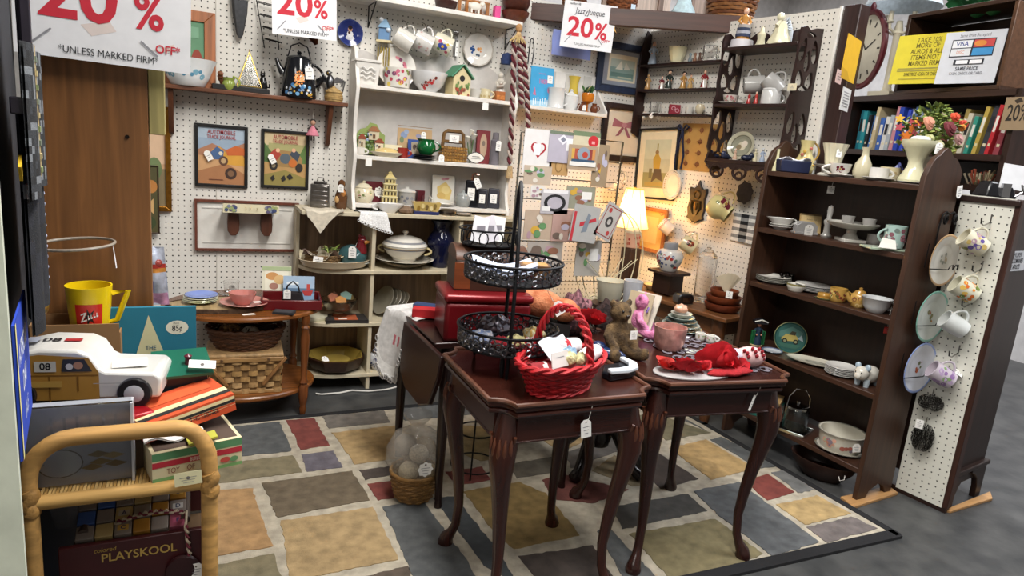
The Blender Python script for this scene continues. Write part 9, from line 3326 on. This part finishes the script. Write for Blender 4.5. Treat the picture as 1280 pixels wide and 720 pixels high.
def boxb(label,c,d,col,rz,shapes_f=(),shapes_t=(),name='toy_box',open_=False,ry=0):
 b=B(col)
 b.box((0,0,d[2]/2),d)
 if shapes_f:
  b.flat(U(shapes_f,d[0],d[2]),frameM((0,-d[1]/2-.0003,d[2]/2),(1,0,0),(0,-1,0)))
 if shapes_t:
  b.flat(U(shapes_t,d[0],d[1]),Matrix.Translation((0,0,d[2])),.0002)
 return solo(name,label,'box',b,'card',m=xf(c,0,ry,rz))
def q3(x,y,d,dz=0):return rp(x,y,d)
zx=ZRS
boxb('open red, white and green printed toy carton at the right end of the rattan shelf',Vector((rp(236,590,.02).x,YR2+.085,zx+.0005)),(.155,.14,.055),'#c9bd98',14,[('r',0,.36,1,.26,'#4f7f55'),('r',0,.08,1,.2,'#a92432'),('r',0,-.44,1,.12,'#6f9a5c')]+[('t',-.28+.19*k,-.2,.2,w,'#7d3a34',0,.7)for k,w in enumerate(('TOY','OF','JOY'))]+[('e',.3,-.2,.06,.1,'#b5483c'),('e',.4,-.22,.05,.1,'#5c8a5a'),('t',.05,.08,.14,'BUILDING SET','#e0d6c0',0,.7)],[('r',0,0,.92,.88,'#4a3a30')],'open_carton')
t=boxb('orange train set box with black lettering lying slanted on the open carton',Vector((rp(226,540,.05).x,YR2+.12,zx+.072)),(.17,.11,.036),'#c24a20',22,[('r',0,.2,1,.36,'#d9c89a'),('r',0,.12,1,.16,'#1d1a18'),('t',.14,-.14,.26,'THE LIONEL','#1d1a18',.02,.8),('r',0,-.1,1,.02,'#d9c89a')],[('r',0,-.2,1,.2,'#d9c89a'),('r',0,-.32,1,.12,'#1d1a18'),('r',0,.2,.8,.3,'#d2582a')],'train_box',ry=-9)
b=B('#d6d3cf')
b.sheet(lambda u,v:((u-.5)*.10,(v-.5)*.05,.010+.006*math.sin(9*u)+.004*math.sin(7*v)),10,6,th=.003)
solo('crumpled_paper','crumpled white paper in the open printed carton','paper',b,'paper',Vector((rp(215,580,.02).x,YR2+.06,zx+.057)),.2)
b=B('#a9a83c')
b.box((0,0,.002),(.05,.03,.004))
solo('yellow_card','yellow green folded card on the edge of the open carton','card',b,'paper',m=xf(Vector((rp(262,560,.0).x-.012,YR2+.03,zx+.062)),0,-8,10))
t=thing('toy_car','red tin toy car with a round headlamp beside the orange train box','toy car',Vector((rp(190,525,.10).x-.012,YR2+.10,ZRS)),R(25))
zc_=zfor(Vector((t.location.x,t.location.y,0)),535)-ZRS
b=B('#5a4a3c')
b.box((0,0,zc_/2),(.075,.06,zc_))
b.build('stand','card',t)
b=B('#a3141f')
b.prism([(-.045,0),(.045,0),(.047,.014),(.02,.02),(.008,.034),(-.025,.034),(-.044,.02)],.044,m=frameM((0,.022,zc_+.006),(1,0,0),(0,-1,0)))
b.build('body','tin',t,bevel=.004)
for x in(-.026,.026):
 b=B('#17171a')
 b.lathe([(.011,0),(.012,.003),(.010,.006)],18,m=frameM((x,-.021,zc_+.009),(1,0,0),(0,-1,0)))
 b.lathe([(.006,.0062),(0,.007)],14,'#c4c4c6',m=frameM((x,-.021,zc_+.009),(1,0,0),(0,-1,0)))
 b.build('wheel','plastic',t)
gh=Vector((ony(228,480,YR2+.22).x,YR2+.22,0))
gz0,gz1=zfor(gh,500),zfor(gh,447)
t=thing('toy_house','small tin toy house with a sloping green roof behind the orange train box','toy house',Vector((gh.x,gh.y,gz0)),R(8))
b=B('#26323a')
b.box((0,0,(gz1-gz0-.022)/2),(.085,.07,gz1-gz0-.022))
b.flat([('r',-.02,.018,.022,.022,'#5f8a9a'),('r',.018,.014,.02,.028,'#3f5a7a')],frameM((0,-.0352,0),(1,0,0),(0,-1,0)))
b.build('walls','tin',t)
b=B('#1f6a54')
b.box((0,-.0,gz1-gz0-.012),(.105,.10,.006),m=rotm(14,0,0))
b.build('roof','tin',t)
b=B('#5a2030')
b.lathe([(.006,0),(.006,.014),(.008,.018),(0,.024)],12,m=xf((.01,-.01,gz1-gz0-.012)))
b.build('chimney','plastic',t)
price_tag(t,(.032,-.042,gz1-gz0-.004),.05,.022,zd=(0,-.5,1),shape=1,tilt=-12)
b=B('#3a4048')
b.box((0,0,(gz0-ZRS)/2),(.10,.08,gz0-ZRS-.001))
solo('toy_box','dark slate toy box under the tin house on the rattan shelf','box',b,'card',Vector((gh.x,gh.y,ZRS+.0003)))
wq=Vector(((xl+xr)/2,YR2+.15,.0))
fz0,fz1=rp(150,722,.03).z,rp(150,676,.03).z
t=thing('block_wagon','dark red wooden pull wagon with gold lettering full of blocks under the rattan shelf','wagon',Vector((wq.x+.01,0,0)))
xw=(xr-xl)/2-.022
b=B('#3d1416')
b.box((0,YR2+.03,(fz0+fz1)/2-.012),(xw*2,.012,fz1-fz0+.03))
b.flat([('t',-.045,fz1-.010,.009,'colored','#a98a3c',0,.9,.2),('t',.01,fz1-.027,.017,'PLAYSKOOL','#b3934a',.02,.95)],frameM((0,YR2+.0237,0),(1,0,0),(0,-1,0)))
b.build('front_board','satin',t,bevel=.002)
b=B('#3d1416')
b.prism([(-xw,0),(xw,0),(xw,.085),(xw-.03,.115),(-xw+.03,.115),(-xw,.085)],.012,m=frameM((0,YR2+.24,fz0),(1,0,0),(0,-1,0)))
b.build('back_board','satin',t,bevel=.002)
b=B('#4a3826')
b.box((0,YR2+.13,fz0-.012),(xw*2,.20,.012))
b.build('bed','wood',t)
for x in(-xw+.035,xw-.03):
 b=B('#4f4038')
 b.tube([(x,YR2+.05,fz1+.012),(x,YR2+.225,fz1+.03)],.009,12)
 b.build('side_dowel','woody',t)
b=B('#2a0d10')
b.lathe([(.028,0),(.03,.005),(.028,.01),(.01,.012),(0,.012)],22,m=frameM((xw-.035,YR2+.022,fz0+.004),(1,0,0),(0,-1,0)))
b.build('wheel','satin',t)
for s_ in(0,PI):
 b=B(['#6b2030','#b9a890'][0 if s_==0 else 1])
 pts=[]
 for i in range(70):
  u=i/69
  P=Vector((lerp(-.03,xw-.028,min(u/.6,1)),YR2+.06,fz1+.02+.012*math.sin(u*5)))if u<.6 else Vector((xw-.028+.02*(u-.6),YR2+.018,fz1+.022-.10*(u-.6)/.4))
  pts.append(P+Vector((.0022*math.cos(u*70+s_),.0022*math.sin(u*70+s_),.0022*math.sin(u*70+s_))))
 b.tube(pts,.0024,5)
 b.build('pull_cord','rope',t)
price_tag(t,(xw-.012,YR2+.012,fz0+.0),.026,.03)
bc_=['#857a72','#a9762c','#736b66','#3a5a9c','#8d8074','#94485a','#7a706a','#b59c66','#8a7d74','#80525c']
nmc=['grey','amber','dark grey','blue','tan grey','crimson','slate','sand','brown grey','plum']
k=0
for j in range(4):
 for i in range(6):
  s_=.0295
  b=B(bc_[(k*7+j)%10])
  b.box((0,0,s_/2),(s_*.95,s_*.95,s_*.98))
  ic=['#a9506a','#c9a04c','#8f8880','#c9c4bc','#b5a890'][(k*3)%5]
  if(k*5)%3==0:
   b.flat([('e',0,0,.008,.006,ic),('e',0,0,.005,.0035,bc_[(k*7+j)%10])],Matrix.Translation((0,0,s_*.98)))
  elif(k*5)%3==1:
   b.flat([('r',0,0,.018,.012,ic),('t',0,0,.009,'ABCDEFGH'[k%8],'#3a3a5a',.03)],Matrix.Translation((0,0,s_*.99)))
  solo('toy_block',f'{nmc[(k*7+j) % 10]} wooden toy block in {["front", "second", "third", "back"][j]} row, place {["one", "two", "three", "four", "five", "six"][i]} from left','block',b,'satin',m=xf((wq.x-.068+.0302*i,YR2+.062+.0285*j,lerp(fz1-.012,fz1+.028,j/3)),24,0,0),group='toy blocks in the wagon',bevel=.0012)
  k+=1
b=B('#77777c')
b.lathe([(.004,0),(.02,.01),(.024,.05),(.014,.085),(.004,.09)],14,wob=lambda th,i:1+.12*math.sin(5*th+i))
solo('plastic_wrap','crumpled grey plastic wrap at the left end of the block wagon','wrap',b,'film',Vector((wq.x-xw+.014,YR2+.10,fz1)))
def onp(x,y,off=0):return hit(x,y,PA+Vector((pd.y,-pd.x,0))*off,(pd.y,-pd.x,0))
pn=Vector((pd.y,-pd.x,0))
def ph(x,y,off):return frameM(onp(x,y,off),pd,pn)
t=board('blue_poster','bright blue poster with white hand lettering low on the left partition','poster',ph(30,462,.004),.22,.20,.003,'#1b3fae',[('t',0,.2,.16,'A SPECIAL','#d9e0f0',.02,.7,.2),('t',.0,-.05,.16,'DAY','#d9e0f0',.02,.8,.2),('t',0,-.3,.12,'SALE','#c9d4ee',0,.8,.2),('r',-.46,0,.06,1,'#d9d28a')])
t=thing('hanging_garment','black and white printed garment with pompom trim hanging on the left partition','garment',m=ph(36,268,.012))
b=B('#1b1d26')
b.sheet(lambda u,v:((u-.5)*.30,(v-.5)*.34,.012*math.sin(11*u)+.008),22,16,cf=lambda u,v:random.Random(int(u*22)*17+int(v*16)).choice(['#1b1d26','#14161c','#1b1d26','#4a4d58','#b9bac0']if v>.6 else['#1b1d26','#14161c']),th=.004)
b.build('cloth','fabric',t)
b=B('#b9c0d9')
for k in range(16):
 b.ell((.152,-.16+.02*k,.012),.0055,seg=8,rings=6)
b.build('pompom_trim','plush',t)
b=B('#a9843c')
b.ell((.06,-.175,.012),(.03,.012,.006))
b.build('gold_clasp','gold',t)
b=B('#1c1e22')
b.sheet(lambda u,v:((u-.5)*.28,(v-.5)*.22,.010*math.sin(9*u)+.012),30,20,cf=lambda u,v:random.Random(int(u*30)*7+int(v*20)).choice(['#1c1e22','#2b2e33','#6f7378','#141518']),th=.004)
solo('scarf','dark grey patterned scarf hanging at mid height on the left partition','scarf',b,'fabric',m=ph(30,150,.016))
t=thing('picture_border','carved dark violet wooden picture border at the top left edge','picture',m=ph(15,20,.01))  # bare carved picture frame: moulding strips only, no mirror in it
b=B('#2a2430')
for k in range(3):
 b.box((.10-.03*k,.06,.006+.004*k),(.022,.40,.014))
b.box((0,-.13,.008),(.24,.024,.02))
b.build('moulding','wood',t,bevel=.002)
b=B('#b9a678')
b.box((0,0,0),(.035,.19,.012),'#b3a074')
for k in range(9):
 b.box((.0,-.085+.02*k,.0065),(.028,.008,.003),['#8a9a6a','#c9b98c','#7d8a7a'][k%3])
solo('wood_sign','narrow distressed cream wooden sign seen edge on before the tall panel','sign',b,'wood',m=ph(36,140,.032)@Matrix.Translation((.10,0,0)))
for k,(y,c,lab)in enumerate(((210,'#d0a820','small yellow tag hanging among the left partition goods'),(238,'#3f8f94','small teal pouch hanging at the edge of the left partition'))):
 b=B(c)
 b.box((0,0,0),(.03,.024,.004),m=rotm(0,0,30))
 solo('hanging_pouch',lab,'pouch',b,'fabric',m=ph(26+10*k,y,.0165)@Matrix.Translation((.08*k,0,0)))
